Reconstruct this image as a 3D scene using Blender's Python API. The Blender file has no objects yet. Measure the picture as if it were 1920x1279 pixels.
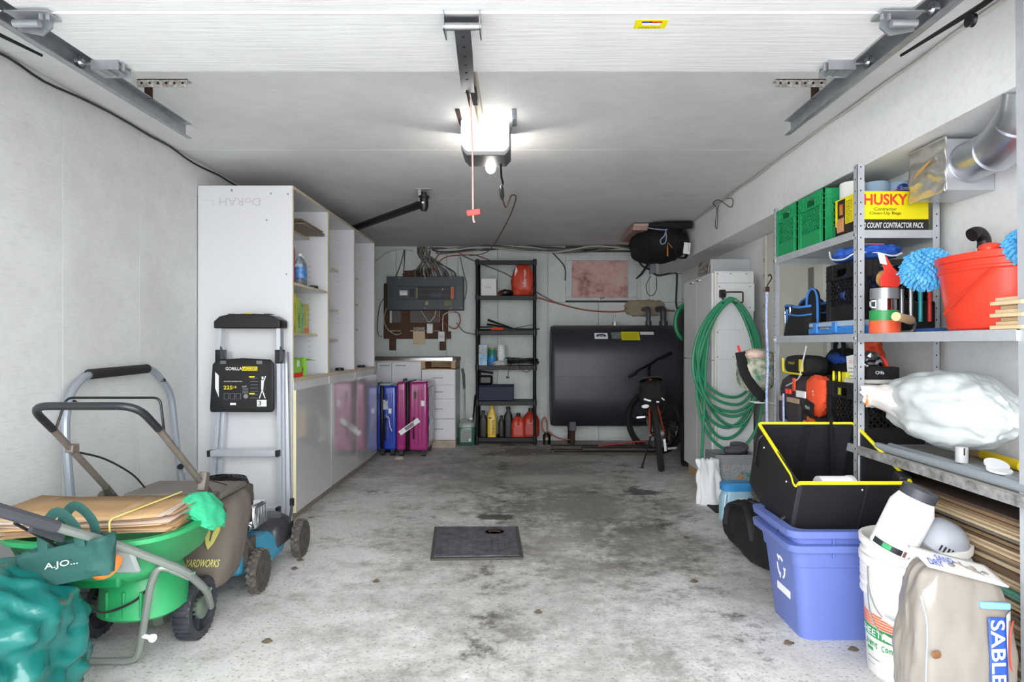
import bpy, bmesh, math, random
from mathutils import Vector, Matrix, noise
random.seed(7)
PI=math.pi
SC=bpy.context.scene
COL=SC.collection
# ---------------------------------------------------------------- camera
# x to the right, y into the garage, z up; eye 1.15 m above the floor
FP=1220.0; HC=1.15; VX=980.0; VY=645.0
cd=bpy.data.cameras.new('camera'); cam=bpy.data.objects.new('camera',cd); COL.objects.link(cam)
cam.location=(0,0,HC); cam.rotation_euler=(PI/2,0,0)
cd.sensor_width=36; cd.lens=FP/1920*36; cd.shift_x=-20/1920; cd.shift_y=5.5/1920
cd.clip_start=.02; SC.camera=cam
# ---------------------------------------------------------------- light
w=bpy.data.worlds.new('overcast'); SC.world=w; w.use_nodes=True
w.node_tree.nodes['Background'].inputs[0].default_value=(.94,.968,1.0,1)
w.node_tree.nodes['Background'].inputs[1].default_value=10.4
SC.view_settings.view_transform='Standard'; SC.view_settings.look='None'
SC.view_settings.gamma=1; SC.view_settings.use_curve_mapping=False
SC.view_settings.exposure=0.0
# ---------------------------------------------------------------- helpers
def lin(h):
    if isinstance(h,str):
        h=h.lstrip('#'); c=[int(h[i:i+2],16)/255 for i in (0,2,4)]
        return [((x+.055)/1.055)**2.4 if x>.04045 else x/12.92 for x in c]+[1]
    return list(h)+[1]
_M={}
def mat(name,col,rough=.5,metal=0,var=0,vs=8,bump=0,bs=60,coat=0,emit=None,es=0,trans=0,alpha=1,stretch=None,spec=.5,col2=None,sss=0):
    """principled material; var = how far noise mixes towards col2 (or a darker tone), bump = fine relief"""
    if name in _M: return _M[name]
    m=bpy.data.materials.new(name); m.use_nodes=True; nt=m.node_tree; b=nt.nodes['Principled BSDF']
    c=lin(col); b.inputs['Base Color'].default_value=c; b.inputs['Roughness'].default_value=rough
    b.inputs['Metallic'].default_value=metal; b.inputs['Coat Weight'].default_value=coat
    b.inputs['Coat Roughness'].default_value=.06
    b.inputs['Transmission Weight'].default_value=trans; b.inputs['Alpha'].default_value=alpha
    b.inputs['Specular IOR Level'].default_value=spec
    if sss: b.inputs['Subsurface Weight'].default_value=sss; b.inputs['Subsurface Radius'].default_value=(.02,.02,.02)
    if emit: b.inputs['Emission Color'].default_value=lin(emit); b.inputs['Emission Strength'].default_value=es
    tc=None
    def coord():
        t=nt.nodes.new('ShaderNodeTexCoord'); mp=nt.nodes.new('ShaderNodeMapping')
        if stretch: mp.inputs['Scale'].default_value=stretch
        nt.links.new(t.outputs['Object'],mp.inputs[0]); return mp
    if var or bump: tc=coord()
    if var:
        n=nt.nodes.new('ShaderNodeTexNoise'); n.inputs['Scale'].default_value=vs; n.inputs['Detail'].default_value=6
        n.inputs['Roughness'].default_value=.65
        nt.links.new(tc.outputs[0],n.inputs[0])
        r=nt.nodes.new('ShaderNodeMapRange'); r.inputs[1].default_value=.35; r.inputs[2].default_value=.7
        r.inputs[3].default_value=0; r.inputs[4].default_value=var
        nt.links.new(n.outputs[0],r.inputs[0])
        mx=nt.nodes.new('ShaderNodeMix'); mx.data_type='RGBA'
        mx.inputs[6].default_value=c; mx.inputs[7].default_value=lin(col2) if col2 else [x*.35 for x in c[:3]]+[1]
        nt.links.new(r.outputs[0],mx.inputs[0]); nt.links.new(mx.outputs[2],b.inputs['Base Color'])
    if bump:
        n=nt.nodes.new('ShaderNodeTexNoise'); n.inputs['Scale'].default_value=bs; n.inputs['Detail'].default_value=4
        nt.links.new(tc.outputs[0],n.inputs[0])
        bp=nt.nodes.new('ShaderNodeBump'); bp.inputs['Strength'].default_value=bump; bp.inputs['Distance'].default_value=.01
        nt.links.new(n.outputs[0],bp.inputs['Height']); nt.links.new(bp.outputs[0],b.inputs['Normal'])
    _M[name]=m; return m
def at(px,py,Y): return Vector(((px-VX)*Y/FP,Y,HC-(py-VY)*Y/FP))   # a sight line met at a given depth
def V(*a): return Vector(a)
class MB:
    def __init__(s): s.v=[];s.f=[]
    def add(s,vs,fs):
        o=len(s.v); s.v+= [Vector(x) for x in vs]; s.f+=[[i+o for i in f] for f in fs]; return s
    def box(s,c,d,R=None):
        c=Vector(c); h=[x/2 for x in d]; vs=[]
        for z in (-1,1):
            for y in (-1,1):
                for x in (-1,1):
                    p=Vector((x*h[0],y*h[1],z*h[2])); vs.append(c+(R@p if R else p))
        return s.add(vs,[(0,2,3,1),(4,5,7,6),(0,1,5,4),(2,6,7,3),(0,4,6,2),(1,3,7,5)])
    def bx(s,x0,x1,y0,y1,z0,z1): return s.box(((x0+x1)/2,(y0+y1)/2,(z0+z1)/2),(abs(x1-x0),abs(y1-y0),abs(z1-z0)))
    def bar(s,p0,p1,wd,t,n):
        p0=Vector(p0);p1=Vector(p1);d=(p1-p0);L=d.length;d.normalize();n=Vector(n).normalized();q=d.cross(n)
        R=Matrix((d,q,n)).transposed(); return s.box((p0+p1)/2,(L,wd,t),R)
    def tube(s,pts,r,seg=8,closed=False,cap=True,flat=None):
        pts=[Vector(p) for p in pts]; n=len(pts); rr=r if isinstance(r,(list,tuple)) else [r]*n
        vs=[];prev=None
        for i,p in enumerate(pts):
            a=pts[(i-1)%n] if (i>0 or closed) else p; b=pts[(i+1)%n] if (i<n-1 or closed) else p
            t=(b-a)
            if t.length<1e-9: t=V(0,0,1)
            t.normalize()
            if prev is None:
                u=V(0,0,1) if abs(t.z)<.9 else V(1,0,0); u=(u-t*u.dot(t)).normalized()
            else:
                u=prev-t*prev.dot(t); u=u.normalized() if u.length>1e-6 else t.orthogonal().normalized()
            prev=u; q=t.cross(u)
            for k in range(seg):
                an=2*PI*k/seg; vs.append(p+(u*math.cos(an)+q*math.sin(an)*(flat or 1))*rr[i])
        fs=[]
        for i in range(n if closed else n-1):
            j=(i+1)%n
            for k in range(seg): fs.append((i*seg+k,i*seg+(k+1)%seg,j*seg+(k+1)%seg,j*seg+k))
        if cap and not closed: fs.append(tuple(range(seg-1,-1,-1))); fs.append(tuple((n-1)*seg+k for k in range(seg)))
        return s.add(vs,fs)
    def cyl(s,p0,p1,r0,r1=None,seg=16): return s.tube([p0,p1],[r0,r0 if r1 is None else r1],seg)
    def lathe(s,prof,seg=24,T=None,sx=1,sy=1,pw=2):
        T=T or Matrix(); vs=[];fs=[];n=len(prof)
        for (r,z) in prof:
            for k in range(seg):
                a=2*PI*k/seg;c,d=math.cos(a),math.sin(a)
                if pw!=2:
                    g=(abs(c)**pw+abs(d)**pw)**(-1/pw); c*=g; d*=g
                vs.append(T@V(r*c*sx,r*d*sy,z))
        for i in range(n-1):
            for k in range(seg): fs.append((i*seg+k,i*seg+(k+1)%seg,(i+1)*seg+(k+1)%seg,(i+1)*seg+k))
        if prof[0][0]>1e-6: fs.append(tuple(range(seg-1,-1,-1)))
        if prof[-1][0]>1e-6: fs.append(tuple((n-1)*seg+k for k in range(seg)))
        return s.add(vs,fs)
    def prism(s,poly,fn,d0,d1):
        """poly of 2-d points lifted by fn(u,v,d) at depths d0 and d1"""
        n=len(poly); vs=[fn(u,v,d0) for u,v in poly]+[fn(u,v,d1) for u,v in poly]
        fs=[tuple(range(n-1,-1,-1)),tuple(range(n,2*n))]+[(i,(i+1)%n,n+(i+1)%n,n+i) for i in range(n)]
        return s.add(vs,fs)
    def grid(s,fn,nu,nv,cu=False,cv=False):
        vs=[fn(i/(nu if cu else nu-1),j/(nv if cv else nv-1)) for i in range(nu) for j in range(nv)]
        fs=[]
        for i in range(nu if cu else nu-1):
            for j in range(nv if cv else nv-1):
                a,b=(i+1)%nu,(j+1)%nv; fs.append((i*nv+j,a*nv+j,a*nv+b,i*nv+b))
        return s.add(vs,fs)
    def blob(s,c,r,amp=0,fr=4,nu=40,nv=24,pw=2,seed=0,fn=None,flat=None):
        c=Vector(c); r=Vector(r)
        def P(u,v):
            a=2*PI*u; b=PI*(v*.998+.001)-PI/2
            d=V(math.cos(b)*math.cos(a),math.cos(b)*math.sin(a),math.sin(b))
            if pw!=2:
                g=(abs(d.x)**pw+abs(d.y)**pw+abs(d.z)**pw)**(-1/pw); d=d*g
            k=1+amp*(noise.noise(d*fr+V(seed,seed*2,0))+.5*noise.noise(d*fr*2.3+V(seed,0,seed)))
            if amp: k+=amp*.5*(1-2*abs(noise.noise(d*fr*1.7+V(0,seed*3,1))))
            p=V(d.x*r.x*k,d.y*r.y*k,d.z*r.z*k)
            if fn: p=fn(p,d)
            if flat is not None and p.z<flat: p.z=flat+(p.z-flat)*.02
            return c+p
        return s.grid(P,nu,nv,cu=True)
_XF={}
def xf(o): return _XF.get(o.name,Matrix()) if o else Matrix()
def tag(o,label=None,cat=None,group=None,kind=None):
    if label: o['label']=label
    if cat: o['category']=cat
    if group: o['group']=group
    if kind: o['kind']=kind
    return o
def thing(name,label,cat,loc=(0,0,0),rot=(0,0,0),group=None):
    o=bpy.data.objects.new(name,None); COL.objects.link(o); o.empty_display_size=.05
    o.location=loc; o.rotation_euler=rot
    from mathutils import Euler
    _XF[o.name]=Matrix.Translation(loc)@Euler(rot).to_matrix().to_4x4()
    return tag(o,label,cat,group)
def place(o,loc,rot=(0,0,0)):
    o.location=loc; o.rotation_euler=rot; return o
def mesh_obj(name,me,m,parent,smooth=None):
    o=bpy.data.objects.new(name,me); COL.objects.link(o)
    if m: me.materials.append(m)
    if parent: o.parent=parent
    return o
def part(mb,name,m,parent=None,smooth=35,bev=0,label=None,kind=None,solid=0,sub=0,org=None):
    """link the collected shapes as ONE mesh object; coordinates are world ones at the parent's build place"""
    vs=mb.v; M0=Matrix()
    if parent is not None:
        # parents that are meshes keep their own origin
        M0=xf(parent)
        inv=M0.inverted(); vs=[inv@p for p in vs]
        loc=None
    lo=Vector((min(p.x for p in vs),min(p.y for p in vs),min(p.z for p in vs)))
    hi=Vector((max(p.x for p in vs),max(p.y for p in vs),max(p.z for p in vs)))
    base=Vector(org) if org is not None else Vector(((lo.x+hi.x)/2,(lo.y+hi.y)/2,lo.z))
    me=bpy.data.meshes.new(name); me.from_pydata([tuple(p-base) for p in vs],[],mb.f); me.validate(); me.update()
    bm=bmesh.new(); bm.from_mesh(me); bmesh.ops.recalc_face_normals(bm,faces=bm.faces); bm.to_mesh(me); bm.free()
    if smooth:
        for p in me.polygons: p.use_smooth=True
        me.set_sharp_from_angle(angle=math.radians(smooth))
    o=mesh_obj(name,me,m,parent); o.location=base
    _XF[o.name]=M0@Matrix.Translation(base)
    if solid:
        s=o.modifiers.new('solid','SOLIDIFY'); s.thickness=solid; s.offset=0
    if bev:
        b=o.modifiers.new('bevel','BEVEL'); b.width=bev; b.segments=2; b.limit_method='ANGLE'; b.angle_limit=math.radians(40)
    if sub:
        b=o.modifiers.new('sub','SUBSURF'); b.levels=sub; b.render_levels=sub
    return tag(o,label,kind=kind)
def solo(mb,name,m,label,cat,group=None,**k):
    o=part(mb,name,m,None,**k); return tag(o,label,cat,group)
def struct(mb,name,m,**k):
    k.setdefault('org',(0,0,0)); o=part(mb,name,m,None,**k); o['kind']='structure'; return o
def copy_tree(o,parent=None):
    c=o.copy(); COL.objects.link(c)
    if parent: c.parent=parent
    for ch in list(o.children): copy_tree(ch,c)
    return c
def box(name,m,parent,x0,x1,y0,y1,z0,z1,bev=.002,**k): return part(MB().bx(x0,x1,y0,y1,z0,z1),name,m,parent,bev=bev,**k)
def text(s,c,right,up,wd,ht,m,parent,name='lettering',shear=0,th=.0006,off=0):
    """flat raised lettering fitted into wd x ht, centred at c"""
    cu=bpy.data.curves.new('t','FONT'); cu.body=s; cu.size=1; cu.align_x='LEFT'; cu.shear=shear; cu.offset=off; cu.resolution_u=3
    ob=bpy.data.objects.new('t',cu); COL.objects.link(ob)
    bpy.context.view_layer.update()
    me=bpy.data.meshes.new_from_object(ob); bpy.data.objects.remove(ob); bpy.data.curves.remove(cu)
    xs=[v.co.x for v in me.vertices]; ys=[v.co.y for v in me.vertices]
    x0,x1,y0,y1=min(xs),max(xs),min(ys),max(ys)
    right=Vector(right).normalized(); up=Vector(up).normalized(); n=right.cross(up); c=Vector(c)
    mb=MB(); mb.v=[c+right*((v.co.x-x0)/(x1-x0)-.5)*wd+up*((v.co.y-y0)/(y1-y0)-.5)*ht+n*th for v in me.vertices]
    mb.f=[list(p.vertices) for p in me.polygons]; bpy.data.meshes.remove(me)
    o=part_raw(mb,name,m,parent); return o
def part_raw(mb,name,m,parent):
    M0=xf(parent); inv=M0.inverted(); vs=[inv@p for p in mb.v]
    me=bpy.data.meshes.new(name); base=sum(vs,Vector())/len(vs)
    me.from_pydata([tuple(p-base) for p in vs],[],mb.f); me.update()
    o=mesh_obj(name,me,m,parent); o.location=base; _XF[o.name]=M0@Matrix.Translation(base); return o
def card(name,m,parent,c,right,up,wd,ht,th=.0012):
    """thin sticker"""
    right=Vector(right).normalized(); up=Vector(up).normalized(); n=right.cross(up); R=Matrix((right,up,n)).transposed()
    return part(MB().box(Vector(c)+n*th/2,(wd,ht,th),R),name,m,parent,smooth=0)
def spline(pts,n=8):
    pts=[Vector(p) for p in pts]; out=[]
    for i in range(len(pts)-1):
        a=pts[max(i-1,0)];b=pts[i];c=pts[i+1];d=pts[min(i+2,len(pts)-1)]
        for k in range(n):
            t=k/n; out.append(.5*((2*b)+(c-a)*t+(2*a-5*b+4*c-d)*t*t+(3*b-a-3*c+d)*t**3))
    out.append(pts[-1]); return out
def rounded(pts,r=.05,n=5):
    """polyline with its inner corners rounded"""
    pts=[Vector(p) for p in pts]; out=[pts[0]]
    for i in range(1,len(pts)-1):
        a,b,c=pts[i-1],pts[i],pts[i+1]; d0=(a-b);d1=(c-b); k=min(r,d0.length*.45,d1.length*.45)
        p=b+d0.normalized()*k;q=b+d1.normalized()*k
        for j in range(n+1):
            t=j/n; out.append(p*(1-t)**2+b*2*t*(1-t)+q*t*t)
    out.append(pts[-1]); return out
def TR(c,rx=0,ry=0,rz=0): return Matrix.Translation(c)@Matrix.Rotation(rz,4,'Z')@Matrix.Rotation(ry,4,'Y')@Matrix.Rotation(rx,4,'X')
def xform(mb,T,i0=0):
    for i in range(i0,len(mb.v)): mb.v[i]=T@mb.v[i]
    return mb
ORD=['topmost','second','third','fourth','fifth','sixth','seventh','eighth','ninth','tenth','eleventh','twelfth','thirteenth','fourteenth','fifteenth','sixteenth','seventeenth','eighteenth','nineteenth','twentieth']
ORD+=['twenty-first']+['twenty-'+o for o in ORD[1:9]]+['thirtieth','thirty-first']+['thirty-'+o for o in ORD[1:9]]+['fortieth','forty-first']+['forty-'+o for o in ORD[1:9]]+['fiftieth','fifty-first']+['fifty-'+o for o in ORD[1:9]]
def from_top(i): return 'topmost' if i==0 else ORD[i]+' from the top'
X_,Y_,Z_=V(1,0,0),V(0,1,0),V(0,0,1)
# ---------------------------------------------------------------- shared materials
white=mat('white_melamine','#dcdcde',.35); gloss=mat('gloss_white','#cfcecf',.05,coat=1)
edge=mat('chipboard_edge','#d6c8ad',.6,var=.3,vs=30); black=mat('black_plastic','#141416',.4)
blackm=mat('black_metal','#17171a',.35,.3); rubber=mat('rubber','#1b1c1f',.75,var=.5,vs=30,col2='#4a4844')
steel=mat('steel','#b9bcc0',.3,1,var=.3,vs=25); galv=mat('galvanized','#b0b4b8',.4,.7,var=.4,vs=18,col2='#74777a')
chrome=mat('chrome','#d8dadd',.12,1); alu=mat('aluminium','#ced2d9',.35,.55)
shelfm=mat('shelf_metal','#c3c7cc',.45,.25,var=.2,vs=20); greym=mat('grey_paint_metal','#8f979e',.4,.3)
darkwood=mat('dark_wood','#5a3d28',.75,var=.7,vs=14,stretch=(1,1,6)); wood=mat('light_wood','#c9a67c',.6,var=.4,vs=12,stretch=(1,6,1))
rust=mat('rusted_steel','#4a3228',.8,.3,var=.6,vs=30,col2='#1d1512')
paper=mat('white_paper','#ececea',.7); ink=mat('black_ink','#131313',.6); wink=mat('white_ink','#f2f2f2',.6)
yellow=mat('yellow_print','#f4e300',.5); red=mat('red_print','#e2382a',.5); blueink=mat('blue_ink','#2a4fb0',.5)
greenink=mat('green_ink','#2c8a4c',.5); greyp=mat('grey_print','#8a8c90',.6); clothblack=mat('black_cloth','#121214',.85,bump=.2,bs=200)
orange=mat('orange_plastic','#e8572f',.4); card_=mat('cardboard','#b08a5e',.8,var=.3,vs=20)
cablegrey=mat('cable_grey','#77756f',.6); cableblack=mat('cable_black','#1a1a1b',.5); cablered=mat('cable_red','#a8493c',.6); cablewhite=mat('cable_white','#c9c6bd',.6)
# ================================================================ structure
CE=2.325; XL=-2.08; XR=1.89; YB=7.75
def floor_mat():
    m=bpy.data.materials.new('concrete_floor'); m.use_nodes=True; nt=m.node_tree; b=nt.nodes['Principled BSDF']
    L=nt.links.new; N=nt.nodes.new
    tc=N('ShaderNodeTexCoord')
    def nz(s,det=6,rg=.6):
        n=N('ShaderNodeTexNoise'); n.inputs['Scale'].default_value=s; n.inputs['Detail'].default_value=det; n.inputs['Roughness'].default_value=rg
        L(tc.outputs['Object'],n.inputs[0]); return n.outputs[0]
    def mr(x,a,bb,c,d):
        r=N('ShaderNodeMapRange'); r.inputs[1].default_value=a; r.inputs[2].default_value=bb; r.inputs[3].default_value=c; r.inputs[4].default_value=d
        L(x,r.inputs[0]); return r.outputs[0]
    def mix(f,a,c):
        x=N('ShaderNodeMix'); x.data_type='RGBA'; L(f,x.inputs[0])
        for k,q in ((6,a),(7,c)):
            if isinstance(q,list): x.inputs[k].default_value=q
            else: L(q,x.inputs[k])
        return x.outputs[2]
    def math_(op,a,c):
        x=N('ShaderNodeMath'); x.operation=op
        for k,q in ((0,a),(1,c)):
            if isinstance(q,(int,float)): x.inputs[k].default_value=q
            else: L(q,x.inputs[k])
        x.use_clamp=True; return x.outputs[0]
    c=mix(mr(nz(1.3,8,.7),.35,.65,0,1),lin('#dfddda'),lin('#c6c4c1'))
    c=mix(mr(nz(9,8,.75),.5,.8,0,.5),c,lin('#97938b'))
    c=mix(mr(nz(70,3,.6),.56,.68,0,.65),c,lin('#6d685f'))      # aggregate specks
    c=mix(mr(nz(45,3,.6),.60,.72,0,.7),c,lin('#dedbd4'))
    # oil and water stains, each with a place and an outline of its own
    sep=N('ShaderNodeSeparateXYZ'); L(tc.outputs['Object'],sep.inputs[0])
    nn=nz(3.2,9,.75); n2=nz(14,6,.7)
    def stain(x,y,rx,ry,col,amt,edge=.5):
        nonlocal c
        dx=math_('MULTIPLY',math_('ABSOLUTE',N_sub(sep.outputs[0],x),0),1/rx); dy=math_('MULTIPLY',math_('ABSOLUTE',N_sub(sep.outputs[1],y),0),1/ry)
        h=N('ShaderNodeMath'); h.operation='POWER'; L(dx,h.inputs[0]); h.inputs[1].default_value=2
        h2=N('ShaderNodeMath'); h2.operation='POWER'; L(dy,h2.inputs[0]); h2.inputs[1].default_value=2
        d=N('ShaderNodeMath'); d.operation='ADD'; L(h.outputs[0],d.inputs[0]); L(h2.outputs[0],d.inputs[1])
        e=N('ShaderNodeMath'); e.operation='ADD'; L(d.outputs[0],e.inputs[0]); L(mr(nn,.3,.7,-.45,.55),e.inputs[1])
        e2=N('ShaderNodeMath'); e2.operation='ADD'; L(e.outputs[0],e2.inputs[0]); L(mr(n2,.3,.7,-.3,.3),e2.inputs[1])
        c=mix(mr(e2.outputs[0],1-edge,1,amt,0),c,lin(col))
    def N_sub(a,v):
        x=N('ShaderNodeMath'); x.operation='SUBTRACT'; L(a,x.inputs[0]); x.inputs[1].default_value=v; return x.outputs[0]
    stain(.0,5.9,1.4,1.5,'#5f5b55',.62,.9); stain(.45,4.6,.95,.75,'#57534d',.6,.8)
    stain(.75,3.75,.5,.6,'#4f4b46',.62,.8); stain(-.25,3.75,.75,.55,'#77726a',.4,.8)
    stain(-.18,4.32,.15,.09,'#3f3b36',.85,.4); stain(.91,5.05,.17,.12,'#2f2c29',.8,.4); stain(.0,6.9,.5,.35,'#45413c',.6,.6)
    stain(.3,6.55,.7,.25,'#b9b6b0',.55,.7); stain(.25,5.55,.5,.2,'#cfccc6',.5,.8)
    stain(1.0,3.1,.25,.5,'#6a665f',.4,.8); stain(.35,3.3,.3,.25,'#57534d',.35,.8)
    L(c,b.inputs['Base Color']); b.inputs['Roughness'].default_value=.8; b.inputs['Specular IOR Level'].default_value=.3
    bp=N('ShaderNodeBump'); bp.inputs['Strength'].default_value=.35; bp.inputs['Distance'].default_value=.006
    L(nz(55,5,.7),bp.inputs['Height']); L(bp.outputs[0],b.inputs['Normal']); return m
struct(MB().bx(XL-.05,XR+.05,.2,YB+.05,-.1,0),'floor',floor_mat(),smooth=0)
struct(MB().bx(-15,15,-20,.2,-.14,-.02),'driveway',mat('driveway_concrete','#c8c8c8',.9,var=.3,vs=6),smooth=0)
def wall_mat(name,c1,c2,dirt,grain=(1,1,1),gs=90,gb=.25,dots=0,ds=.55):
    m=bpy.data.materials.new(name); m.use_nodes=True; nt=m.node_tree; b=nt.nodes['Principled BSDF']; L=nt.links.new; N=nt.nodes.new
    tc=N('ShaderNodeTexCoord'); mp=N('ShaderNodeMapping'); mp.inputs['Scale'].default_value=grain; L(tc.outputs['Object'],mp.inputs[0])
    def nz(s,src,det=5,rg=.6):
        n=N('ShaderNodeTexNoise'); n.inputs['Scale'].default_value=s; n.inputs['Detail'].default_value=det; n.inputs['Roughness'].default_value=rg; L(src,n.inputs[0]); return n.outputs[0]
    def mr(x,a,bb,c,d):
        r=N('ShaderNodeMapRange'); r.inputs[1].default_value=a; r.inputs[2].default_value=bb; r.inputs[3].default_value=c; r.inputs[4].default_value=d; L(x,r.inputs[0]); return r.outputs[0]
    def mix(f,a,c):
        x=N('ShaderNodeMix'); x.data_type='RGBA'; L(f,x.inputs[0])
        for k,q in ((6,a),(7,c)):
            if isinstance(q,list): x.inputs[k].default_value=q
            else: L(q,x.inputs[k])
        return x.outputs[2]
    c=mix(mr(nz(1.7,tc.outputs['Object'],7,.7),.4,.65,0,1),lin(c1),lin(c2))
    g=nz(gs,mp.outputs[0],4,.6); c=mix(mr(g,.5,.75,0,.22),c,lin(dirt))
    if dots:
        v=N('ShaderNodeTexVoronoi'); v.inputs['Scale'].default_value=dots; v.inputs['Randomness'].default_value=ds; L(tc.outputs['Object'],v.inputs[0])
        c=mix(mr(v.outputs[0],.16,.24,.5,0),c,lin('#6d6f6c'))
    sp=nz(7,tc.outputs['Object'],9,.8); c=mix(mr(sp,.68,.74,0,.6),c,lin(dirt))
    L(c,b.inputs['Base Color']); b.inputs['Roughness'].default_value=.6
    bp=N('ShaderNodeBump'); bp.inputs['Strength'].default_value=gb; bp.inputs['Distance'].default_value=.004; L(g,bp.inputs['Height']); L(bp.outputs[0],b.inputs['Normal'])
    return m
lw=wall_mat('painted_board','#d9dad9','#cacbc9','#a9a69d',(1,.25,1.5),70,.5)
cw=wall_mat('ceiling_board','#e6e6e6','#dadada','#bababa',(.12,1,1),60,.3)
bw=wall_mat('perforated_board','#dadfdd','#c8cecc','#93928a',(1,1,1.6),110,.4,dots=85,ds=.5)
rw=wall_mat('painted_block','#f6f6f6','#eeeeee','#c9c7c3',(1,1,1),40,.25)
gapm=mat('dark_gap','#4a4845',.9); bodyw=mat('wall_core','#8f8d89',.9)
# ceiling: joists side above, boards below as pieces
ceil=struct(MB().bx(XL-.1,XR+.1,-.1,YB+.1,CE,CE+.12),'ceiling',mat('ceiling_core','#bdbcba',.9),smooth=0)
ys=[-.1,1.30,2.60,3.906,5.21,6.52,YB]
for a,b_ in zip(ys,ys[1:]): box('ceiling_board',cw,ceil,XL,XR,a+.0015,b_-.0015,CE-.010,CE,bev=.0015)
# left wall and boards
wl=struct(MB().bx(XL-.12,XL,-.1,YB+.1,0,CE),'wall_left',bodyw,smooth=0)
y=-.1
for e in [.55,1.15,1.74,2.33,2.93,3.52,4.12,4.72,5.32,5.92,6.52,7.12,YB]:
    box('wall_board',lw,wl,XL,XL+.008,y+.0012,e-.0012,0.0,CE-.012,bev=.0012); y=e
wr=struct(MB().bx(XR,XR+.12,-.1,YB+.1,0,CE),'wall_right',rw,smooth=0)
# back wall with boards around the insulated window
wb=struct(MB().bx(XL-.1,XR+.1,YB,YB+.12,0,CE),'wall_back',gapm,smooth=0)
wx0,wx1,wz0,wz1=.508,1.355,1.665,2.205      # window opening
xs=[XL+.009,-1.506,-.902,-.298,.298,.902,1.506,XR-.001]
g=.0035
for i,(a,b_) in enumerate(zip(xs,xs[1:])):
    if i<4: zz=[(0,CE-.012)]
    elif i==4: zz=[(0,wz0-.02),(wz0-.02,CE-.012)]
    elif i==5: zz=[(0,.88),(.88,wz0-.02),(wz1+.06,CE-.012)]
    else: zz=[(0,.88),(.88,wz0-.02),(wz0-.02,1.98),(1.98,CE-.012)]
    for (z0,z1) in zz:
        xa,xb=a+g/2,b_-g/2
        if i==4 and z0>1: xb=wx0
        if i==6 and z0>1.6: xa=wx1+.002 if wx1>a else xa
        box('wall_board',bw,wb,xa,xb,YB-.012,YB,z0+g/2,z1-g/2,bev=.0015)
if True: box('wall_board',bw,wb,wx1+.002,1.506-g/2,YB-.012,YB,wz0-.02+g/2,CE-.014,bev=.0015)
# torn hole above the panel with old brown filling
def hole(u,v):
    a=2*PI*u; r=v*(1+.45*noise.noise(V(math.cos(a)*2,math.sin(a)*2,3.1)))
    return V(-1.19+.26*r*math.cos(a)*(1 if math.cos(a)<0 else .5),YB-.013-.02*(1-v)-.006*noise.noise(V(u*9,v*9,0)),1.985+.055*r*math.sin(a)+.045*v*max(0,math.cos(a)))
part(MB().grid(hole,40,8,cu=True),'torn_hole',mat('old_filling','#6b4b38',.95,var=.8,vs=40,col2='#2a1d16'),wb)
# right beam
bt=struct(MB().bx(1.614,XR,-.1,4.058,1.994,CE-.01),'trim_1',rw,smooth=0,bev=.004)
bt=struct(MB().bx(1.618,XR,4.062,YB-.012,1.99,CE-.01),'trim_2',rw,smooth=0,bev=.004)
# front wall around the open doorway (behind the eye)
fw=mat('front_wall','#d8d6d2',.8)
f=MB().bx(XL-.1,-1.66,0.20,.34,0,CE); f.bx(1.3,XR+.1,0.20,.34,0,CE); f.bx(-1.66,1.3,0.20,.34,2.12,CE); struct(f,'wall_front',fw,smooth=0)
# door in the right wall, cream, seen through the shelves
cream=mat('cream_paint','#dedbd0',.5,var=.08,vs=4)
d=struct(MB().bx(1.872,XR,4.12,5.0,0.0,1.985),'door_1',cream,smooth=0,bev=.003)
box('door_frame',cream,d,1.865,XR,5.0,5.06,0,1.985); box('door_frame',cream,d,1.865,XR,4.04,4.12,0,1.985)
for k in range(14): box('strike_slot',ink,d,1.8638,1.866,5.028,5.036,.25+.118*k,.275+.118*k,bev=0)
# window in the back wall, stuffed with insulation
ins=bpy.data.materials.new('insulation'); ins.use_nodes=True
nt=ins.node_tree; b=nt.nodes['Principled BSDF']; tc=nt.nodes.new('ShaderNodeTexCoord'); n1=nt.nodes.new('ShaderNodeTexNoise'); n1.inputs['Scale'].default_value=5; n1.inputs['Detail'].default_value=9; n1.inputs['Roughness'].default_value=.7
cr=nt.nodes.new('ShaderNodeValToRGB'); nt.links.new(tc.outputs['Object'],n1.inputs[0]); nt.links.new(n1.outputs[0],cr.inputs[0]); nt.links.new(cr.outputs[0],b.inputs['Base Color'])
e=cr.color_ramp.elements; e[0].position=.32; e[0].color=lin('#7d5f57'); e[1].position=.68; e[1].color=lin('#cfc3ad')
for p,c in ((.44,'#c79a93'),(.55,'#d7b3a8')): q=e.new(p); q.color=lin(c)
b.inputs['Roughness'].default_value=.95
wn=struct(MB().grid(lambda u,v:V(.585+u*(1.247-.585),YB-.016-.012*noise.noise(V(u*7,v*4,2)),1.70+v*(2.14-1.70)),44,24),'window_1',ins)
fm=mat('window_frame_paint','#cdd0cf',.5,var=.3,vs=20,col2='#8d8f8d')
for (a,c,z0,z1) in ((wx0,wx1,2.14,wz1),(wx0,wx1,wz0,1.70),(wx0,.585,1.70,2.14),(1.247,wx1,1.70,2.14)):
    box('window_frame',fm,wn,a,c,YB-.045,YB,z0,z1,bev=.004)
box('window_frame',fm,wn,wx0-.03,wx1+.03,YB-.022,YB-.012,wz1,wz1+.035); box('window_frame',fm,wn,wx1,wx1+.05,YB-.022,YB-.012,wz0,wz1)
part(MB().tube([V(.905,YB-.055,1.675),V(.925,YB-.075,1.69),V(.965,YB-.06,1.70)],.009,8).cyl(V(.905,YB-.045,1.675),V(.905,YB-.068,1.675),.014),'window_latch',galv,wn)
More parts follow.
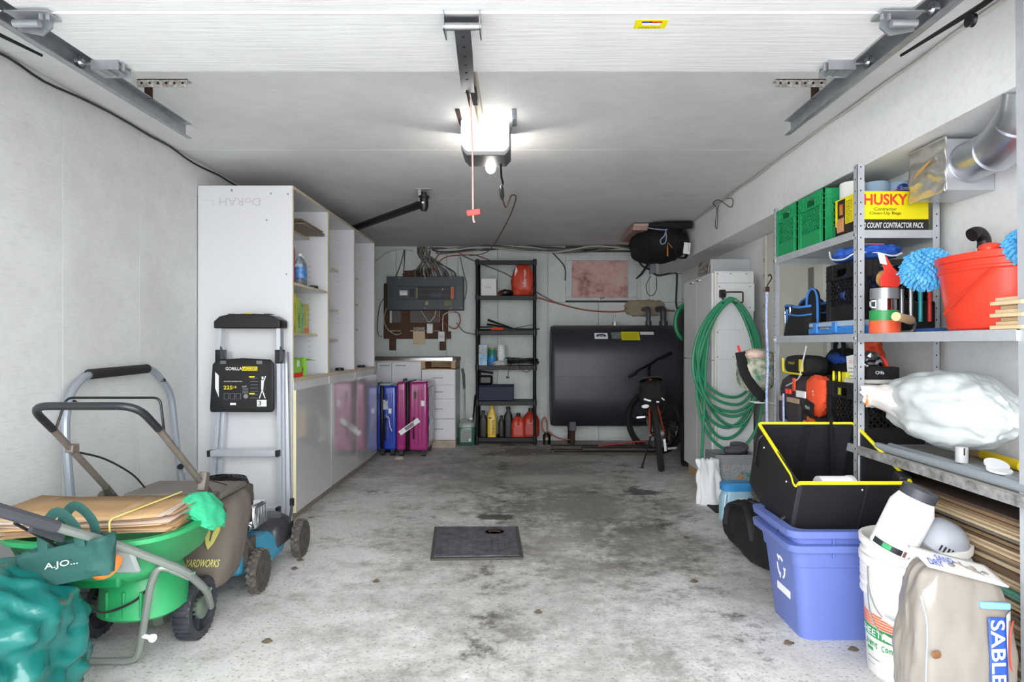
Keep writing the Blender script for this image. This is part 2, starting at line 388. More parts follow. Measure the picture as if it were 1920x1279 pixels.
# ================================================================ overhead door, tracks and opener
gd=thing('garage_door','white sectional garage door raised flat under the ceiling','garage door',(-.18,2.49,2.19))
dm=wall_mat('door_skin','#efefef','#e6e6e6','#c9c9c9',(.06,1,1),55,.6)
yy=2.49
for k in range(4):
    box('door_panel',dm,gd,-1.575,1.215,yy-.446,yy,2.19,2.228,bev=.006); yy-=.45
    if k<3: box('panel_seam_lip',mat('lip_white','#f4f4f4',.4),gd,-1.575,1.215,yy-.0005,yy+.004-.0005,2.186,2.22,bev=0)
s=card('warning_sticker',yellow,gd,V(.416,2.115,2.1898),-X_,Y_,.104,.056)
text('CAUTION',V(.416,2.135,2.1886),-X_,Y_,.07,.01,ink,s); 
card('sticker_panel',paper,s,V(.417,2.112,2.1885),-X_,Y_,.06,.014); card('sticker_band',red,s,V(.43,2.098,2.1885),-X_,Y_,.04,.008); card('sticker_band',blueink,s,V(.4,2.098,2.1885),-X_,Y_,.03,.008)
def roller(side,Y,big):
    x=-1.575 if side<0 else 1.215
    mb=MB()
    R=Matrix.Rotation(.18*side,3,'Y')
    if big:
        mb.bx(x-.02,x+.10*-side if side<0 else x+.02,Y-.07,Y,2.15,2.188) if False else None
        mb.box(V(x-side*.045,Y-.03,2.165),(.10,.075,.004),R); mb.box(V(x-side*.045,Y-.068,2.172),(.10,.004,.035)); mb.box(V(x-side*.045,Y+.008,2.172),(.10,.004,.035))
        for q in (-.03,0,.03): mb.box(V(x-side*(.045+q),Y-.03,2.160),(.008,.07,.006))
    else:
        mb.prism([(-.06,0),(.05,0),(.05,-.03),(.02,-.055),(-.06,-.04)],lambda u,v,d_:V(x-side*(.03+u),Y+d_,2.185+v),-.003,.003)
        mb.box(V(x-side*.04,Y-.03,2.178),(.13,.07,.004)); mb.cyl(V(x-side*.06,Y-.03,2.155),V(x+side*.02,Y-.03,2.155),.012)
    br=part(mb,'roller_bracket',galv,gd)
    part(MB().cyl(V(x-side*.02,Y-.03,2.188),V(x+side*.075,Y-.03,2.196),.005,seg=8).lathe([(.0,-.012),(.012,-.012),(.016,-.004),(.023,-.008),(.023,.008),(.016,.004),(.012,.012),(0,.012)],18,TR(V(x+side*.072,Y-.03,2.198),ry=PI/2)),'roller',steel,gd)
    for q in (0,.022): part(MB().cyl(V(x-side*(.075+q),Y-.045,2.158),V(x-side*(.075+q),Y-.045,2.19),.006,seg=6),'bolt',galv,gd)
for s_ in (-1,1): roller(s_,2.45,True); roller(s_,2.07,False)
br=MB().prism([(-.055,0),(.055,0),(.055,.05),(.02,.09),(-.02,.09),(-.055,.05)],lambda u,v,d_:V(-.19+u,2.055+v,2.187+d_),-.004,0)
br.bx(-.248,-.244,2.02,2.10,2.13,2.187); br.bx(-.136,-.132,2.02,2.10,2.13,2.187); br.cyl(V(-.25,2.04,2.145),V(-.13,2.04,2.145),.012)
part(br,'centre_bracket',steel,gd)
def track(side):
    xt=-1.645 if side<0 else 1.283; Y0,Y1=.36,3.23 if side<0 else 3.18
    t=thing('garage_door_track','steel door track rail hung along the '+('left' if side<0 else 'right')+' side of the ceiling','door track',(xt,Y1,2.13))
    p=[(-.03,.032),(-.03,.029),(-.008,.029),(-.002,.02),(-.002,-.02),(-.008,-.029),(-.03,-.029),(-.03,-.036),(-.038,-.036),(-.038,-.032),(-.033,-.032)]
    # C channel open to the middle of the room
    q=[(0,.03),(0,-.03),(-.012,-.036),(-.034,-.036),(-.034,-.032),(-.013,-.032),(-.003,-.028),(-.003,.028),(-.013,.032),(-.034,.032),(-.034,.036),(-.012,.036)]
    fn=lambda u,v,d_:V(xt+side*(.03+u),d_,2.205+v)
    part(MB().prism(q,fn,Y0,Y1),'channel',galv,t,smooth=0)
    part(MB().bx(xt+side*.03,xt+side*.034,.4,2.95,2.175,2.21),'side_angle',galv,t)
    hx=xt+side*.0
    box('hanger_strap',rust,t,xt+side*.012-.018,xt+side*.012+.018,2.88,2.885,2.236,CE-.01,bev=.001)
    ang=part(MB().bx(xt-side*.06-.11,xt-side*.06+.11,2.86,2.90,CE-.014,CE-.010).bx(xt-side*.06-.11,xt-side*.06+.11,2.86,2.863,CE-.045,CE-.010),'perforated_angle',mat('flaking_paint','#d2cfc8',.8,var=.9,vs=60,col2='#4c3527'),t)
    for k in range(6): part(MB().cyl(V(xt-side*.06-.09+.036*k,2.8585,CE-.028),V(xt-side*.06-.09+.036*k,2.8605,CE-.028),.006,seg=8),'slot',ink,ang)
    part(MB().tube([V(xt+side*.06,.5,2.14),V(xt+side*.06,1.9,2.14),V(xt+side*.055,2.3,2.17)],[.009,.009,.005],8),'spring',mat('spring_steel','#232426',.5,.5),t)
    part(MB().tube([V(xt+side*.065,.5,2.12),V(xt+side*.06,1.35,2.125),V(xt+side*.06,1.95,2.14)],.004,6).lathe([(0,-.008),(.02,-.008),(.016,0),(.02,.008),(0,.008)],16,TR(V(xt+side*.06,1.95,2.12),ry=PI/2)),'cable_pulley',blackm,t)
    return t
track(-1); track(1)
op=thing('garage_door_opener','garage door opener with glowing light lens hung from the ceiling','door opener',(-.195,3.45,2.14))
glow=mat('opener_lens','#ffffff',.4,emit='#fffdf8',es=5.0); bulbm=mat('bulb_glow','#ffffff',.4,emit='#fff8ee',es=200)
ob=MB().prism([(-.128,.15),(.128,.15),(.128,.03),(.10,0),(-.10,0),(-.128,.03)],lambda u,v,d_:V(-.193+u,d_,2.135+v),3.40,3.62)
part(ob,'housing',mat('opener_grey','#56575a',.5),op,bev=.004)
part(MB().prism([(-.122,.155),(.122,.155),(.122,.04),(.10,.012),(-.10,.012),(-.122,.04)],lambda u,v,d_:V(-.193+u,d_,2.142+v),3.31,3.40),'light_lens',glow,op,bev=.012)
part(MB().blob(V(-.18,3.665,2.142),(.028,.028,.032),nu=20,nv=12),'bulb',bulbm,op)
part(MB().cyl(V(-.18,3.62,2.17),V(-.18,3.665,2.165),.015),'bulb_socket',white,op)
for x in (-.335,-.055):
    box('hanger_strap',rust if x<-.2 else greym,op,x,x+.022,3.22,3.47,CE-.016,CE-.011); part(MB().bar(V(x+.011,3.36,CE-.012),V(x+.011+(.035 if x<-.2 else -.035),3.43,2.2),.022,.003,X_),'strap_leg',blackm,op)
rl=MB().bx(-.222,-.19,.3,3.33,2.262,2.27); rl.bx(-.222,-.219,.3,3.33,2.235,2.27); rl.bx(-.193,-.19,.3,3.33,2.235,2.27)
part(rl,'rail',mat('rail_cream','#d8cfb8',.4,.4),op,smooth=0)
part(MB().bx(-.245,-.20,2.66,2.74,2.205,2.232).bx(-.235,-.225,2.60,2.86,2.19,2.21).bx(-.222,-.196,2.74,2.90,2.212,2.235),'trolley',blackm,op,bev=.003)
arm=spline([V(-.19,2.05,2.143),V(-.195,2.2,2.125),V(-.21,2.45,2.15),V(-.228,2.72,2.205)],6)
am=MB()
for p,q in zip(arm,arm[1:]): am.bar(p,q+(q-p)*.05,.052,.007,Z_)
part(am,'door_arm',mat('arm_steel','#6b6e72',.4,.8),op)
for k in range(6):
    p=arm[2+k*2]; part(MB().cyl(p-V(0,0,.0042),p-V(0,0,.0032),.005,seg=8),'arm_hole',ink,op)
pc=thing('release_cord','pale release cord with red handle hanging from the opener trolley','cord',(-.2,2.86,1.70))
part(MB().tube(spline([V(-.223,2.78,2.2),V(-.219,2.83,2.0),V(-.217,2.83,1.85),V(-.215,2.83,1.70),V(-.207,2.83,1.68)],8),.004,6),'cord',mat('pink_cord','#dcb0a6',.7),pc)
part(MB().box(V(-.214,2.83,1.722),(.060,.014,.026),Matrix.Rotation(-.15,3,'Y')),'handle',mat('red_handle','#d9524a',.5),pc,bev=.004)
# power lead of the opener and brown extension cord to the back wall
lead=thing('power_lead','black plug and brown extension cord looping from the opener to the back wall','cord',(-.12,3.6,2.0))
part(MB().tube(spline([V(-.12,3.56,2.135),V(-.118,3.62,2.08),V(-.112,3.68,2.06),V(-.12,3.68,2.04)],6),.006,6).tube([V(-.122,3.70,2.05),V(-.121,3.70,2.03),V(-.117,3.70,1.99),V(-.114,3.70,1.97)],[.007,.014,.013,.006],8),'plug',black,lead)
part(MB().tube(spline([V(-.114,3.70,1.975),V(-.10,3.95,1.98),V(-.08,4.6,2.2),V(-.055,5.2,2.305),V(-.15,5.9,2.24),V(-.36,6.8,2.12),V(-.62,7.66,2.19)],8),.005,6),'extension_cord',mat('brown_cord','#6e4a40',.6),lead)
# black drain pipe over the cabinets
dp=thing('drain_pipe','black plastic drain pipe slung under the ceiling above the white cabinets','pipe',(-.74,4.89,2.2))
part(MB().cyl(V(-.745,4.92,2.215),V(-1.85,6.35,2.205),.03,seg=18),'pipe',black,dp)
part(MB().tube([V(-.742,4.89,2.29),V(-.742,4.89,2.25),V(-.742,4.89,2.245),V(-.742,4.89,2.18),V(-.742,4.89,2.15)],[.02,.02,.034,.034,.022],16).cyl(V(-.742,4.89,2.245),V(-.742,4.89,2.262),.04),'end_fitting',black,dp)
part(MB().bx(-.80,-.685,4.875,4.905,CE-.016,CE-.010).bar(V(-.775,4.885,CE-.012),V(-.77,4.885,2.22),.02,.003,Y_),'hanger_strap',galv,dp)
box('pipe_label',paper,dp,-.753,-.735,4.852,4.8555,2.2,2.212,bev=0)
# cables tacked in the ceiling corners
random.seed(3)
pts=[V(XL+.018,.3,2.30)]
for k in range(34): pts.append(V(XL+.018+random.uniform(-.004,.006),.4+k*.2,2.295+random.uniform(-.014,.012)))
solo(MB().tube(spline(pts,3),.006,6),'cable',cableblack,'dark cable tacked along the left wall just below the ceiling','cable')
pts=[V(1.606,.4+k*.25,2.305+random.uniform(-.006,.005)) for k in range(29)]
solo(MB().tube(spline(pts,3),.006,6),'cable',cablewhite,'pale cable running along the top of the right concrete beam','cable')
solo(MB().tube(spline([V(1.60,5.3,2.28),V(1.585,5.28,2.25),V(1.57,5.25,2.1),V(1.565,5.25,2.08),V(1.56,5.27,2.12),V(1.58,5.3,2.25),V(1.55,5.3,2.295),V(1.57,5.2,2.30),V(1.60,5.0,2.2),V(1.607,4.98,2.26),V(1.60,5.1,2.29)],6),.003,5),'wire',cableblack,'thin black wire loop tied to the pale cable on the beam','wire')
solo(MB().tube(spline([V(-1.86,2.83,2.29),V(-1.8,2.9,2.296),V(-1.75,3.05,2.28),V(-1.70,3.3,2.27),V(-1.66,3.42,2.25)],6),.003,5),'wire',cablewhite,'short white wire end sticking out below the left door track','wire')
# ================================================================ left: cabinets
def cabinet(i,y0,y1,label,shelves):
    t=thing('storage_cabinet',label,'cabinet',(-1.77,(y0+y1)/2,0),group='tall white cabinets along the left wall')
    xa,xb=-2.066,-1.462; th=.018; zt=2.158; zb=.10; zm=.93
    for k,yy in enumerate((y0,y1-th)):
        p=box('side_panel',white,t,xa,xb-.003,yy,yy+th,zb,zt,bev=.001)
        part(MB().bx(xb-.003,xb,yy,yy+th,zm-.02,zt),'edge_band',edge,p,smooth=0)
        if k==1:
            h=MB()
            for n in range(26):
                z=1.05+n*.04
                if n%7<5: h.cyl(V(-1.60,yy+.0005,z),V(-1.60,yy-.0006,z),.003,seg=6)
            part(h,'peg_holes',ink,p,kind='stuff')
    box('back_panel',white,t,xa,xa+.006,y0+th,y1-th,zb,zt,bev=0)
    tp=box('top_panel',white,t,xa,xb-.003,y0+th,y1-th,zt-th,zt,bev=.001); part(MB().bx(xb-.003,xb,y0+th,y1-th,zt-th,zt),'edge_band',edge,tp,smooth=0)
    bp=box('deck',white,t,xa,xb-.004,y0+th,y1-th,zm-.02,zm,bev=.001); part(MB().bx(xb-.004,xb+.006,y0+.0005,y1-.0005,zm-.022,zm+.0005),'edge_band',edge,bp,smooth=0)
    box('rail',white,t,xb-.018,xb,y0+th,y1-th,.845,zm-.022,bev=.001)
    box('floor_panel',white,t,xa,xb-.004,y0+th,y1-th,zb,zb+th,bev=.001)
    for (z,xf_) in shelves:
        sp=box('shelf',white,t,xa+.006,xf_-.003,y0+th,y1-th,z-.016,z,bev=.001); part(MB().bx(xf_-.003,xf_,y0+th,y1-th,z-.016,z),'edge_band',edge,sp,smooth=0)
    dr=box('door',gloss,t,xb+.002,xb+.020,y0+.0015,y1-.0015,.074,.855,bev=.0015)
    if i==0: part(MB().bx(xb+.001,xb+.0205,y0-.0012,y0+.0014,.074,.855),'door_edge',mat('yellowed_edge','#e6dfb6',.5),dr,smooth=0)
    box('toe_kick',mat('toe_wood','#a49a8d',.75,var=.4,vs=12),t,-2.05,-1.497,y0,y1,.0,.095,bev=.002)
    return t
cab=[(4.14,4.902),(4.904,5.666),(5.668,6.43)]
cabinet(0,*cab[0],'nearest tall white cabinet, its open shelves holding bottles and boxes',[(1.945,-1.60),(1.545,-1.464),(1.225,-1.54)])
cabinet(1,*cab[1],'middle tall white cabinet of three with empty upper shelves',[(1.79,-1.60),(1.44,-1.60),(1.19,-1.60)])
cabinet(2,*cab[2],'farthest tall white cabinet of three, beside the blue suitcase',[(1.795,-1.62),(1.54,-1.62),(1.30,-1.62)])
side=[o for o in bpy.data.objects if o.name=='side_panel'][0]
pencil=mat('pencil','#c6c6c8',.7)
text('DoRAH',V(-1.80,4.14,2.055),-X_,-Z_,.26,.05,pencil,side,'pencil_writing')
part(MB().bx(-2.05,-1.96,4.1394,4.1399,2.064,2.066).bx(-1.972,-1.969,4.1394,4.1399,2.03,2.064).bar(V(-1.69,4.1396,2.055),V(-1.61,4.1396,2.085),.002,.0005,Y_),'pencil_line',pencil,side,smooth=0)
sc=MB()
for (px,py) in ((434,356),(435,358),(500,413),(540,364),(508,363),(537,514),(370,365),(539,755),(538,766)): p=at(px,py,4.14); sc.box(V(p.x,4.1397,p.z),(.008,.0005,.012))
part(sc,'scuff_marks',greyp,side,smooth=0,kind='stuff')
# small black pucks and things in the open cabinet
def puck(x,y,z,label): solo(MB().lathe([(0,0),(.034,0),(.036,.006),(.034,.018),(.028,.022),(0,.022)],20,TR(V(x,y,z))),'puck_light',black,label,'puck light','black puck lights on the cabinet shelves')
puck(-1.52,5.40,.9305,'black puck light on the lower deck of the middle tall cabinet')
puck(-1.52,6.13,.9305,'black puck light on the lower deck of the farthest tall cabinet')
puck(-1.50,4.66,1.5455,'black puck light beside the water bottles on the wooden edged shelf')
random.seed(5)
for k in range(5):
    y=4.42+.03*k; z=1.9455+.006*k
    R=Matrix.Rotation(random.uniform(-.1,.1),3,'Z')@Matrix.Rotation(.05*k-.02,3,'X') if False else Matrix.Rotation(random.uniform(-.08,.08),3,'Z')
    solo(MB().box(V(-1.70+random.uniform(-.03,.05),4.50+random.uniform(-.03,.08),z+.0028),(.42,.52,.005),R),'cardboard_sheet',mat('dull_card','#8d8271',.85),'flat grey-brown cardboard sheet, '+from_top(4-k)+' in the pile on the top cabinet shelf','cardboard','cardboard sheets on the top cabinet shelf')
pet=mat('clear_plastic','#dfeaf0',.08,trans=.85); blab=mat('blue_label','#2f7fd0',.4,var=.4,vs=40,col2='#bfe0f5')
def bottle(x,y,z,label,sc_=1):
    t=thing('water_bottle',label,'bottle',(x,y,z),group='water bottles in the nearest cabinet')
    T=TR(V(x,y,z))
    part(MB().lathe([(0,0),(.028,0),(.032,.008),(.032,.14),(.028,.16),(.013,.195),(.013,.20)],18,T),'body',pet,t)
    part(MB().lathe([(.0328,.05),(.0328,.125)],18,T),'label_band',blab,t); part(MB().lathe([(.0,.2),(.015,.2),(.015,.217),(0,.217)],14,T),'cap',white,t)
bottle(-1.515,4.42,1.5455,'front water bottle of three with blue label, nearest the cabinet edge')
bottle(-1.53,4.49,1.5455,'middle water bottle of three with blue label in the nearest cabinet')
bottle(-1.545,4.56,1.5455,'rear water bottle of three with blue label, next to the black puck light')
t=thing('spray_can','red and blue spray can behind the water bottles in the cabinet','can',(-1.56,4.37,1.5455))
part(MB().lathe([(0,0),(.03,0),(.03,.24),(.022,.265),(.0,.265)],18,TR(V(-1.56,4.37,1.5455))),'can_body',mat('can_red','#b8323c',.35,var=.6,vs=12,col2='#2b3a8c'),t)
part(MB().lathe([(0,.265),(.02,.265),(.02,.31),(0,.31)],14,TR(V(-1.56,4.37,1.5455))),'can_cap',red,t)
def carton(label,x0,x1,y0,y1,z0,z1,cols,group=None,txt=None):
    t=thing('carton',label,'box',((x0+x1)/2,(y0+y1)/2,z0),group=group)
    box('carton_body',cols[0],t,x0,x1,y0,y1,z0,z1,bev=.001)
    return t
zs=1.2255
t=carton('yellow carton standing first in the row on the low cabinet shelf',-1.80,-1.55,4.37,4.455,zs,zs+.27,[mat('carton_yellow','#e8d21d',.5,var=.5,vs=14,col2='#4a4420')])
t=carton('lime green carton with black lettering second in the row on the low cabinet shelf',-1.80,-1.55,4.46,4.55,zs,zs+.24,[mat('carton_lime','#9bc23c',.5,var=.4,vs=10,col2='#dfe6d8')]); text('Swiffer',V(-1.5495,4.505,zs+.09),Z_,-Y_,.11,.035,ink,t)
t=carton('slim dark green and white carton third in the row on the low cabinet shelf',-1.80,-1.55,4.555,4.61,zs,zs+.20,[mat('carton_green','#3f9a4d',.5,var=.5,vs=16,col2='#e8e8e4')])
t=carton('orange edged green carton last in the row on the low cabinet shelf',-1.80,-1.55,4.615,4.72,zs,zs+.21,[mat('carton_olive','#a7bf52',.5,var=.6,vs=14,col2='#d9803c')]); text('Expert',V(-1.5495,4.67,zs+.10),Z_,-Y_,.11,.035,wink,t); card('print_patch',orange,t,V(-1.55,4.667,zs+.02),Y_,Z_,.10,.03)
# open green box
t=thing('open_box','open lime green box with red base on the cabinet deck','box',(-1.56,4.33,.9305))
gb=mat('lime_box','#86c93a',.5); z0=.9305
part(MB().bx(-1.62,-1.48,4.17,4.173,z0,z0+.125).bx(-1.62,-1.48,4.45,4.453,z0,z0+.125).bx(-1.62,-1.617,4.17,4.453,z0,z0+.125).bx(-1.483,-1.48,4.17,4.36,z0+.03,z0+.125).bx(-1.62,-1.48,4.17,4.36,z0+.122,z0+.125).bx(-1.62,-1.48,4.17,4.453,z0,z0+.003),'walls',gb,t,smooth=0)
box('red_band',red,t,-1.4805,-1.4785,4.17,4.37,z0,z0+.03,bev=0)
card('barcode_label',paper,t,V(-1.48,4.29,z0+.09),Y_,Z_,.045,.04)
part(MB().bar(V(-1.55,4.452,z0+.125),V(-1.50,4.56,z0+.105),.13,.002,Z_),'flap',gb,t,smooth=0)
part(MB().blob(V(-1.54,4.40,z0+.045),(.05,.045,.04),.2,4),'contents',mat('box_filling','#7e3b2c',.8,var=.8,vs=25,col2='#d8d0c4'),t)
# ---------------------------------------------------------------- step ladder
ld=thing('step_ladder','folded aluminium step ladder with black top tray against the cabinet','ladder',(-1.7,4.02,0))
railp=[(-.012,0),(.012,0),(.012,.004),(-.008,.004),(-.008,.05),(.012,.05),(.012,.054),(-.012,.054)]
def rail(xb,xt,y0,m_,name,zt=1.27,zb=.0,wd=.024,dp=.054):
    mb=MB(); p0=V(xb,y0,zb);p1=V(xt,y0,zt)
    mb.bar(p0,p1,wd,.004,Y_); 
    off=V((wd/2-.002),0,0)
    mb.bar(p0+off+V(0,dp/2,0),p1+off+V(0,dp/2,0),.004,dp,Y_); mb.bar(p0-off+V(0,dp/2,0),p1-off+V(0,dp/2,0),.004,dp,Y_)
    return part(mb,name,m_,ld,smooth=0)
rail(-1.945,-1.855,3.99,alu,'front_rail'); rail(-1.488,-1.498,3.99,alu,'front_rail')
rail(-1.925,-1.845,4.062,alu,'rear_rail',1.1,.0,.03,.03); rail(-1.462,-1.485,4.062,alu,'rear_rail',1.1,.0,.03,.03)
tray=MB().prism([(-1.885,0),(-1.478,0),(-1.478,.045),(-1.53,.072),(-1.60,.082),(-1.78,.082),(-1.85,.068),(-1.885,.04)],lambda u,v,d_:V(u,d_,1.245+v*1.08),3.965,4.095)
tp=part(tray,'top_tray',black,ld,bev=.008)
for (x,w_) in ((-1.68,.10),(-1.57,.04),(-1.79,.04)): part(MB().bx(x-w_/2,x+w_/2,3.99,4.07,1.332,1.3355),'tray_recess',mat('tray_dark','#050506',.7),tp,bev=.002)
box('spirit_level',yellow,tp,-1.70,-1.66,3.985,4.0,1.333,1.341,bev=.002)
for xa in (-1.862,-1.497):
    part(MB().bx(xa-.018,xa+.016,3.975,4.06,1.03,1.115),'hinge_sleeve',black,ld,bev=.003)
    part(MB().prism([(0,0),(.03,.025),(.03,.06),(.005,.1),(0,.1)],lambda u,v,d_:V(xa+.014+u*.8,d_,1.035+v),3.972,3.982),'hinge_plate',mat('hinge_grey','#3a3b3f',.5),ld)
pl=MB().prism([(-1.90,.0),(-1.525,.0),(-1.515,.02),(-1.515,.29),(-1.54,.32),(-1.70,.328),(-1.86,.32),(-1.888,.29),(-1.905,.02)],lambda u,v,d_:V(u,d_,.735+v),3.955,3.985)
pf=part(pl,'platform',black,ld,bev=.008)
lb=part(MB().prism([(-1.865,.10),(-1.83,.05),(-1.77,.03),(-1.555,.025),(-1.555,.29),(-1.87,.29)],lambda u,v,d_:V(u,d_,.735+v),3.9535,3.9548),'label_sheet',mat('label_black','#1d1d1f',.35),pf,smooth=0)
YF=3.9535
text('GORILLA',V(-1.755,YF,1.0),X_,Z_,.10,.02,wink,lb,off=.01); card('yellow_band',yellow,lb,V(-1.658,YF,1.0),X_,Z_,.092,.024); text('LADDERS',V(-1.658,YF-.0012,1.0),X_,Z_,.084,.016,ink,lb,off=.01)
text('225',V(-1.79,YF,.885),X_,Z_,.055,.022,yellow,lb,off=.012); text('LB',V(-1.748,YF,.888),X_,Z_,.018,.012,yellow,lb)
text('PLATFORM CONSTRUCTION',V(-1.76,YF,.922),X_,Z_,.11,.006,wink,lb); text('2.25"',V(-1.69,YF,.892),X_,Z_,.03,.008,wink,lb)
for k in range(6): card('print_line',greyp,lb,V(-1.685,YF,.882-.006*k),X_,Z_,.035,.002,.0006)
for k in range(7): card('print_line',greyp,lb,V(-1.632,YF,.942-.02*k),X_,Z_,.045,.002,.0006)
card('print_patch',yellow,lb,V(-1.645,YF,.95),X_,Z_,.034,.008,.0006); card('print_patch',yellow,lb,V(-1.645,YF,.848),X_,Z_,.034,.008,.0006)
for k in range(3):
    q=card('icon_frame',greyp,lb,V(-1.80+.036*k,YF,.832),X_,Z_,.03,.036,.0005); card('icon',mat('label_black','#1d1d1f'),q,V(-1.80+.036*k,YF-.0005,.832),X_,Z_,.026,.032,.0004)
part(MB().cyl(V(-1.682,YF,.832),V(-1.682,YF-.0006,.832),.014,seg=16),'seal',greyp,lb)
sq=card('number_square',paper,lb,V(-1.585,YF,.79),X_,Z_,.058,.04); text('3',V(-1.597,YF-.0013,.79),X_,Z_,.018,.028,ink,sq,off=.01)
part(MB().tube([V(-1.58,YF,.93),V(-1.583,YF,.87)],[.009,.006],6).tube([V(-1.583,YF,.87),V(-1.60,YF,.82)],.003,5).tube([V(-1.583,YF,.87),V(-1.565,YF,.82)],.003,5).cyl(V(-1.58,YF,.935),V(-1.58,YF,.952),.006).tube([V(-1.572,YF,.925),V(-1.562,YF,.955)],.003,5),'figure_print',wink,lb)
part(MB().prism([(0,0),(.022,-.02),(.022,-.14),(0,-.09)],lambda u,v,d_:V(-1.868+u,d_,.98+v*1.1),3.952,3.9528),'side_print',paper,lb,smooth=0)
card('print_patch',paper,lb,V(-1.76,YF,.785),X_,Z_,.035,.014,.0006)
for x in (-1.82,-1.60): card('tape',mat('grey_tape','#6f7276',.4),pf,V(x,3.9535,1.038),X_,Z_,.035,.02,.0016)
for (z,xa,xb) in ((.50,-1.905,-1.497),(.155,-1.93,-1.495)):
    st=part(MB().bx(xa,xb,3.95,4.04,z-.035,z),'step',alu,ld,bev=.003)
    for k in range(5): box('tread_rib',alu,st,xa+.02,xb-.02,3.957+.016*k,3.962+.016*k,z,z+.002,bev=0)
    for x in (xa-.012,xb-.006): box('step_cap',black,st,x,x+.02,3.947,4.043,z-.036,z+.002,bev=.002)
box('brace',alu,ld,-1.93,-1.49,4.05,4.06,.06,.10)
for (x,y) in ((-1.945,3.995),(-1.488,3.995),(-1.928,4.065),(-1.46,4.065)): box('foot',black,ld,x-.018,x+.018,y-.008,y+.05 if y<4.03 else y+.035,0,.04,bev=.003)
# ---------------------------------------------------------------- tubular frame by the left wall
fr=thing('tubular_frame','grey tubular metal frame with black foam grip leaning on the left wall','frame',(-2.0,3.3,0))
gt=mat('frame_grey','#9aa2ab',.35,.3)
L1=[V(-1.93,2.92,.012),V(-1.985,2.86,.45),V(-2.0,2.84,.80),V(-2.02,2.90,.93),V(-2.02,3.00,1.005)]
R1=[V(-1.93,3.76,.012),V(-1.985,3.76,.45),V(-2.0,3.70,.88),V(-2.02,3.55,1.02)]
path=rounded(L1+R1[::-1],.07)
part(MB().tube(path,.0175,10),'tube_frame',gt,fr)
part(MB().cyl(V(-2.02,3.03,1.0085),V(-2.02,3.50,1.017),.024,seg=14),'foam_grip',mat('foam','#1c1c1e',.9),fr)
for a,b_ in ((V(-1.93,2.92,.012),V(-1.975,2.868,.37)),(V(-1.93,3.76,.012),V(-1.975,3.76,.40))): part(MB().cyl(a,b_,.0205,seg=12),'outer_tube',gt,fr)
for p in (V(-1.955,2.85,.33),V(-1.975,3.74,.45)): part(MB().cyl(p,p+V(.02,-.03,0),.006).lathe([(.0,-.01),(.016,-.01),(.018,.0),(.014,.01),(0,.01)],8,TR(p+V(.025,-.035,0),rx=PI/2)),'knob',black,fr)
for p in (V(-2.0,2.9,.88),V(-2.0,3.62,.94)): part(MB().lathe([(0,0),(.014,0),(.014,.012),(.006,.02),(0,.02)],8,TR(p)),'clip',black,fr)
part(MB().cyl(V(-1.93,2.92,.10),V(-1.93,3.76,.10),.014),'cross_tube',gt,fr)
# ---------------------------------------------------------------- lawn mower
mw=thing('lawn_mower','blue lawn mower with grass bag and black push handle','lawn mower',(-1.48,3.2,0))
blue=mat('mower_blue','#2f93b5',.35,var=.35,vs=9,col2='#6f7f80'); dusty=mat('dusty_black','#3a3836',.7,var=.6,vs=12,col2='#77716a'); taupe=mat('taupe_tube','#7d756d',.5,.3,var=.4,vs=14)
dk=MB().lathe([(.30,.075),(.305,.10),(.29,.17),(.25,.205),(.10,.225),(0,.228)],36,TR(V(-1.49,3.28,0)),sx=.80,sy=1.0,pw=3)
part(dk,'deck',blue,mw)
part(MB().bx(-1.70,-1.275,2.94,3.1,.10,.20),'deck_rear',blue,mw,bev=.02)
part(MB().lathe([(.13,.0),(.135,.05),(.10,.075),(0,.08)],24,TR(V(-1.36,3.42,.165)),sx=.9,sy=1.25),'side_cover',mat('cover_black','#2a2b30',.4,var=.3,vs=8,col2='#5a5b60'),mw)
part(MB().bx(-1.31,-1.24,3.30,3.52,.10,.22),'discharge_flap',mat('cover_black','#2a2b30'),mw,bev=.025)
en=part(MB().bx(-1.62,-1.38,3.12,3.36,.22,.40),'engine_block',dusty,mw,bev=.02)
part(MB().lathe([(.13,0),(.135,.03),(.12,.07),(.07,.085),(0,.088)],28,TR(V(-1.50,3.24,.40))),'engine_shroud',mat('shroud','#2b2b2d',.6),mw)
for k in range(5): part(MB().tube([V(-1.5+(.115-.02*k)*math.cos(a*PI/12),3.24+(.115-.02*k)*math.sin(a*PI/12),.476+.004*k) for a in range(24)],.004,5,closed=True),'grille_ring',blackm,mw)
part(MB().bx(-1.40,-1.335,3.10,3.24,.36,.46),'fuel_cover',dusty,mw,bev=.015)
mf=part(MB().bx(-1.36,-1.285,3.13,3.28,.25,.37),'muffler',chrome,mw,bev=.018)
for k in range(6): box('muffler_slat',steel,mf,-1.285,-1.279,3.15+.02*k,3.16+.02*k,.265,.355,bev=.001)
part(MB().cyl(V(-1.335,3.13,.27),V(-1.335,3.09,.27),.035),'air_filter',chrome,mw)
part(MB().cyl(V(-1.24,3.46,.20),V(-1.24,3.50,.30),.006).bx(-1.25,-1.23,3.49,3.505,.28,.32),'height_lever',black,mw)
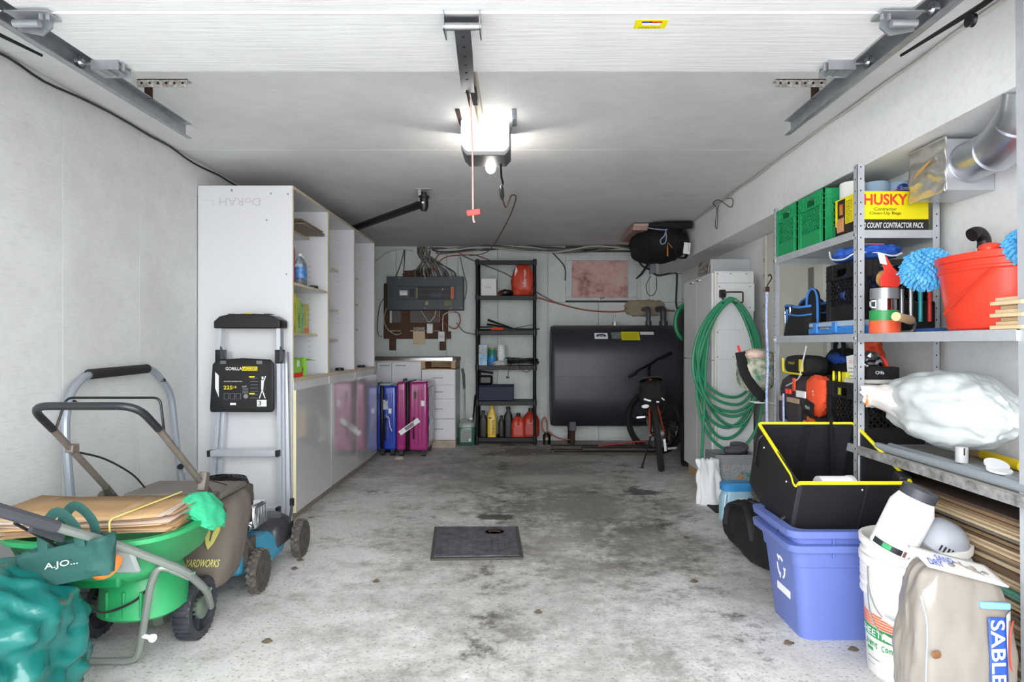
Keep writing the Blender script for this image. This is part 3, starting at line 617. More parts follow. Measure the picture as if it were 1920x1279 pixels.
def wheel(x,y,r,wd):
    w_=part(MB().lathe([(r*.72,-wd/2),(r*.93,-wd/2),(r,-wd*.3),(r,wd*.3),(r*.93,wd/2),(r*.72,wd/2)],32,TR(V(x,y,r),ry=PI/2)),'wheel',mat('mower_tyre','#2e2d2b',.85,var=.6,vs=40,col2='#736c62'),mw)
    tr=MB()
    for k in range(22):
        for j in (-1,1):
            a=2*PI*(k+.25*j)/22; c=V(x+j*wd*.22,y+r*math.cos(a),r+r*math.sin(a)); R=Matrix.Rotation(a,3,'X')@Matrix.Rotation(.5*j,3,'Y'); tr.box(c,(wd*.42,.008,.014),R)
    part(tr,'tread',mat('tread_dust','#45423d',.9,var=.5,vs=50,col2='#8a8378'),w_,smooth=0,kind='stuff')
    h=MB().lathe([(0,-wd*.35),(r*.22,-wd*.4),(r*.22,wd*.4),(0,wd*.42)],20,TR(V(x,y,r),ry=PI/2)); h.lathe([(r*.62,-wd*.3),(r*.74,-wd*.3),(r*.74,wd*.3),(r*.62,wd*.3),(r*.62,-wd*.3)],28,TR(V(x,y,r),ry=PI/2))
    for k in range(5):
        a=2*PI*k/5+.3; h.bar(V(x,y,r),V(x,y+r*.68*math.cos(a),r+r*.68*math.sin(a)),r*.2,wd*.5,X_)
    part(h,'hub',mat('hub_grey','#6c6b6e',.5),w_)
for (x,y,r) in ((-1.225,3.02,.098),(-1.205,3.53,.097),(-1.755,3.02,.098),(-1.775,3.53,.097)): wheel(x,y,r,.045)
part(MB().cyl(V(-1.755,3.02,.098),V(-1.225,3.02,.098),.008).cyl(V(-1.775,3.53,.097),V(-1.205,3.53,.097),.008),'axle',steel,mw)
def armpath(s): return [V(-1.48+s*.225,3.02,.20),V(-1.48+s*.215,2.92,.30),V(-1.48+s*.20,2.62,.575)]
part(MB().tube(rounded(armpath(1),.03),.014,8,flat=.8).bx(-1.275,-1.255,2.97,3.06,.13,.25),'lower_arm',mat('arm_dusty','#544f49',.7,var=.4,vs=20),mw); part(MB().tube(rounded(armpath(-1),.03),.014,8),'lower_arm',mat('arm_dusty','#544f49',.7),mw)
part(MB().tube([V(-1.28,2.66,.54),V(-1.297,2.31,.855)],.0125,10),'upper_arm',taupe,mw); part(MB().tube([V(-1.68,2.66,.54),V(-1.675,2.31,.855)],.0125,10),'upper_arm',taupe,mw)
part(MB().tube(rounded([V(-1.297,2.32,.845),V(-1.302,2.20,.94),V(-1.668,2.20,.94),V(-1.675,2.32,.845)],.07,7),.0135,12),'handle_bar',mat('handle_foam','#22252a',.35),mw)
part(MB().tube(rounded([V(-1.30,2.36,.83),V(-1.315,2.36,.955),V(-1.655,2.36,.955),V(-1.67,2.33,.85)],.025,5),.0045,8),'control_bail',blackm,mw)
for p,s in ((V(-1.283,2.66,.55),1),(V(-1.678,2.66,.55),-1)):
    part(MB().lathe([(0,-.012),(.02,-.012),(.024,0),(.02,.012),(0,.012)],6,TR(p+V(s*.03,-.01,-.02),ry=PI/2)).cyl(p,p+V(s*.03,-.01,-.02),.006),'wing_nut',mat('arm_dusty','#544f49'),mw)
part(MB().box(V(-1.275,2.60,.60),(.03,.035,.075),Matrix.Rotation(-.3,3,'X')),'rope_guide',taupe,mw,bev=.004)
part(MB().tube(spline([V(-1.675,2.44,.745),V(-1.64,2.55,.70),V(-1.60,2.66,.62),V(-1.58,2.72,.55)],6),.004,6).tube([V(-1.265,2.60,.61),V(-1.33,3.0,.49),V(-1.42,3.18,.48)],.0025,5),'control_cable',cableblack,mw)
part(MB().box(V(-1.675,2.42,.762),(.03,.04,.03)),'cable_clamp',taupe,mw,bev=.004)
bagm=mat('grass_bag_cloth','#6b6259',.9,var=.25,vs=7,bump=.3,bs=25)
def bagf(p,d): return p+V(0,.10*(p.z/.2),0)
bg=part(MB().blob(V(-1.445,2.82,.315),(.225,.125,.19),.035,3,44,26,pw=4.5,fn=bagf),'grass_bag',bagm,mw)
part(MB().bx(-1.67,-1.26,2.72,2.98,.498,.525),'bag_frame',taupe,mw,bev=.01)
yel=mat('logo_yellow','#c9c06a',.6)
text('YARDWORKS',V(-1.292,2.632,.262),X_,V(0,.45,1),.135,.03,yel,bg,off=.01,shear=.2,th=.005)
shield=[(-.035,.05),(0,.058),(.035,.05),(.037,.0),(.02,-.05),(0,-.075),(-.02,-.05),(-.037,.0)]
lg=part(MB().prism(shield,lambda u,v,d_:V(-1.283+u*.8,2.690+v*.5+d_,.375+v*.85),-.002,.003),'logo_shield',yel,bg,smooth=0)
part(MB().prism([(-.014,.03),(0,.02),(.014,.03),(.014,.01),(.006,-.005),(.004,-.04),(-.004,-.04),(-.006,-.005),(-.014,.01)],lambda u,v,d_:V(-1.283+u*.8,2.6875+v*.5+d_,.375+v*.85),-.001,0),'logo_mark',bagm,lg,smooth=0)
# ---------------------------------------------------------------- spreader
sp=thing('fertilizer_spreader','green push fertilizer spreader with black wheels and grey tube handle','spreader',(-1.47,2.45,0))
green=mat('spreader_green','#1c9a58',.4,var=.2,vs=5,col2='#7fbf9a'); tube_g=mat('spreader_tube','#8b928c',.4,.4)
T=TR(V(-1.465,2.375,0))
prof=[(.09,.325),(.18,.335),(.245,.385),(.285,.485),(.305,.497),(.305,.512),(.28,.512),(.237,.395),(.17,.345),(.0,.335)]
part(MB().lathe(prof,48,T,pw=3.2),'hopper',green,sp,smooth=50)
part(MB().lathe([(.155,.17),(.17,.18),(.16,.28),(.14,.335),(0,.34)],32,TR(V(-1.405,2.42,0)),sx=.82,sy=.85,pw=2.6),'impeller_housing',green,sp)
for x in (-1.46,-1.40,-1.34): box('housing_rib',green,sp,x,x+.008,2.272,2.285,.19,.28)
part(MB().bx(-1.60,-1.34,2.16,2.26,.335,.39),'control_shelf',mat('spreader_dark','#168049',.4),sp,bev=.01)
dl=part(MB().lathe([(0,0),(.055,0),(.052,.012),(.035,.022),(0,.024)],24,TR(V(-1.325,2.062,.46),rx=PI/2-.5)),'rate_dial',mat('dial_orange','#ef7f2f',.45),sp)
for k in range(7): part(MB().bar(V(-1.325+.012*(k-3),2.041,.45),V(-1.325+.012*(k-3),2.032,.485),.003,.004,Y_),'dial_ridge',mat('dial_orange','#ef7f2f'),dl)
part(MB().box(V(-1.30,2.085,.455),(.13,.02,.10),Matrix.Rotation(.5,3,'X')),'dial_plate',mat('plate_grey','#8f9896',.5),sp,bev=.02)
def swheel(x,y,label=None):
    r=.116; wd=.062
    w_=part(MB().lathe([(r*.74,-wd/2),(r*.96,-wd/2),(r,-wd*.4),(r,wd*.4),(r*.96,wd/2),(r*.74,wd/2),(r*.70,wd*.1),(r*.3,wd*.05),(r*.3,-wd*.05),(r*.70,-wd*.1),(r*.74,-wd/2)],40,TR(V(x,y,r),ry=PI/2)),'wheel',mat('spreader_wheel','#1d1f27',.5,var=.3,vs=20,col2='#686a70'),sp)
    for k in range(30):
        a=2*PI*k/30; part(MB().box(V(x,y+(r+.001)*math.cos(a),r+(r+.001)*math.sin(a)),(wd*.96,.012,.004),Matrix.Rotation(a-PI/2,3,'X')),'tread_bar',mat('spreader_wheel','#1d1f27'),w_,smooth=0) if k==-1 else None
    tr=MB()
    for k in range(30):
        a=2*PI*k/30; tr.box(V(x,y+(r+.0005)*math.cos(a),r+(r+.0005)*math.sin(a)),(wd*.96,.014,.005),Matrix.Rotation(a-PI/2,3,'X'))
    part(tr,'tread',mat('spreader_wheel','#1d1f27'),w_,smooth=0,kind='stuff')
    sp_=MB()
    for k in range(14):
        a=2*PI*k/14; sp_.bar(V(x,y+r*.3*math.cos(a),r+r*.3*math.sin(a)),V(x,y+r*.76*math.cos(a),r+r*.76*math.sin(a)),.003,wd*.7,X_)
    part(sp_,'web',mat('spreader_wheel','#1d1f27'),w_,smooth=0)
    part(MB().lathe([(0,-wd*.55),(r*.36,-wd*.5),(r*.36,wd*.5),(r*.3,wd*.58),(0,wd*.6)],24,TR(V(x,y,r),ry=PI/2)),'hub_cap',mat('hub_green','#5d6b5c',.5),w_)
swheel(-1.285,2.555); swheel(-1.69,2.575)
part(MB().cyl(V(-1.70,2.565,.116),V(-1.27,2.565,.116),.009),'axle',steel,sp)
part(MB().lathe([(0,-.03),(.05,-.03),(.055,.0),(.04,.03),(0,.03)],16,TR(V(-1.42,2.55,.10),ry=PI/2)),'gearbox',mat('hub_green','#5d6b5c'),sp)
for s,xt,xe in ((1,-1.245,-1.385),(-1,-1.70,-1.66)):
    p0=[V(-1.225,2.555,.12),V(-1.165,2.40,.24),V(-1.15,2.22,.375),V(-1.27,2.02,.53)] if s>0 else [V(-1.72,2.575,.12),V(-1.785,2.40,.24),V(-1.79,2.22,.375),V(-1.73,2.02,.53)]; b_=p0[-1]; c=V(-1.365,1.70,.715) if s>0 else V(-1.655,1.70,.715)
    part(MB().tube(rounded(p0+[c],.05),.0135,10),'frame_tube',tube_g,sp)
    part(MB().tube([b_.lerp(c,.55),b_.lerp(c,1.0),c+(c-b_)*.4],[.0175,.0175,.0175],10),'grip',mat('grip_grey','#3e3f45',.8),sp)
    for q in (.1,.9): p=p0[1].lerp(p0[2],q); part(MB().cyl(p-V(.022,0,0),p+V(.024,0,.0),.006,seg=6),'bolt',chrome,sp)
part(MB().tube(rounded([V(-1.155,2.26,.34),V(-1.23,2.20,.405),V(-1.27,2.22,.33),V(-1.345,2.30,.12),V(-1.38,2.33,.014),V(-1.60,2.33,.014),V(-1.65,2.30,.15),V(-1.74,2.22,.37)],.05),.0125,10),'stand',tube_g,sp)
part(MB().cyl(V(-1.35,2.30,.12),V(-1.30,2.28,.12),.008).cyl(V(-1.30,2.28,.12),V(-1.292,2.276,.12),.014),'stand_peg',paper,sp)
part(MB().tube(spline([V(-1.39,1.78,.66),V(-1.40,2.0,.50),V(-1.46,2.12,.34),V(-1.44,2.22,.235),V(-1.36,2.26,.25),V(-1.33,2.30,.28)],7),.0045,6),'control_cable',cableblack,sp)
part(MB().bar(V(-1.375,1.82,.635),V(-1.36,1.92,.575),.02,.012,X_),'trigger',mat('grip_grey','#3e3f45'),sp)
# folded kraft bags across the hopper
kraft=[mat('kraft_%d'%k,c,.85,var=.25,vs=9) for k,c in enumerate(('#c3a27a','#b18d63','#cdb08b','#a58460','#c0a998','#bcae9f'))]
random.seed(11)
for k in range(26):
    z=.5145+k*.0022; w_=random.uniform(.50,.57); d_=random.uniform(.26,.32)
    R=Matrix.Rotation(random.uniform(-.09,.09)+.12,3,'Z')
    x=-1.485+random.uniform(-.03,.03)-(.012 if k>10 else 0); y=2.31+random.uniform(-.03,.03)
    mb=MB(); n=9
    def P(u,v): 
        q=R@V((u-.5)*w_,(v-.5)*d_,0); return V(x+q.x,y+q.y,z+.0022*math.sin(u*5+k)+.012*max(0,abs(u-.5)-.3)*(k-6)*.25)
    mb.grid(P,n,4)
    solo(mb,'paper_bag',kraft[k%6],'folded brown paper bag, '+from_top(25-k)+' of the stack across the green hopper','paper bag','brown paper bags stacked on the spreader',solid=.0018)
solo(MB().tube(rounded([V(-1.345,2.12,.535),V(-1.345,2.115,.578),V(-1.31,2.50,.582)],.02),.003,5),'string',mat('yellow_string','#dcd27a',.7),'yellow string tied round the brown paper bag stack','string')
# green glove draped over the rim
def glove(p,d): 
    q=p.copy(); q.z-= .9*max(0,p.x-.0)**1.0*(1 if p.x>0 else 0); return q
solo(MB().blob(V(-1.205,2.44,.545),(.075,.10,.045),.16,2.6,40,26,seed=4,fn=glove),'work_glove',mat('glove_green','#37b784',.8,bump=.3,bs=40),'bright green cloth glove draped over the hopper rim','glove')
# dark green tote bag
tt=thing('tote_bag','dark green cloth tote bag hanging in front of the green hopper','bag',(-1.36,2.0,.40))
tm=mat('tote_green','#1c4a45',.75,bump=.15,bs=60)
def tote(u,v):
    a=2*PI*u; x=-1.375+.14*math.copysign(abs(math.cos(a))**.5,math.cos(a)); y=1.965+.04*math.copysign(abs(math.sin(a))**.7,math.sin(a))*(.6+.4*v)
    return V(x+.012*noise.noise(V(a,v*3,1)),y+.02*noise.noise(V(math.cos(a)*2,v*3,5)),.435+.115*v+.06*(x+1.375)/.14*.5+.012*noise.noise(V(math.cos(a)*3,2,v)))
mb=MB().grid(tote,44,8,cu=True); mb.f.append([i*8 for i in range(44)])
tb=part(mb,'bag_body',tm,tt,solid=.004)
for y in (1.925,2.0):
    part(MB().tube(spline([V(-1.42,y,.53),V(-1.415,y-.005,.60),V(-1.37,y-.01,.655),V(-1.32,y-.005,.61),V(-1.31,y,.55)],6),.015,6,flat=.15),'bag_strap',tm,tt)
text('A.JO...',V(-1.36,1.924,.50),V(1,0,.18),V(-.18,0,1),.10,.022,wink,tb,th=.008,shear=.1)
# teal tarpaulin bag in the corner
def tarpfn(p,d):
    k=1+.05*math.sin(d.z*6+4*noise.noise(d*1.6))*.5+.16*abs(noise.noise(d*2.6))+.06*abs(noise.noise(d*6.5+V(3,1,2))); return V(p.x*k,p.y*k,p.z)
solo(MB().blob(V(-1.635,1.86,.245),(.30,.26,.262),.07,2.2,130,90,pw=2.5,seed=2,fn=tarpfn,flat=-.236),'tarpaulin_bag',mat('tarp_teal','#0c5f5a',.24,bump=.12,bs=14,var=.15,vs=5,col2='#3f9a92'),'shiny teal tarpaulin bag slumped in the near left corner','bag',smooth=80)
# ================================================================ back: counter, drawers, suitcases
bc=thing('base_cabinet','white two-door base cabinet under the steel worktop','cabinet',(-1.5,7.45,0))
box('body',white,bc,-2.06,-1.123,7.22,7.735,.10,.955); box('kick_board',mat('toe_wood','#a49a8d'),bc,-2.06,-1.123,7.25,7.28,0,.10)
for (a,b_) in ((-2.05,-1.62),(-1.617,-1.452),(-1.449,-1.126)):
    if a<-2: a=-2.05
    dr=box('door',white,bc,a,b_,7.20,7.22,.105,.945,bev=.002)
    if a>-2: part(MB().tube(rounded([V(a+.05 if a>-1.5 else a+.04,7.2,.912),V(a+.05 if a>-1.5 else a+.04,7.182,.912),V(a+.15 if a>-1.5 else a+.14,7.182,.912),V(a+.15 if a>-1.5 else a+.14,7.2,.912)],.008),.005,6),'handle',greym,dr)
dc=thing('drawer_cabinet','white four-drawer cabinet at the end of the steel worktop','drawers',(-.935,7.45,0))
box('body',white,dc,-1.118,-.745,7.215,7.735,.085,.865); box('kick_board',mat('pale_kick','#b7aa99',.75,var=.4,vs=10),dc,-1.118,-.742,7.205,7.73,0,.083)
for (z0,z1) in ((.70,.85),(.545,.695),(.325,.54),(.10,.32)):
    dr=box('drawer',white,dc,-1.114,-.75,7.195,7.215,z0,z1,bev=.002); zc=z0+(z1-z0)*.5
    part(MB().tube(rounded([V(-.985,7.195,zc),V(-.985,7.178,zc),V(-.885,7.178,zc),V(-.885,7.195,zc)],.008),.005,6),'handle',greym,dr)
fr_=MB().bx(-1.118,-1.08,7.21,7.735,.867,.955); fr_.bx(-.79,-.745,7.21,7.735,.867,.955); fr_.bx(-1.08,-.79,7.7,7.735,.867,.955); fr_.bx(-1.118,-.745,7.21,7.735,.866,.876)
part(fr_,'open_frame',wood,dc,smooth=0)
wt=thing('worktop','steel fronted grey worktop over the base cabinets','worktop',(-1.4,7.45,.958))
box('top',mat('worktop_grey','#57514a',.5),wt,-2.06,-.735,7.19,7.735,.957,1.0,bev=.002); box('front_trim',chrome,wt,-2.06,-.775,7.183,7.19,.965,1.0,bev=.002); box('under_edge',edge,wt,-2.06,-.735,7.186,7.19,.956,.965,bev=0)
def suitcase(label,x0,x1,y0,y1,h,m_,blackband):
    t=thing('suitcase',label,'suitcase',((x0+x1)/2,(y0+y1)/2,0)); z0=.065; cx=x0+(x1-x0)*blackband; wd=x1-x0
    for (a,b_) in ((x0,cx-.016),(cx+.016,x1)):
        sh=MB().grid(lambda u,v:V(0,0,0),2,2) if False else None
        o=box('shell_half',m_,t,a,b_,y0,y1,z0,h,bev=.028)
        o.modifiers['bevel'].segments=5
        for k in range(3): box('shell_rib',m_,o,a+(b_-a)*(.3+.2*k)-.006,a+(b_-a)*(.3+.2*k)+.006,y0-.004,y0+.01,z0+.06,h-.08,bev=.004)
    zp=box('zip_band',black,t,cx-.024,cx+.024,y0-.004,y1+.004,z0+.01,h+.004,bev=.03)
    part(MB().tube(rounded([V(cx-.055,y0+.10,h),V(cx-.055,y0+.10,h+.018),V(cx-.055,y0+.25,h+.018),V(cx-.055,y0+.25,h)],.015),.009,8),'top_handle',black,t)
    part(MB().tube(rounded([V(cx+wd*.2,y0,h*.5+.02),V(cx+wd*.2,y0-.022,h*.5),V(cx+wd*.2,y0-.022,h*.5-.17),V(cx+wd*.2,y0,h*.5-.19)],.012),.008,8),'side_handle',black,t)
    part(MB().bx(cx+wd*.2,cx+wd*.28,y0-.008,y0,h*.78,h*.87),'lock',black,t,bev=.004)
    for x in (x0+.045,x1-.045):
        for y in (y0+.05,y1-.05):
            w_=part(MB().cyl(V(x-.02,y,.029),V(x+.02,y,.029),.028,seg=18),'wheel',mat('case_wheel','#25262a',.5),t)
            part(MB().bx(x-.026,x+.026,y-.02,y+.03,.03,.078),'wheel_fork',black,w_,bev=.006)
    return t
bm_=mat('case_blue','#2039a8',.25,coat=.3,var=.3,vs=6,col2='#4f74d8'); pm=mat('case_pink','#a32a73',.25,coat=.4)
t=suitcase('royal blue hard suitcase standing beside the pink one','A'and -1.487,-1.292,6.65,7.12,.725,bm_,.24)
part(MB().box(V(-1.40,6.645,.53),(.05,.003,.10)),'sticker',mat('sticker_print','#dfe4ee',.5,var=.9,vs=60,col2='#151c40'),t); box('tag',paper,t,-1.37,-1.34,6.643,6.646,.44,.49,bev=0)
part(MB().tube(rounded([V(-1.39,6.65,.42),V(-1.39,6.63,.41),V(-1.36,6.62,.40),V(-1.35,6.62,.31),V(-1.33,6.62,.26)],.01),.011,6,flat=.2),'paper_strap',paper,t)
for z in (.40,.29): part(MB().tube(rounded([V(-1.40,6.65,z+.03),V(-1.40,6.63,z+.03),V(-1.40,6.63,z),V(-1.37,6.63,z)],.005),.007,6),'silver_handle',chrome,t)
part(MB().blob(V(-1.40,6.72,.735),(.07,.08,.02),.15,5,20,12),'plastic_wrap',mat('grey_wrap','#b9bcc2',.3),t)
t=suitcase('magenta pink hard suitcase with a white airline tag','suit' and -1.283,-.965,6.60,7.09,.765,pm,.36)
tg=part(MB().box(V(-1.145,6.572,.315),(.24,.002,.05),Matrix.Rotation(-.62,3,'Y')),'airline_tag',paper,t); tg2=part(MB().box(V(-1.145,6.5705,.315),(.10,.001,.036),Matrix.Rotation(-.62,3,'Y')),'barcode',mat('barcode_grey','#9a9ca0',.6,var=.9,vs=90,col2='#222222',stretch=(3,1,.2)),tg)
box('sticker',paper,t,-1.03,-.998,6.595,6.599,.52,.575,bev=0)
# wrapping seen on the pink case's far shell
part(MB().grid(lambda u,v:V(-.957+.012*noise.noise(V(u*6,v*6,1)),6.65+.4*u,.12+.58*v),14,18),'plastic_wrap',mat('clear_wrap','#d6d8da',.2,var=.5,vs=12,col2='#5d5f63'),t,solid=.002)
solo(MB().blob(V(-1.22,6.42,.018),(.05,.03,.02),.3,5,20,12,flat=-.017),'paper_scrap',mat('scrap','#a59a8f',.8),'crumpled paper scrap on the floor before the pink suitcase','scrap')
# ---------------------------------------------------------------- electrical panel
pn=thing('electrical_panel','grey electrical breaker panel on the back wall','breaker panel',(-1.14,7.7,1.54))
pg=mat('panel_grey','#42474e',.45,.1,var=.2,vs=6); pg2=mat('panel_grey_dark','#33373d',.4,.2)
box('panel_cover',pg,pn,-1.588,-.693,7.60,7.738,1.545,1.94,bev=.006)
ip=box('inset_frame',pg2,pn,-1.47,-.785,7.595,7.60,1.665,1.825,bev=.003)
box('door_plate',pg,ip,-1.462,-1.25,7.592,7.595,1.672,1.818,bev=.002)
card('warning_label',paper,ip,V(-1.39,7.592,1.745),X_,Z_,.09,.055); card('warning_band',red,ip,V(-1.39,7.5908,1.758),X_,Z_,.08,.008)
box('main_breaker',black,ip,-1.315,-1.265,7.575,7.595,1.695,1.79,bev=.003); card('gold_strip',mat('gold_label','#8d8a4a',.5),ip,V(-1.235,7.592,1.745),X_,Z_,.018,.12)
box('breaker_bed',mat('bed_black','#17181a',.5),ip,-1.222,-.842,7.588,7.595,1.672,1.818,bev=.002)
for r_,z in enumerate((1.785,1.72)):
    for k in range(18):
        x=-1.205+k*.0203
        if r_==1 and 7<=k<=12:
            box('blank_plate',pg,ip,x,x+.018,7.583,7.588,z-.028,z+.028,bev=.001); continue
        b_=box('breaker',black,ip,x,x+.0175,7.58,7.588,z-.028,z+.026,bev=.001)
        box('toggle',mat('toggle_w','#e8e8e8',.5) if (r_==0 and k==13) else mat('toggle_grey','#55575b',.5),b_,x+.004,x+.013,7.572,7.58,z-.004,z+.010,bev=.001)
card('orange_strip',mat('orange_label','#d2602e',.5),ip,V(-.822,7.592,1.745),X_,Z_,.034,.145)
card('note',mat('note_beige','#a39b6c',.8),pn,V(-1.12,7.60,1.625),X_,Z_,.035,.045); card('note',mat('note_beige2','#9a9566',.8,var=.9,vs=60,col2='#3a3a30'),pn,V(-.875,7.60,1.625),X_,Z_,.085,.055)
for (x,z) in ((-1.44,1.92),(-1.14,1.92),(-.84,1.92),(-.84,1.57),(-1.14,1.57),(-.715,1.57)): part(MB().cyl(V(x,7.6,z),V(x,7.595,z),.007,seg=8),'screw',greym,pn)
# wooden backing frame
wf=thing('backing_frame','dark wooden board frame behind the breaker panel','board frame',(-1.2,7.72,1.08))
for (x0,x1,z0,z1,y0) in ((-1.645,-1.58,1.21,1.865,7.70),(-1.645,-.85,1.21,1.30,7.705),(-1.60,-.90,1.31,1.40,7.712),(-1.44,-1.34,1.22,1.545,7.70),(-.98,-.885,1.30,1.545,7.70),(-1.58,-1.505,1.075,1.22,7.70),(-.985,-.91,1.075,1.22,7.705),(-1.555,-.99,1.40,1.545,7.732)):
    box('board',darkwood if y0<7.73 else mat('grey_board','#6e6765',.8),wf,x0,x1,y0,7.737,z0,z1,bev=.003)
t=thing('thermostat_box','small white relay box wired below the breaker panel','box',(-1.095,7.69,1.28)); box('box_body',paper,t,-1.128,-1.06,7.66,7.70,1.275,1.39,bev=.004); text('HONEY',V(-1.094,7.66,1.375),X_,Z_,.045,.012,ink,t)
t=thing('junction_box','white junction box on the lowest board right of the relay box','box',(-.955,7.69,1.18)); box('box_body',paper,t,-.995,-.92,7.66,7.704,1.178,1.295,bev=.004); 
for k in range(3): card('print_line',greyp,t,V(-.957,7.66,1.25-.012*k),X_,Z_,.05,.003)
t=thing('cover_plate','cream cover plate with peeling top below the breaker panel','plate',(-1.225,7.69,1.15)); box('plate',mat('cream_plate','#cdb896',.6),t,-1.297,-1.155,7.69,7.703,1.15,1.30,bev=.002); box('peeled_top',mat('peel','#b9ad97',.8,var=.9,vs=50,col2='#3a2e24'),t,-1.293,-1.157,7.688,7.703,1.30,1.35,bev=.002)
# ---------------------------------------------------------------- cables of the back wall
random.seed(21)
grp='cables rising from the breaker panel'
for k in range(22):
    x0=-1.24+.46*k/22+random.uniform(-.01,.01); xm=-1.20+random.uniform(-.04,.10); 
    p=[V(x0,7.68-random.uniform(0,.05),1.935),V(x0-.02,7.66,2.0),V((x0+xm)/2,7.67-random.uniform(0,.03),2.10),V(xm,7.69,2.2),V(xm+random.uniform(-.05,.05),7.70,2.30)]
    solo(MB().tube(spline(p,6),random.choice((.006,.008,.009)),6),'panel_cable',(cablegrey,cableblack,cablegrey,mat('cable_dark','#3a3a3b',.6),cablewhite)[k%5],('leftmost' if k==0 else ORD[k]+' from left')+' cable in the bundle rising from the breaker panel','cable',grp)
for k in range(9):
    y=7.70-.006*k; z=2.285-.008*(k%5); p=[V(-1.25+.06*k,y,2.27)]
    for j in range(14): p.append(V(-1.0+j*.2,y,z-.035*math.sin(j*.9+k*.3)*(.6 if k%2 else .9)+random.uniform(-.012,.012)))
    solo(MB().tube(spline(p,4),random.choice((.005,.007,.009)),6),'ceiling_cable',(cableblack,cablegrey,cablewhite)[k%3],'cable draped along the back wall top, '+('nearest' if k==0 else ORD[k]+' from')+' the wall','cable','cables along the top of the back wall')
def wire(pts,r,m_,label,name='wire'): return solo(MB().tube(spline(pts,7),r,6),name,m_,label,'wire')
B=7.70
wire([V(-.90,B,1.94),V(-1.0,B-.02,2.06),V(-1.06,B-.02,2.0),V(-1.04,B-.02,2.12),V(-.98,B,2.22),V(-.85,B,2.26),V(-.7,B,2.2)],.006,cablered,'red wire curling above the right end of the breaker panel')
wire([V(-1.0,B,1.97),V(-1.0,B,2.1),V(-.9,B,2.18),V(-.72,B,2.20),V(-.55,B,2.2),V(-.35,B,2.12)],.006,cablered,'red wire running from the panel bundle to behind the black rack')
wire([V(-.76,B,2.18),V(-.77,B,2.05),V(-.76,B,1.94)],.006,cablewhite,'pale wire hanging straight down to the panel top right corner')
wire([V(-.74,B,2.18),V(-.70,B,2.0),V(-.665,B,1.85),V(-.68,B,1.7),V(-.72,B,1.62)],.006,cablegrey,'grey wire bowing round the right edge of the breaker panel')
wire([V(-1.50,B-.02,1.94),V(-1.44,B-.01,2.1),V(-1.40,B,2.27)],.005,cableblack,'left black wire of two above the left end of the panel')
wire([V(-1.41,B-.02,1.94),V(-1.40,B-.01,2.1),V(-1.395,B,2.26)],.005,cableblack,'right black wire of two above the left end of the panel')
wire([V(-1.76,7.6,2.08),V(-1.6,7.66,2.22),V(-1.45,B,2.27),V(-1.3,B,2.25)],.007,cablewhite,'pale wire drooping from the wall top down behind the cabinets')
wire([V(-1.60,B,1.60),V(-1.64,B-.01,1.45),V(-1.6,B-.01,1.33),V(-1.5,B-.01,1.26),V(-1.43,B-.01,1.28)],.004,cablewhite,'thin white wire looping down the left of the wooden frame')
wire([V(-1.60,B,1.75),V(-1.69,B,1.6),V(-1.72,B,1.35),V(-1.70,B,1.25),V(-1.66,B,1.24)],.004,cableblack,'thin black wire looping outside the left edge of the wooden frame')
wire([V(-1.2,7.65,1.55),V(-1.15,7.65,1.47),V(-1.10,7.655,1.41),V(-1.04,7.65,1.47),V(-1.02,7.65,1.55)],.005,cablewhite,'white wire forming a V into the white relay box')
wire([V(-1.13,7.65,1.55),V(-1.0,7.65,1.47),V(-.9,7.65,1.38),V(-.80,7.66,1.33),V(-.74,7.66,1.40),V(-.75,7.66,1.50),V(-.82,7.67,1.53),V(-.95,7.67,1.49)],.006,cablered,'red wire making an open loop right below the breaker panel')
wire([V(-.94,7.65,1.30),V(-.94,7.65,1.42),V(-.92,7.66,1.5),V(-.8,7.66,1.54)],.006,cablewhite,'white wire coming up out of the junction box')
wire([V(-.78,7.66,1.40),V(-.7,B,1.30),V(-.60,B,1.27),V(-.48,B,1.26)],.006,cablegrey,'grey wire passing from the panel to behind the black rack')
wire([V(-.72,B,2.2),V(-.5,B,2.1),V(-.2,B,1.98),V(.1,B,1.80),V(.35,B,1.66),V(.5,B,1.61)],.008,cablegrey,'grey cable sloping down behind the black rack')
wire([V(.17,B,1.70),V(.45,B,1.62),V(.75,B,1.55),V(1.1,B-.01,1.53),V(1.35,B-.01,1.56),V(1.6,B-.02,1.55),V(1.80,B,1.54)],.008,cablered,'red extension cord slung across the wall above the oil tank','extension_cord')
wire([V(.2,B,2.27),V(.32,B,2.25),V(.42,B,2.16),V(.50,B,2.05),V(.505,B,1.9)],.007,cableblack,'black cable curving down to the left side of the window')
t=thing('conduit','grey conduit box with black diagonal pipe right of the window','conduit',(1.55,B,1.85))
part(MB().cyl(V(1.555,B,2.28),V(1.555,B,2.10),.012),'vertical_pipe',white,t); box('conduit_box',greym,t,1.50,1.56,7.66,7.735,1.985,2.115,bev=.006)
part(MB().tube([V(1.34,7.69,1.92),V(1.40,7.69,1.97),V(1.53,7.68,2.17)],[.008,.014,.014],8),'diagonal_pipe',mat('pipe_dark','#37302c',.6,.3),t); part(MB().tube(spline([V(1.37,B,2.14),V(1.42,B,2.07),V(1.50,B,2.03),V(1.56,B,1.98),V(1.62,B,1.96),V(1.80,B-.02,1.99),V(1.82,B-.02,1.9),V(1.81,B-.02,1.65),V(1.83,B-.02,1.55)],6),.011,6),'flexible_conduit',mat('cable_dark2','#2c2b2a',.6),t)
wire([V(1.52,B,1.96),V(1.46,B-.02,1.85),V(1.47,B-.02,1.75),V(1.53,B-.02,1.72),V(1.58,B-.02,1.80),V(1.58,B-.01,1.94)],.004,cableblack,'thin wire ring hanging right of the insulated window')
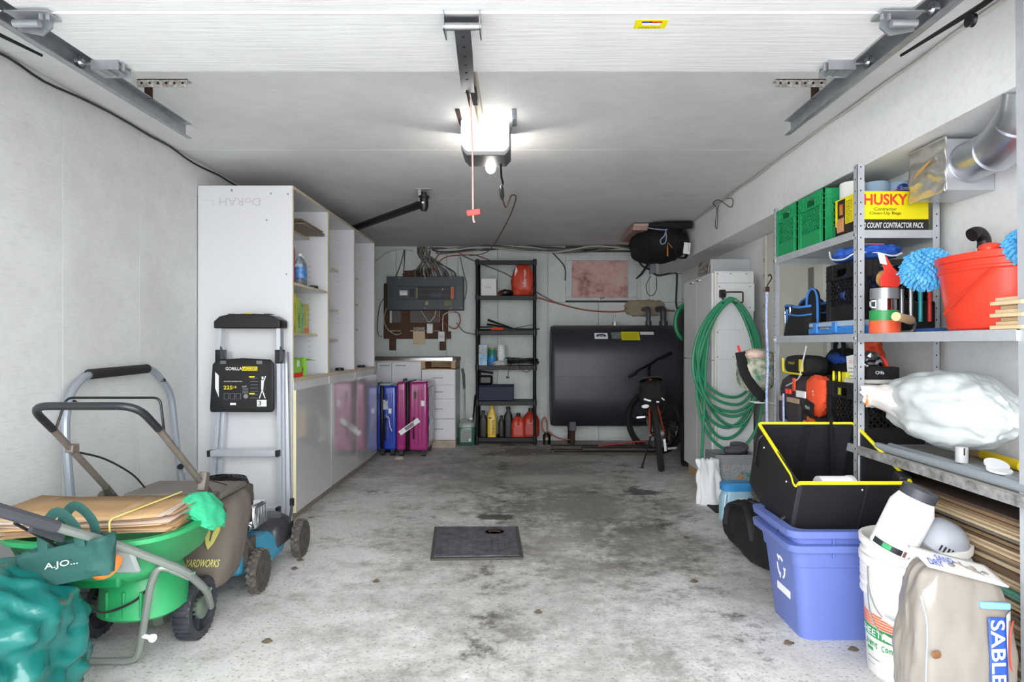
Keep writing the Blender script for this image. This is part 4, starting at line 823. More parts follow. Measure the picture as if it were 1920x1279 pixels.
# ---------------------------------------------------------------- black rack and its load
rk=thing('shelf_rack','tall black plastic shelf rack against the back wall','shelf',(-.19,7.56,0))
RZ=[.085,.50,.905,1.305,1.70,2.10]; rx0,rx1,ry0,ry1=-.535,.155,7.39,7.715
for z in RZ:
    s=box('shelf',mat('rack_black','#0d0c0f',.5,spec=.25),rk,rx0+.012,rx1-.012,ry0+.012,ry1-.01,z-.012,z,bev=.003)
    box('shelf_lip',mat('rack_lip','#131217',.45,spec=.3),s,rx0+.02,rx1-.02,ry0+.002,ry0+.014,z-.05,z,bev=.004)
for x in (rx0+.017,rx1-.017):
    for y in (ry0+.015,ry1-.015):
        part(MB().cyl(V(x,y,0),V(x,y,2.115),.017,seg=14),'post',mat('rack_black','#1a191d'),rk)
for z in RZ:
    for x in (rx0+.017,rx1-.017): part(MB().cyl(V(x,ry0+.015,z-.055),V(x,ry0+.015,z+.01),.022,seg=14),'post_sleeve',black,rk)
def S(z): return z+.0008
z=S(RZ[4])
t=thing('small_box','small white cardboard box with faint writing on the black rack','box',(-.39,7.5,z)); box('box_body',paper,t,-.475,-.30,7.43,7.60,z,z+.195,bev=.002); text('trench',V(-.395,7.43,z+.10),X_,Z_,.08,.03,mat('pencil2','#bdb7ac',.7),t)
def obag(p,d): 
    k=1-.32*max(0,p.z)/.18; return V(p.x*k+.02*max(0,p.z),p.y*k,p.z)
t=thing('shopping_bag','orange plastic shopping bag on the second shelf of the black rack','bag',(.0,7.52,z)); ob_=part(MB().blob(V(-.0,7.52,z+.19),(.125,.09,.195),.10,3,40,28,pw=3.2,seed=6,fn=obag,flat=-.189),'bag_body',mat('bag_orange','#d2442a',.45),t,smooth=25)
text('hillerman',V(.02,7.432,z+.20),Z_,-X_,.20,.04,wink,ob_,th=.012); part(MB().blob(V(-.075,7.455,z+.20),(.02,.012,.12),.2,6,14,12),'white_print',wink,ob_)
t=thing('camera_strap','black camera lying between white box and orange bag','camera',(-.2,7.5,z)); part(MB().blob(V(-.19,7.48,z+.035),(.085,.06,.036),.25,4,24,14,flat=-.034),'camera_body',black,t); part(MB().cyl(V(-.255,7.43,z+.028),V(-.24,7.46,z+.028),.026),'copper_lens',mat('copper','#9a5a3a',.4,.8),t)
z=S(RZ[3])
t=thing('hedge_shears','long black hedge shears with orange grip on the black rack','shears',(-.2,7.5,z))
part(MB().tube([V(-.40,7.42,z+.12),V(-.30,7.43,z+.085),V(-.10,7.46,z+.02)],[.014,.012,.006],8),'handle',black,t); part(MB().tube([V(-.41,7.44,z+.07),V(-.26,7.45,z+.045),V(-.10,7.46,z+.02)],[.013,.012,.006],8),'handle',black,t)
part(MB().tube([V(-.36,7.42,z+.018),V(-.22,7.425,z+.018)],.017,8),'orange_grip',orange,t); part(MB().tube([V(-.11,7.46,z+.02),V(.16,7.42,z+.075)],[.005,.002],6).tube([V(-.10,7.46,z+.018),V(.19,7.40,z+.014)],[.008,.006],6),'blade',mat('blade_dark','#26332f',.5,.4),t)
t=thing('hand_saw','dark hand tool lying at the left end of the middle rack shelf','hand tool',(-.45,7.5,z)); part(MB().bx(-.50,-.34,7.44,7.50,z,z+.045),'tool_body',black,t,bev=.015); part(MB().bx(-.33,.14,7.52,7.54,z,z+.025),'tool_blade',mat('blade_dark','#26332f'),t,bev=.002)
z=S(RZ[2])
t=thing('tall_carton','light blue printed carton on the middle rack shelf','box',(-.455,7.47,z)); box('carton_body',mat('carton_blue','#56a8d6',.5,var=.9,vs=16,col2='#dfe6e8'),t,-.505,-.405,7.42,7.52,z,z+.235,bev=.002); card('carton_picture',mat('picture_grey','#8a98a0',.6,var=.9,vs=30,col2='#dfe0dd'),t,V(-.455,7.42,z+.17),X_,Z_,.094,.09)
t=thing('glass_jar','blue and green jar with yellow lid beside the blue carton','jar',(-.35,7.47,z)); part(MB().lathe([(0,0),(.045,0),(.05,.01),(.05,.10)],20,TR(V(-.35,7.47,z))),'jar_blue',mat('jar_blue','#2f86c2',.3),t); part(MB().lathe([(0,.10),(.046,.10),(.046,.17),(.04,.18),(0,.18)],20,TR(V(-.35,7.47,z))),'jar_green',mat('jar_teal','#2f7f72',.3),t); part(MB().lathe([(0,.18),(.042,.18),(.042,.2),(0,.2)],20,TR(V(-.35,7.47,z))),'lid',mat('lid_yellow','#a89a35',.5),t)
t=thing('cup_stack','stack of white foam cups on the middle rack shelf','cups',(-.24,7.5,z)); part(MB().lathe([(0,0),(.034,0),(.043,.10)],20,TR(V(-.245,7.49,z))),'cup',paper,t)
for k in range(6): part(MB().lathe([(.043,.10+.022*k),(.047,.103+.022*k),(.047,.112+.022*k),(.043,.122+.022*k)],20,TR(V(-.245,7.49,z))),'cup_rim',paper,t)
t=thing('plastic_scrap','white and teal plastic scrap lying before the foam cups','plastic',(-.25,7.43,z)); part(MB().blob(V(-.26,7.425,z+.02),(.08,.03,.03),.35,4,24,14,flat=-.0195),'wrapper',mat('dull_white','#b9b5b0',.6),t); part(MB().box(V(-.20,7.43,z+.055),(.04,.01,.05),Matrix.Rotation(.3,3,'Y')),'teal_piece',mat('teal_piece','#3a8a90',.5),t)
random.seed(9); hp=[]
for k in range(90):
    a=k*.9; r=.10+.05*random.random(); hp.append(V(-.02+(r+.03)*math.cos(a)*1.15,7.50+r*.55*math.sin(a),z+.012+.055*random.random()*math.exp(-((k%20)-10)**2/90)+.0004*k))
t=thing('cable_heap','tangled heap of black string lights on the middle rack shelf','string lights',(0,7.5,z))
part(MB().tube(spline(hp,3),.0065,5),'tangled_lead',cableblack,t); part(MB().tube(spline([V(-.12,7.42,z+.03),V(-.15,7.375,z-.03),V(-.17,7.37,z-.12)],6),.004,5).box(V(-.17,7.37,z-.135),(.035,.02,.022)),'hanging_plug',cableblack,t)
part(MB().tube(spline([V(-.05,7.40,z+.03),V(-.03,7.37,z-.03),V(.04,7.365,z-.075),V(.12,7.37,z-.02),V(.18,7.38,z+.02)],6),.004,5),'hanging_loop',cableblack,t)
z=S(RZ[1])
t=thing('storage_case','dark navy storage box on the second lowest rack shelf','box',(-.3,7.5,z)); box('case_body',mat('navy','#11133a',.5,spec=.3),t,-.515,-.105,7.42,7.62,z,z+.165,bev=.006); box('case_lid',mat('navy','#23243c'),t,-.518,-.102,7.417,7.623,z+.165,z+.18,bev=.004)
t=thing('spotlight','black handheld spotlight on top of the navy box','lamp',(-.43,7.5,z+.18)); part(MB().bx(-.505,-.345,7.44,7.55,z+.181,z+.29),'lamp_head',black,t,bev=.025); part(MB().tube(rounded([V(-.49,7.49,z+.28),V(-.49,7.49,z+.335),V(-.34,7.49,z+.315)],.03),.012,8),'lamp_handle',black,t)
z=S(RZ[0])
def obottle(x,y,m_,label,h=.30,wd=.09,dp=.055,capm=None):
    t=thing('oil_bottle',label,'bottle',(x,y,z),group='motor oil bottles on the bottom rack shelf')
    b_=part(MB().lathe([(0,0),(wd*.5,0),(wd*.5,h*.62),(wd*.42,h*.74),(wd*.2,h*.86),(wd*.2,h*.9)],24,TR(V(x,y,z)),sy=dp/wd,pw=4),'bottle_body',m_,t); part(MB().lathe([(0,h*.9),(wd*.24,h*.9),(wd*.24,h),(0,h)],16,TR(V(x,y,z))),'cap',capm or black,t); return t,b_
obm=mat('oil_black','#08090b',.4,spec=.3)
obottle(-.452,7.47,obm,'black motor oil bottle at the left end of the bottom rack shelf')
t,b_=obottle(-.352,7.45,mat('oil_yellow','#e0b81c',.35),'tall yellow motor oil bottle with black lettering on the bottom rack shelf',.36,.105,.07,mat('oil_yellow2','#c99f18',.35))
text('PENNZOIL',V(-.335,7.413,z+.12),Z_,-X_,.17,.03,ink,b_,th=.004,off=.01); card('print_patch',ink,b_,V(-.37,7.414,z+.22),X_,Z_,.03,.015)
obottle(-.245,7.50,obm,'slim black motor oil bottle just right of the yellow one',.24,.07)
obottle(-.165,7.46,obm,'wide black motor oil bottle left of the red cans',.345,.10)
def gascan(x,y,h,wd,dp,label,m_):
    t=thing('gas_can',label,'gas can',(x,y,z),group='red gas cans on the bottom rack shelf')
    part(MB().lathe([(0,0),(wd*.48,0),(wd*.5,h*.08),(wd*.5,h*.55),(wd*.44,h*.68),(wd*.22,h*.84),(wd*.15,h*.88),(0,h*.88)],28,TR(V(x,y,z)),sy=dp/wd,pw=3.5),'can_body',m_,t)
    part(MB().lathe([(0,h*.86),(wd*.14,h*.86),(wd*.14,h),(0,h)],16,TR(V(x,y,z))),'cap',black,t); part(MB().tube(rounded([V(x,y-dp*.3,z+h*.85),V(x,y-dp*.47,z+h*.72),V(x,y-dp*.52,z+h*.5)],.03),.012,8),'grip',m_,t)
    box('embossed_panel',m_,t,x-wd*.34,x+wd*.34,y-dp*.5-.004,y-dp*.45,z+h*.06,z+h*.45,bev=.004)
gascan(-.05,7.47,.27,.165,.11,'smaller red plastic gas can next to the black oil bottle',mat('can_red1','#c43a26',.4)); gascan(.095,7.55,.32,.20,.18,'larger red plastic gas can at the right end of the rack',mat('can_red2','#b03322',.4))
# jug, cane and stick left of the rack
t=thing('antifreeze_jug','translucent green antifreeze jug on the floor by the drawers','jug',(-.64,7.42,0))
part(MB().lathe([(0,.0),(.092,.0),(.097,.01),(.097,.195),(.092,.205)],28,TR(V(-.637,7.42,0)),sy=.7,pw=5),'jug_body',mat('jug_green','#33614f',.25),t); jt=part(MB().lathe([(.093,.205),(.09,.25),(.06,.285),(.035,.295),(0,.295)],28,TR(V(-.637,7.42,0)),sy=.7,pw=4),'jug_top',mat('jug_clear','#8d958c',.3),t)
part(MB().lathe([(0,.285),(.022,.285),(.022,.315),(0,.315)],16,TR(V(-.59,7.42,0))),'cap',paper,t); part(MB().tube(rounded([V(-.71,7.36,.235),V(-.69,7.35,.28),V(-.62,7.35,.30)],.03),.013,8),'jug_handle',mat('jug_clear','#8d958c'),t); lb=card('label_sheet',mat('jug_label','#8f9690',.5,var=.6,vs=50,col2='#5d645f'),t,V(-.64,7.351,.11),X_,Z_,.125,.14); card('barcode',paper,lb,V(-.597,7.3495,.065),X_,Z_,.02,.03)
t=thing('walking_cane','chrome walking cane with curved black handle leaning by the drawers','cane',(-.68,7.6,0)); part(MB().cyl(V(-.665,7.55,.0),V(-.69,7.69,.62),.008),'shaft',chrome,t); part(MB().tube([V(-.69,7.69,.62),V(-.70,7.70,.78),V(-.715,7.70,.86)],[.014,.017,.013],8,flat=.7),'handle',black,t)
t=thing('snow_brush','thin black stick leaning between jug and black rack','stick',(-.58,7.6,0)); part(MB().tube([V(-.60,7.60,.0),V(-.56,7.68,.55)],.011,8),'shaft',black,t); part(MB().box(V(-.603,7.595,.03),(.05,.03,.06)),'brush_head',black,t,bev=.004)
# ---------------------------------------------------------------- oil tank
ot=thing('oil_tank','large dark grey oil tank standing before the back wall','oil tank',(1.07,7.36,0))
om=mat('tank_grey','#30333d',.42,.15,var=.35,vs=2.5,col2='#4d4a47',bump=.05,bs=6)
def obround(r,hh,n=14):
    p=[]
    for k in range(n+1): a=PI*k/n; p.append((r*math.cos(a),hh+r*math.sin(a)))
    for k in range(n+1): a=PI+PI*k/n; p.append((r*math.cos(a),-hh+r*math.sin(a)))
    return p
zc=.79; mb=MB(); prof=[(.325,.315),(.317,.335),(.345,.345)]; rings=[(.318,.80,.22),(.324,.325,.225),(.34,.345,.225)]
secs=[(.312,.300),(.316,.330),(.335,.340),(.36,.345),(1.80,.345),(1.825,.34),(1.845,.33),(1.85,.30)]
n=None
for (x,r) in secs:
    pts=obround(r,.225); n=len(pts); mb.v+=[V(x,7.365+a,zc+b_) for a,b_ in pts]
for i in range(len(secs)-1):
    for k in range(n): mb.f.append([i*n+k,i*n+(k+1)%n,(i+1)*n+(k+1)%n,(i+1)*n+k])
mb.f.append(list(range(n))); mb.f.append([(len(secs)-1)*n+k for k in range(n)])
part(mb,'tank_shell',om,ot)
box('seam',mat('tank_seam','#2b2c30',.5),ot,.36,1.80,7.0185,7.021,.795,.799,bev=0)
for x in (.55,1.66):
    for y in (7.2,7.55): part(MB().cyl(V(x,y,0),V(x,y,.32),.028),'leg',rust,ot); box('leg_socket',om,ot,x-.038,x+.038,y-.045,y+.04,.19,.34,bev=.006)
def onTank(x,z_): # point on the curved front above the flat
    dz=z_-(zc+.225); return V(x,7.365-math.sqrt(max(.345**2-dz*dz,0)),z_) if dz>0 else V(x,7.02,z_)
def tanklabel(x,z_,w_,h_,m_,name):
    p=onTank(x,z_); d=V(0,p.y-7.365,p.z-(zc+.225)).normalized(); up=X_.cross(-d) if False else V(0,-d.z,d.y)*-1
    up=V(0,0,1)-d*d.z; up.normalize(); return card(name,m_,ot,p+d*.003,X_,up,w_,h_),p+d*.0045,up
l,p,u=tanklabel(.855,1.235,.145,.085,paper,'maker_label'); part(MB().lathe([(0,0),(.055,0),(.055,.001),(0,.001)],24,Matrix.Translation(p)@Matrix(((1,0,0),(0,0,-1),(0,1,0))).to_4x4()@Matrix.Rotation(-.55,4,'X'),sy=.45),'label_oval',mat('navy_print','#1d2a5c',.5),l); text('DTE',p-V(0,.003,.0),X_,u,.05,.022,wink,l,th=.004)
tanklabel(1.02,1.24,.10,.095,mat('label_grey','#7d7f80',.5,var=.5,vs=40),'data_plate')
l,p,u=tanklabel(1.175,1.235,.20,.12,mat('label_yellow','#d8cf22',.5),'yellow_notice')
for k in range(5): card('print_line',mat('yellow_dark','#8f8a1c',.6),l,p+u*(.03-.017*k)-V(0,.002,0),X_,u,.16,.004)
tanklabel(1.36,1.265,.15,.045,paper,'white_strip')
part(MB().cyl(V(1.04,7.365,1.355),V(1.04,7.365,1.40),.028,seg=6),'gauge_base',galv,ot); part(MB().cyl(V(1.04,7.365,1.40),V(1.04,7.365,1.475),.013),'gauge_glass',mat('gauge','#cfcfc6',.2),ot)
pv=mat('pipe_grey','#4a4b50',.45,.2)
for (x,r) in ((1.43,.026),(1.60,.036)):
    part(MB().tube(rounded([V(x,7.40,1.35),V(x,7.40,1.55),V(x-.01,7.73,1.56)],.05),r,14),'fill_pipe',pv,ot); part(MB().cyl(V(x,7.40,1.355),V(x,7.40,1.41),r*1.35),'pipe_collar',pv,ot)
solo(MB().blob(V(1.44,7.70,1.575),(.21,.035,.085),.2,3,40,20,pw=4),'mortar_patch',mat('mortar','#a2957d',.9,var=.4,vs=12),'rough beige mortar patch round the tank fill pipes','mortar patch')
t=thing('oil_filter','black oil filter with copper line on the floor left of the tank','oil filter',(.27,7.45,0)); part(MB().lathe([(0,0),(.045,0),(.045,.11),(.03,.12),(.03,.14),(0,.14)],20,TR(V(.275,7.45,0))),'filter_can',mat('filter_black','#1a1412',.4),t); card('filter_label',mat('filter_label','#9a8a5a',.5),t,V(.275,7.405,.07),X_,Z_,.03,.03); part(MB().tube(spline([V(.24,7.45,.14),V(.22,7.45,.24),V(.25,7.45,.31),V(.28,7.45,.24),V(.29,7.45,.15),V(.38,7.42,.09),V(.50,7.4,.06),V(.56,7.4,.07)],7),.009,6),'copper_line',mat('copper_line','#8a4a35',.45,.6),t)
random.seed(2); bwood=mat('weathered_board','#3b3430',.8,var=.6,vs=10,stretch=(.4,4,4),col2='#6d6660')
for k,(x0,x1,y,zz,h) in enumerate(((.33,1.40,7.02,0,.03),(.30,1.45,6.90,0,.035),(.33,1.42,6.78,0,.028),(.30,1.38,6.95,.0355,.03),(.62,1.40,6.84,.036,.025))):
    solo(MB().box(V((x0+x1)/2,y,zz+h/2),(x1-x0,.11,h),Matrix.Rotation(random.uniform(-.02,.02),3,'Z')),'floor_board',bwood,('back bottom','middle bottom','front bottom','longer upper','shorter upper')[k]+' weathered board of the pile before the oil tank','board','weathered boards before the oil tank',bev=.004)
solo(MB().tube(spline([V(.80,6.88,.075),V(1.0,6.90,.09),V(1.2,6.92,.11),V(1.35,6.93,.115)],6),.008,6),'air_hose',mat('red_hose','#b23c35',.5),'thin red hose lying across the weathered boards','hose')
# ---------------------------------------------------------------- bicycle, seen from behind
bk=thing('bicycle','black and orange bicycle on its kickstand before the oil tank','bicycle',(0,0,0))
tyre=mat('tyre_black','#151517',.8); fo=mat('frame_orange','#b5472a',.4)
def bwheel(c,ax,parent,name):
    R=.33; T=Matrix.Translation(c)@ax.to_4x4()     # wheel axis = local x
    pts=[T@V(0,R*math.cos(a*PI/24),R*math.sin(a*PI/24)) for a in range(48)]
    w_=part(MB().tube([T@V(0,(R-.012)*math.cos(a*PI/24),(R-.012)*math.sin(a*PI/24)) for a in range(48)],.027,10,closed=True),name,tyre,parent)
    part(MB().tube([T@V(0,(R-.045)*math.cos(a*PI/24),(R-.045)*math.sin(a*PI/24)) for a in range(48)],.011,8,closed=True),'rim',blackm,w_)
    sp_=MB()
    for k in range(28):
        a=2*PI*k/28; s=(-1)**k; sp_.tube([T@V(.025*s,.02*math.cos(a+.7*s),.02*math.sin(a+.7*s)),T@V(0,(R-.05)*math.cos(a),(R-.05)*math.sin(a))],.0014,4)
    part(sp_,'spokes',steel,w_,kind='stuff'); part(MB().cyl(T@V(-.05,0,0),T@V(.05,0,0),.02),'hub',blackm,w_)
I3=Matrix.Identity(3); rw_=V(0,0,.33); fwc=V(0,.93,.33)
bwheel(rw_,I3,bk,'rear_wheel'); steer=Matrix.Rotation(1.05,3,'Z'); bwheel(fwc,steer,bk,'front_wheel')
bb=V(0,.42,.29); seat=V(0,.22,.70); head=V(0,.80,.76); 
part(MB().tube([bb,V(0,.30,.55),seat],.018,10),'seat_tube',fo,bk); part(MB().tube([bb,V(0,.83,.68)],.021,10),'down_tube',fo,bk); part(MB().tube([V(0,.27,.62),head],.017,10),'top_tube',fo,bk); part(MB().tube([V(0,.835,.66),V(0,.80,.80)],.021,10),'head_tube',fo,bk)
for s in (-1,1):
    part(MB().tube([V(s*.06,0,.33),V(s*.05,.18,.31),V(s*.02,.42,.29)],.011,8),'chain_stay',fo,bk); part(MB().tube([V(s*.06,0,.33),V(s*.045,.15,.52),V(s*.015,.26,.61)],.010,8),'seat_stay',fo,bk)
def fk(p): q=steer@(p-V(0,.98,0)+V(0,.10,0) if False else p); return q
C0=V(0,.845,.60)
for s in (-1,1): part(MB().tube([steer@V(s*.055,0,0)+fwc,steer@V(s*.055,-.04,.25)+V(0,.91,.33),V(s*.02,.85,.66)],.014,8),'fork_blade',blackm,bk)
part(MB().tube([V(0,.80,.80),V(0,.78,.88)],.015,10).tube([V(0,.78,.88),V(.02,.82,.92)],.014,8),'stem',blackm,bk)
hb=Matrix.Rotation(.75,3,'Z'); H0=V(.0,.80,.93)
part(MB().tube(spline([H0+hb@V(-.30,-.04,-.08),H0+hb@V(-.12,0,-.03),H0,H0+hb@V(.12,0,.04),H0+hb@V(.30,-.04,.10)],5),.012,8),'handlebar',blackm,bk)
for s in (-1,1):
    part(MB().tube([H0+hb@V(s*.19,-.015,s*.058),H0+hb@V(s*.31,-.042,s*.10-(.0 if s>0 else -.015))],.018,10),'grip',black,bk); part(MB().tube([H0+hb@V(s*.17,0,s*.05),H0+hb@V(s*.17,.05,s*.05-.02),H0+hb@V(s*.27,.055,s*.08-.03)],.006,6),'brake_lever',steel,bk)
part(MB().tube(spline([H0+hb@V(.1,.03,0),H0+V(0,.16,-.02),V(0,.92,.75),V(.03,.88,.6)],6),.004,5),'brake_cable',cableblack,bk)
part(MB().tube([seat,V(0,.19,.80)],.013,8),'seat_post',steel,bk)
def sad(u,v):
    y=.04+.28*u; w_=.085*(1-u)**1.3+.022; a=PI*v
    return V(w_*math.cos(a),y,.815+.022*math.sin(a)+.012*(1-u)-(.02 if v in(0,1) else 0))
part(MB().grid(sad,12,10),'saddle',black,bk,solid=.012)
pb=part(MB().blob(V(0,.06,.70),(.115,.16,.11),.08,3,32,20,pw=3.5,seed=3),'saddle_bag',clothblack,bk)
part(MB().tube([V(-.08,-.105,.665),V(-.03,-.112,.645),V(.02,-.112,.63),V(.05,-.11,.625)],.008,6,flat=.4),'reflective_strip',mat('reflect','#f2f4f6',.3,emit=None),pb); part(MB().tube([V(.075,-.10,.66),V(.10,-.07,.635)],.007,6,flat=.4),'reflective_strip',mat('reflect','#f2f4f6'),pb); part(MB().blob(V(-.075,-.12,.60),(.035,.012,.018)),'rear_lamp',mat('reflect','#f2f4f6'),bk)
part(MB().tube([V(-.055,.0,.33),V(-.02,-.06,.58),V(-.02,.0,.64)],.006,6).tube([V(.055,.0,.33),V(.02,-.06,.58),V(.02,.0,.64)],.006,6),'rack_stay',blackm,bk)
part(MB().lathe([(.075,-.004),(.085,-.004),(.085,.004),(.075,.004),(.075,-.004)],28,TR(bb+V(.045,0,0),ry=PI/2)).bar(bb+V(.05,-.07,0),bb+V(.05,.07,0),.02,.004,X_),'chain_ring',steel,bk)
for s,dy,dz in ((1,-.06,-.155),(-1,.06,.155)):
    e_=bb+V(s*.075,dy,dz); part(MB().tube([bb+V(s*.06,0,0),e_],.010,8),'crank',steel,bk); part(MB().bx(e_.x+s*.01-(.0 if s>0 else .09),e_.x+s*.01+(.09 if s>0 else 0),e_.y-.04,e_.y+.04,e_.z-.012,e_.z+.012),'pedal',chrome,bk,bev=.004)
part(MB().lathe([(0,-.02),(.045,-.02),(.03,.015),(0,.015)],20,TR(V(.045,0,.33),ry=PI/2)).box(V(.06,.03,.22),(.02,.04,.11)),'rear_gears',steel,bk)
part(MB().tube([V(-.055,.12,.30),V(-.17,.08,.022)],[.008,.007],8).box(V(-.172,.08,.018),(.04,.05,.008)),'kickstand',blackm,bk)
from mathutils import Euler
place(bk,(1.262,5.93,.002),(0,math.radians(-6.5),math.radians(-10)))
# ================================================================ right: tall cabinet with the hose
tc_=thing('tall_cabinet','tall narrow white cabinet carrying the coiled garden hose','cabinet',(1.62,5.45,0))
x0,x1,y0,y1=1.478,1.775,5.01,5.88
box('body',white,tc_,x0,x1,y0,y1,.09,1.71,bev=.003); box('kick_board',wood,tc_,x0+.02,x1,y0+.01,y1,0,.088)
for (a,b_) in ((5.025,5.45),(5.455,5.875)):
    for (z0,z1) in ((.10,1.02),(1.025,1.70)):
        d=box('door',white,tc_,x0-.02,x0-.001,a,b_,z0,z1,bev=.002)
        if z0>1: part(MB().tube(rounded([V(x0-.02,(b_-.10 if a<5.2 else a+.10)-.03,z1-.03),V(x0-.04,(b_-.10 if a<5.2 else a+.10)-.03,z1-.03),V(x0-.04,(b_-.10 if a<5.2 else a+.10)+.05,z1-.03),V(x0-.02,(b_-.10 if a<5.2 else a+.10)+.05,z1-.03)],.008),.006,6),'handle',steel,d)
box('side_strip',mat('strip_cream','#dcd6c6',.5),tc_,x0-.004,x0+.014,y0-.008,y0,.10,1.705,bev=.001)
for (z0,z1) in ((.10,1.025),(1.03,1.26),(1.26,1.62),(1.62,1.705)): box('end_panel',white,tc_,x0+.016,x1,y0-.008,y0,z0+.002,z1-.002,bev=.002)
box('backing_board',white,tc_,x0+.02,x1+.004,y0-.016,y0-.008,1.40,1.615,bev=.002)
for (x,z) in ((1.51,1.59),(1.745,1.59),(1.745,1.43),(1.50,1.69),(1.60,1.69),(1.72,1.69),(1.50,1.05),(1.62,1.05),(1.50,1.24)): part(MB().cyl(V(x,y0-.015 if 1.4<z<1.6 else y0-.008,z),V(x,y0-.019 if 1.4<z<1.6 else y0-.0095,z),.006,seg=8),'screw',greyp,tc_)
hk=thing('hose_hook','black steel hose hook screwed to the tall cabinet','hook',(1.53,4.98,1.5))
part(MB().bx(1.505,1.555,4.972,4.994,1.505,1.565),'hook_plate',black,hk,bev=.006)
part(MB().tube(rounded([V(1.53,4.98,1.54),V(1.535,4.88,1.54),V(1.645,4.86,1.538),V(1.645,4.86,1.46),V(1.58,4.86,1.455)],.012),.006,8).tube(rounded([V(1.515,4.97,1.51),V(1.52,4.87,1.465),V(1.49,4.86,1.455)],.012),.006,8),'hook_arm',black,hk)
random.seed(14); hp=[]
loops=[(.19,.23,.98,-.02),(.26,.20,.80,.03),(.22,.25,.88,0),(.24,.21,.74,.02),(.17,.24,1.05,-.03),(.27,.24,.84,.01),(.20,.19,.95,.04),(.23,.26,1.12,.0)]
for k,(wl_,wr_,h,dx) in enumerate(loops):
    n=26; yb=4.905-.014*(k%4)+.006*(k//4)
    for j in range(n):
        th=2*PI*j/n; d=(1-math.cos(th))/2; s=math.sin(th); w_=wl_ if s>0 else wr_
        x=1.565+dx*d-1.0*(w_+(.055 if s>0 else 0))*s*(d**.18)*1.02; z_=1.497-.003*k-h*d
        hp.append(V(x,yb-.01*math.sin(th*2+k)-.03*d*(k%3-1),z_))
hp+= [V(1.545,4.87,1.49),V(1.44,4.88,1.40),V(1.38,4.88,1.1),V(1.36,4.87,.7),V(1.34,4.86,.35),V(1.325,4.84,.08),V(1.315,4.83,.012)]
ho=thing('garden_hose','green garden hose coiled over the hook on the tall cabinet','hose',(1.5,4.9,.0))
part(MB().tube(spline(hp,3),.0118,8),'hose_coil',mat('hose_green','#1f8562',.4,var=.35,vs=3,col2='#5f8a52'),ho); part(MB().cyl(V(1.325,4.84,.06),V(1.315,4.83,.008),.016),'nozzle',mat('brass','#5e5a42',.5,.5),ho)
# duct stub on the wall above the tall cabinet, and the dark reel behind it
foil=mat('crumpled_foil','#d4d2cc',.28,.85,bump=.7,bs=15,var=.3,vs=6,col2='#a89f8e')
duct=mat('duct_white','#cfd1d6',.3,.5)
t=thing('wall_duct','small square duct with foil end above the tall white cabinet','duct',(1.7,5.7,1.75)); box('duct_box',duct,t,1.56,XR-.002,5.40,5.72,1.73,1.855,bev=.004); part(MB().grid(lambda u,v:V(1.555-.012*noise.noise(V(u*5,v*5,3))-.03*(1-v)*.5,5.395+.33*u,1.715+.15*v),14,12),'foil_cap',foil,t,solid=.003,smooth=15)
t=thing('hose_reel','green rimmed black hose reel half hidden behind the tall cabinet','hose reel',(1.55,6.2,1.2)); part(MB().tube([V(1.56+.115*math.cos(a*PI/14),6.15,1.35+.17*math.sin(a*PI/14)) for a in range(28)],.022,8,closed=True),'reel_rim',mat('reel_green','#167a4c',.4),t); part(MB().lathe([(0,-.03),(.10,-.03),(.10,.03),(0,.03)],24,TR(V(1.56,6.16,1.35),rx=PI/2),sy=1.4),'reel_drum',black,t); box('reel_post',black,t,1.505,1.56,6.10,6.20,0,1.24,bev=.006)
# black bag slung in the ceiling corner
cb=thing('ceiling_bag','black cloth bag slung in the ceiling corner by a blue white rope','bag',(1.38,6.5,2.0))
part(MB().blob(V(1.36,6.55,2.14),(.26,.42,.165),.07,2.4,44,26,pw=2.6,seed=5),'bag_body',clothblack,cb); part(MB().tube([V(1.20,6.15,2.275),V(1.40,6.12,2.265),V(1.59,6.12,2.27)],[.02,.04,.036],12),'top_roll',clothblack,cb)
part(MB().tube(spline([V(1.10,6.30,2.30),V(1.20,6.20,2.255),V(1.30,6.12,2.225),V(1.34,6.10,2.215),V(1.33,6.09,2.17),V(1.29,6.085,2.12),V(1.30,6.085,2.085),V(1.335,6.085,2.10),V(1.345,6.09,2.16),V(1.34,6.10,2.22),V(1.36,6.10,2.22)],6),.006,6),'rope',mat('rope_blue','#b9c1cf',.8,var=.9,vs=160,col2='#2e4585'),cb)
part(MB().tube(rounded([V(1.50,6.16,2.10),V(1.43,6.13,2.03),V(1.47,6.10,1.955),V(1.53,6.10,1.955),V(1.56,6.12,2.10)],.02),.022,6,flat=.15),'strap',clothblack,cb)
tg=part(MB().box(V(1.535,6.085,2.045),(.062,.003,.105),Matrix.Rotation(.12,3,'Y')),'tag',paper,cb); text('Eastpak',V(1.55,6.083,2.045),-Z_,X_,.07,.014,blueink,tg)
part(MB().tube([V(1.355,6.09,2.06),V(1.358,6.09,1.97)],.007,6).tube([V(1.355,6.09,2.06),V(1.36,6.09,2.1),V(1.40,6.09,2.05)],.004,5),'orange_pull',mat('pull_orange','#b5703a',.6),cb)
solo(MB().bx(1.06,1.20,6.2,6.9,2.27,2.30),'ceiling_plank',mat('pinkish_wood','#c2a59a',.7,var=.2,vs=10),'pale plank end above the black ceiling bag','plank',bev=.003); solo(MB().bx(1.05,1.19,6.2,6.95,2.235,2.268),'ceiling_plank',mat('red_end_wood','#b99488',.7,var=.3,vs=10),'lower pale plank with reddish end left of the black ceiling bag','plank',bev=.003)
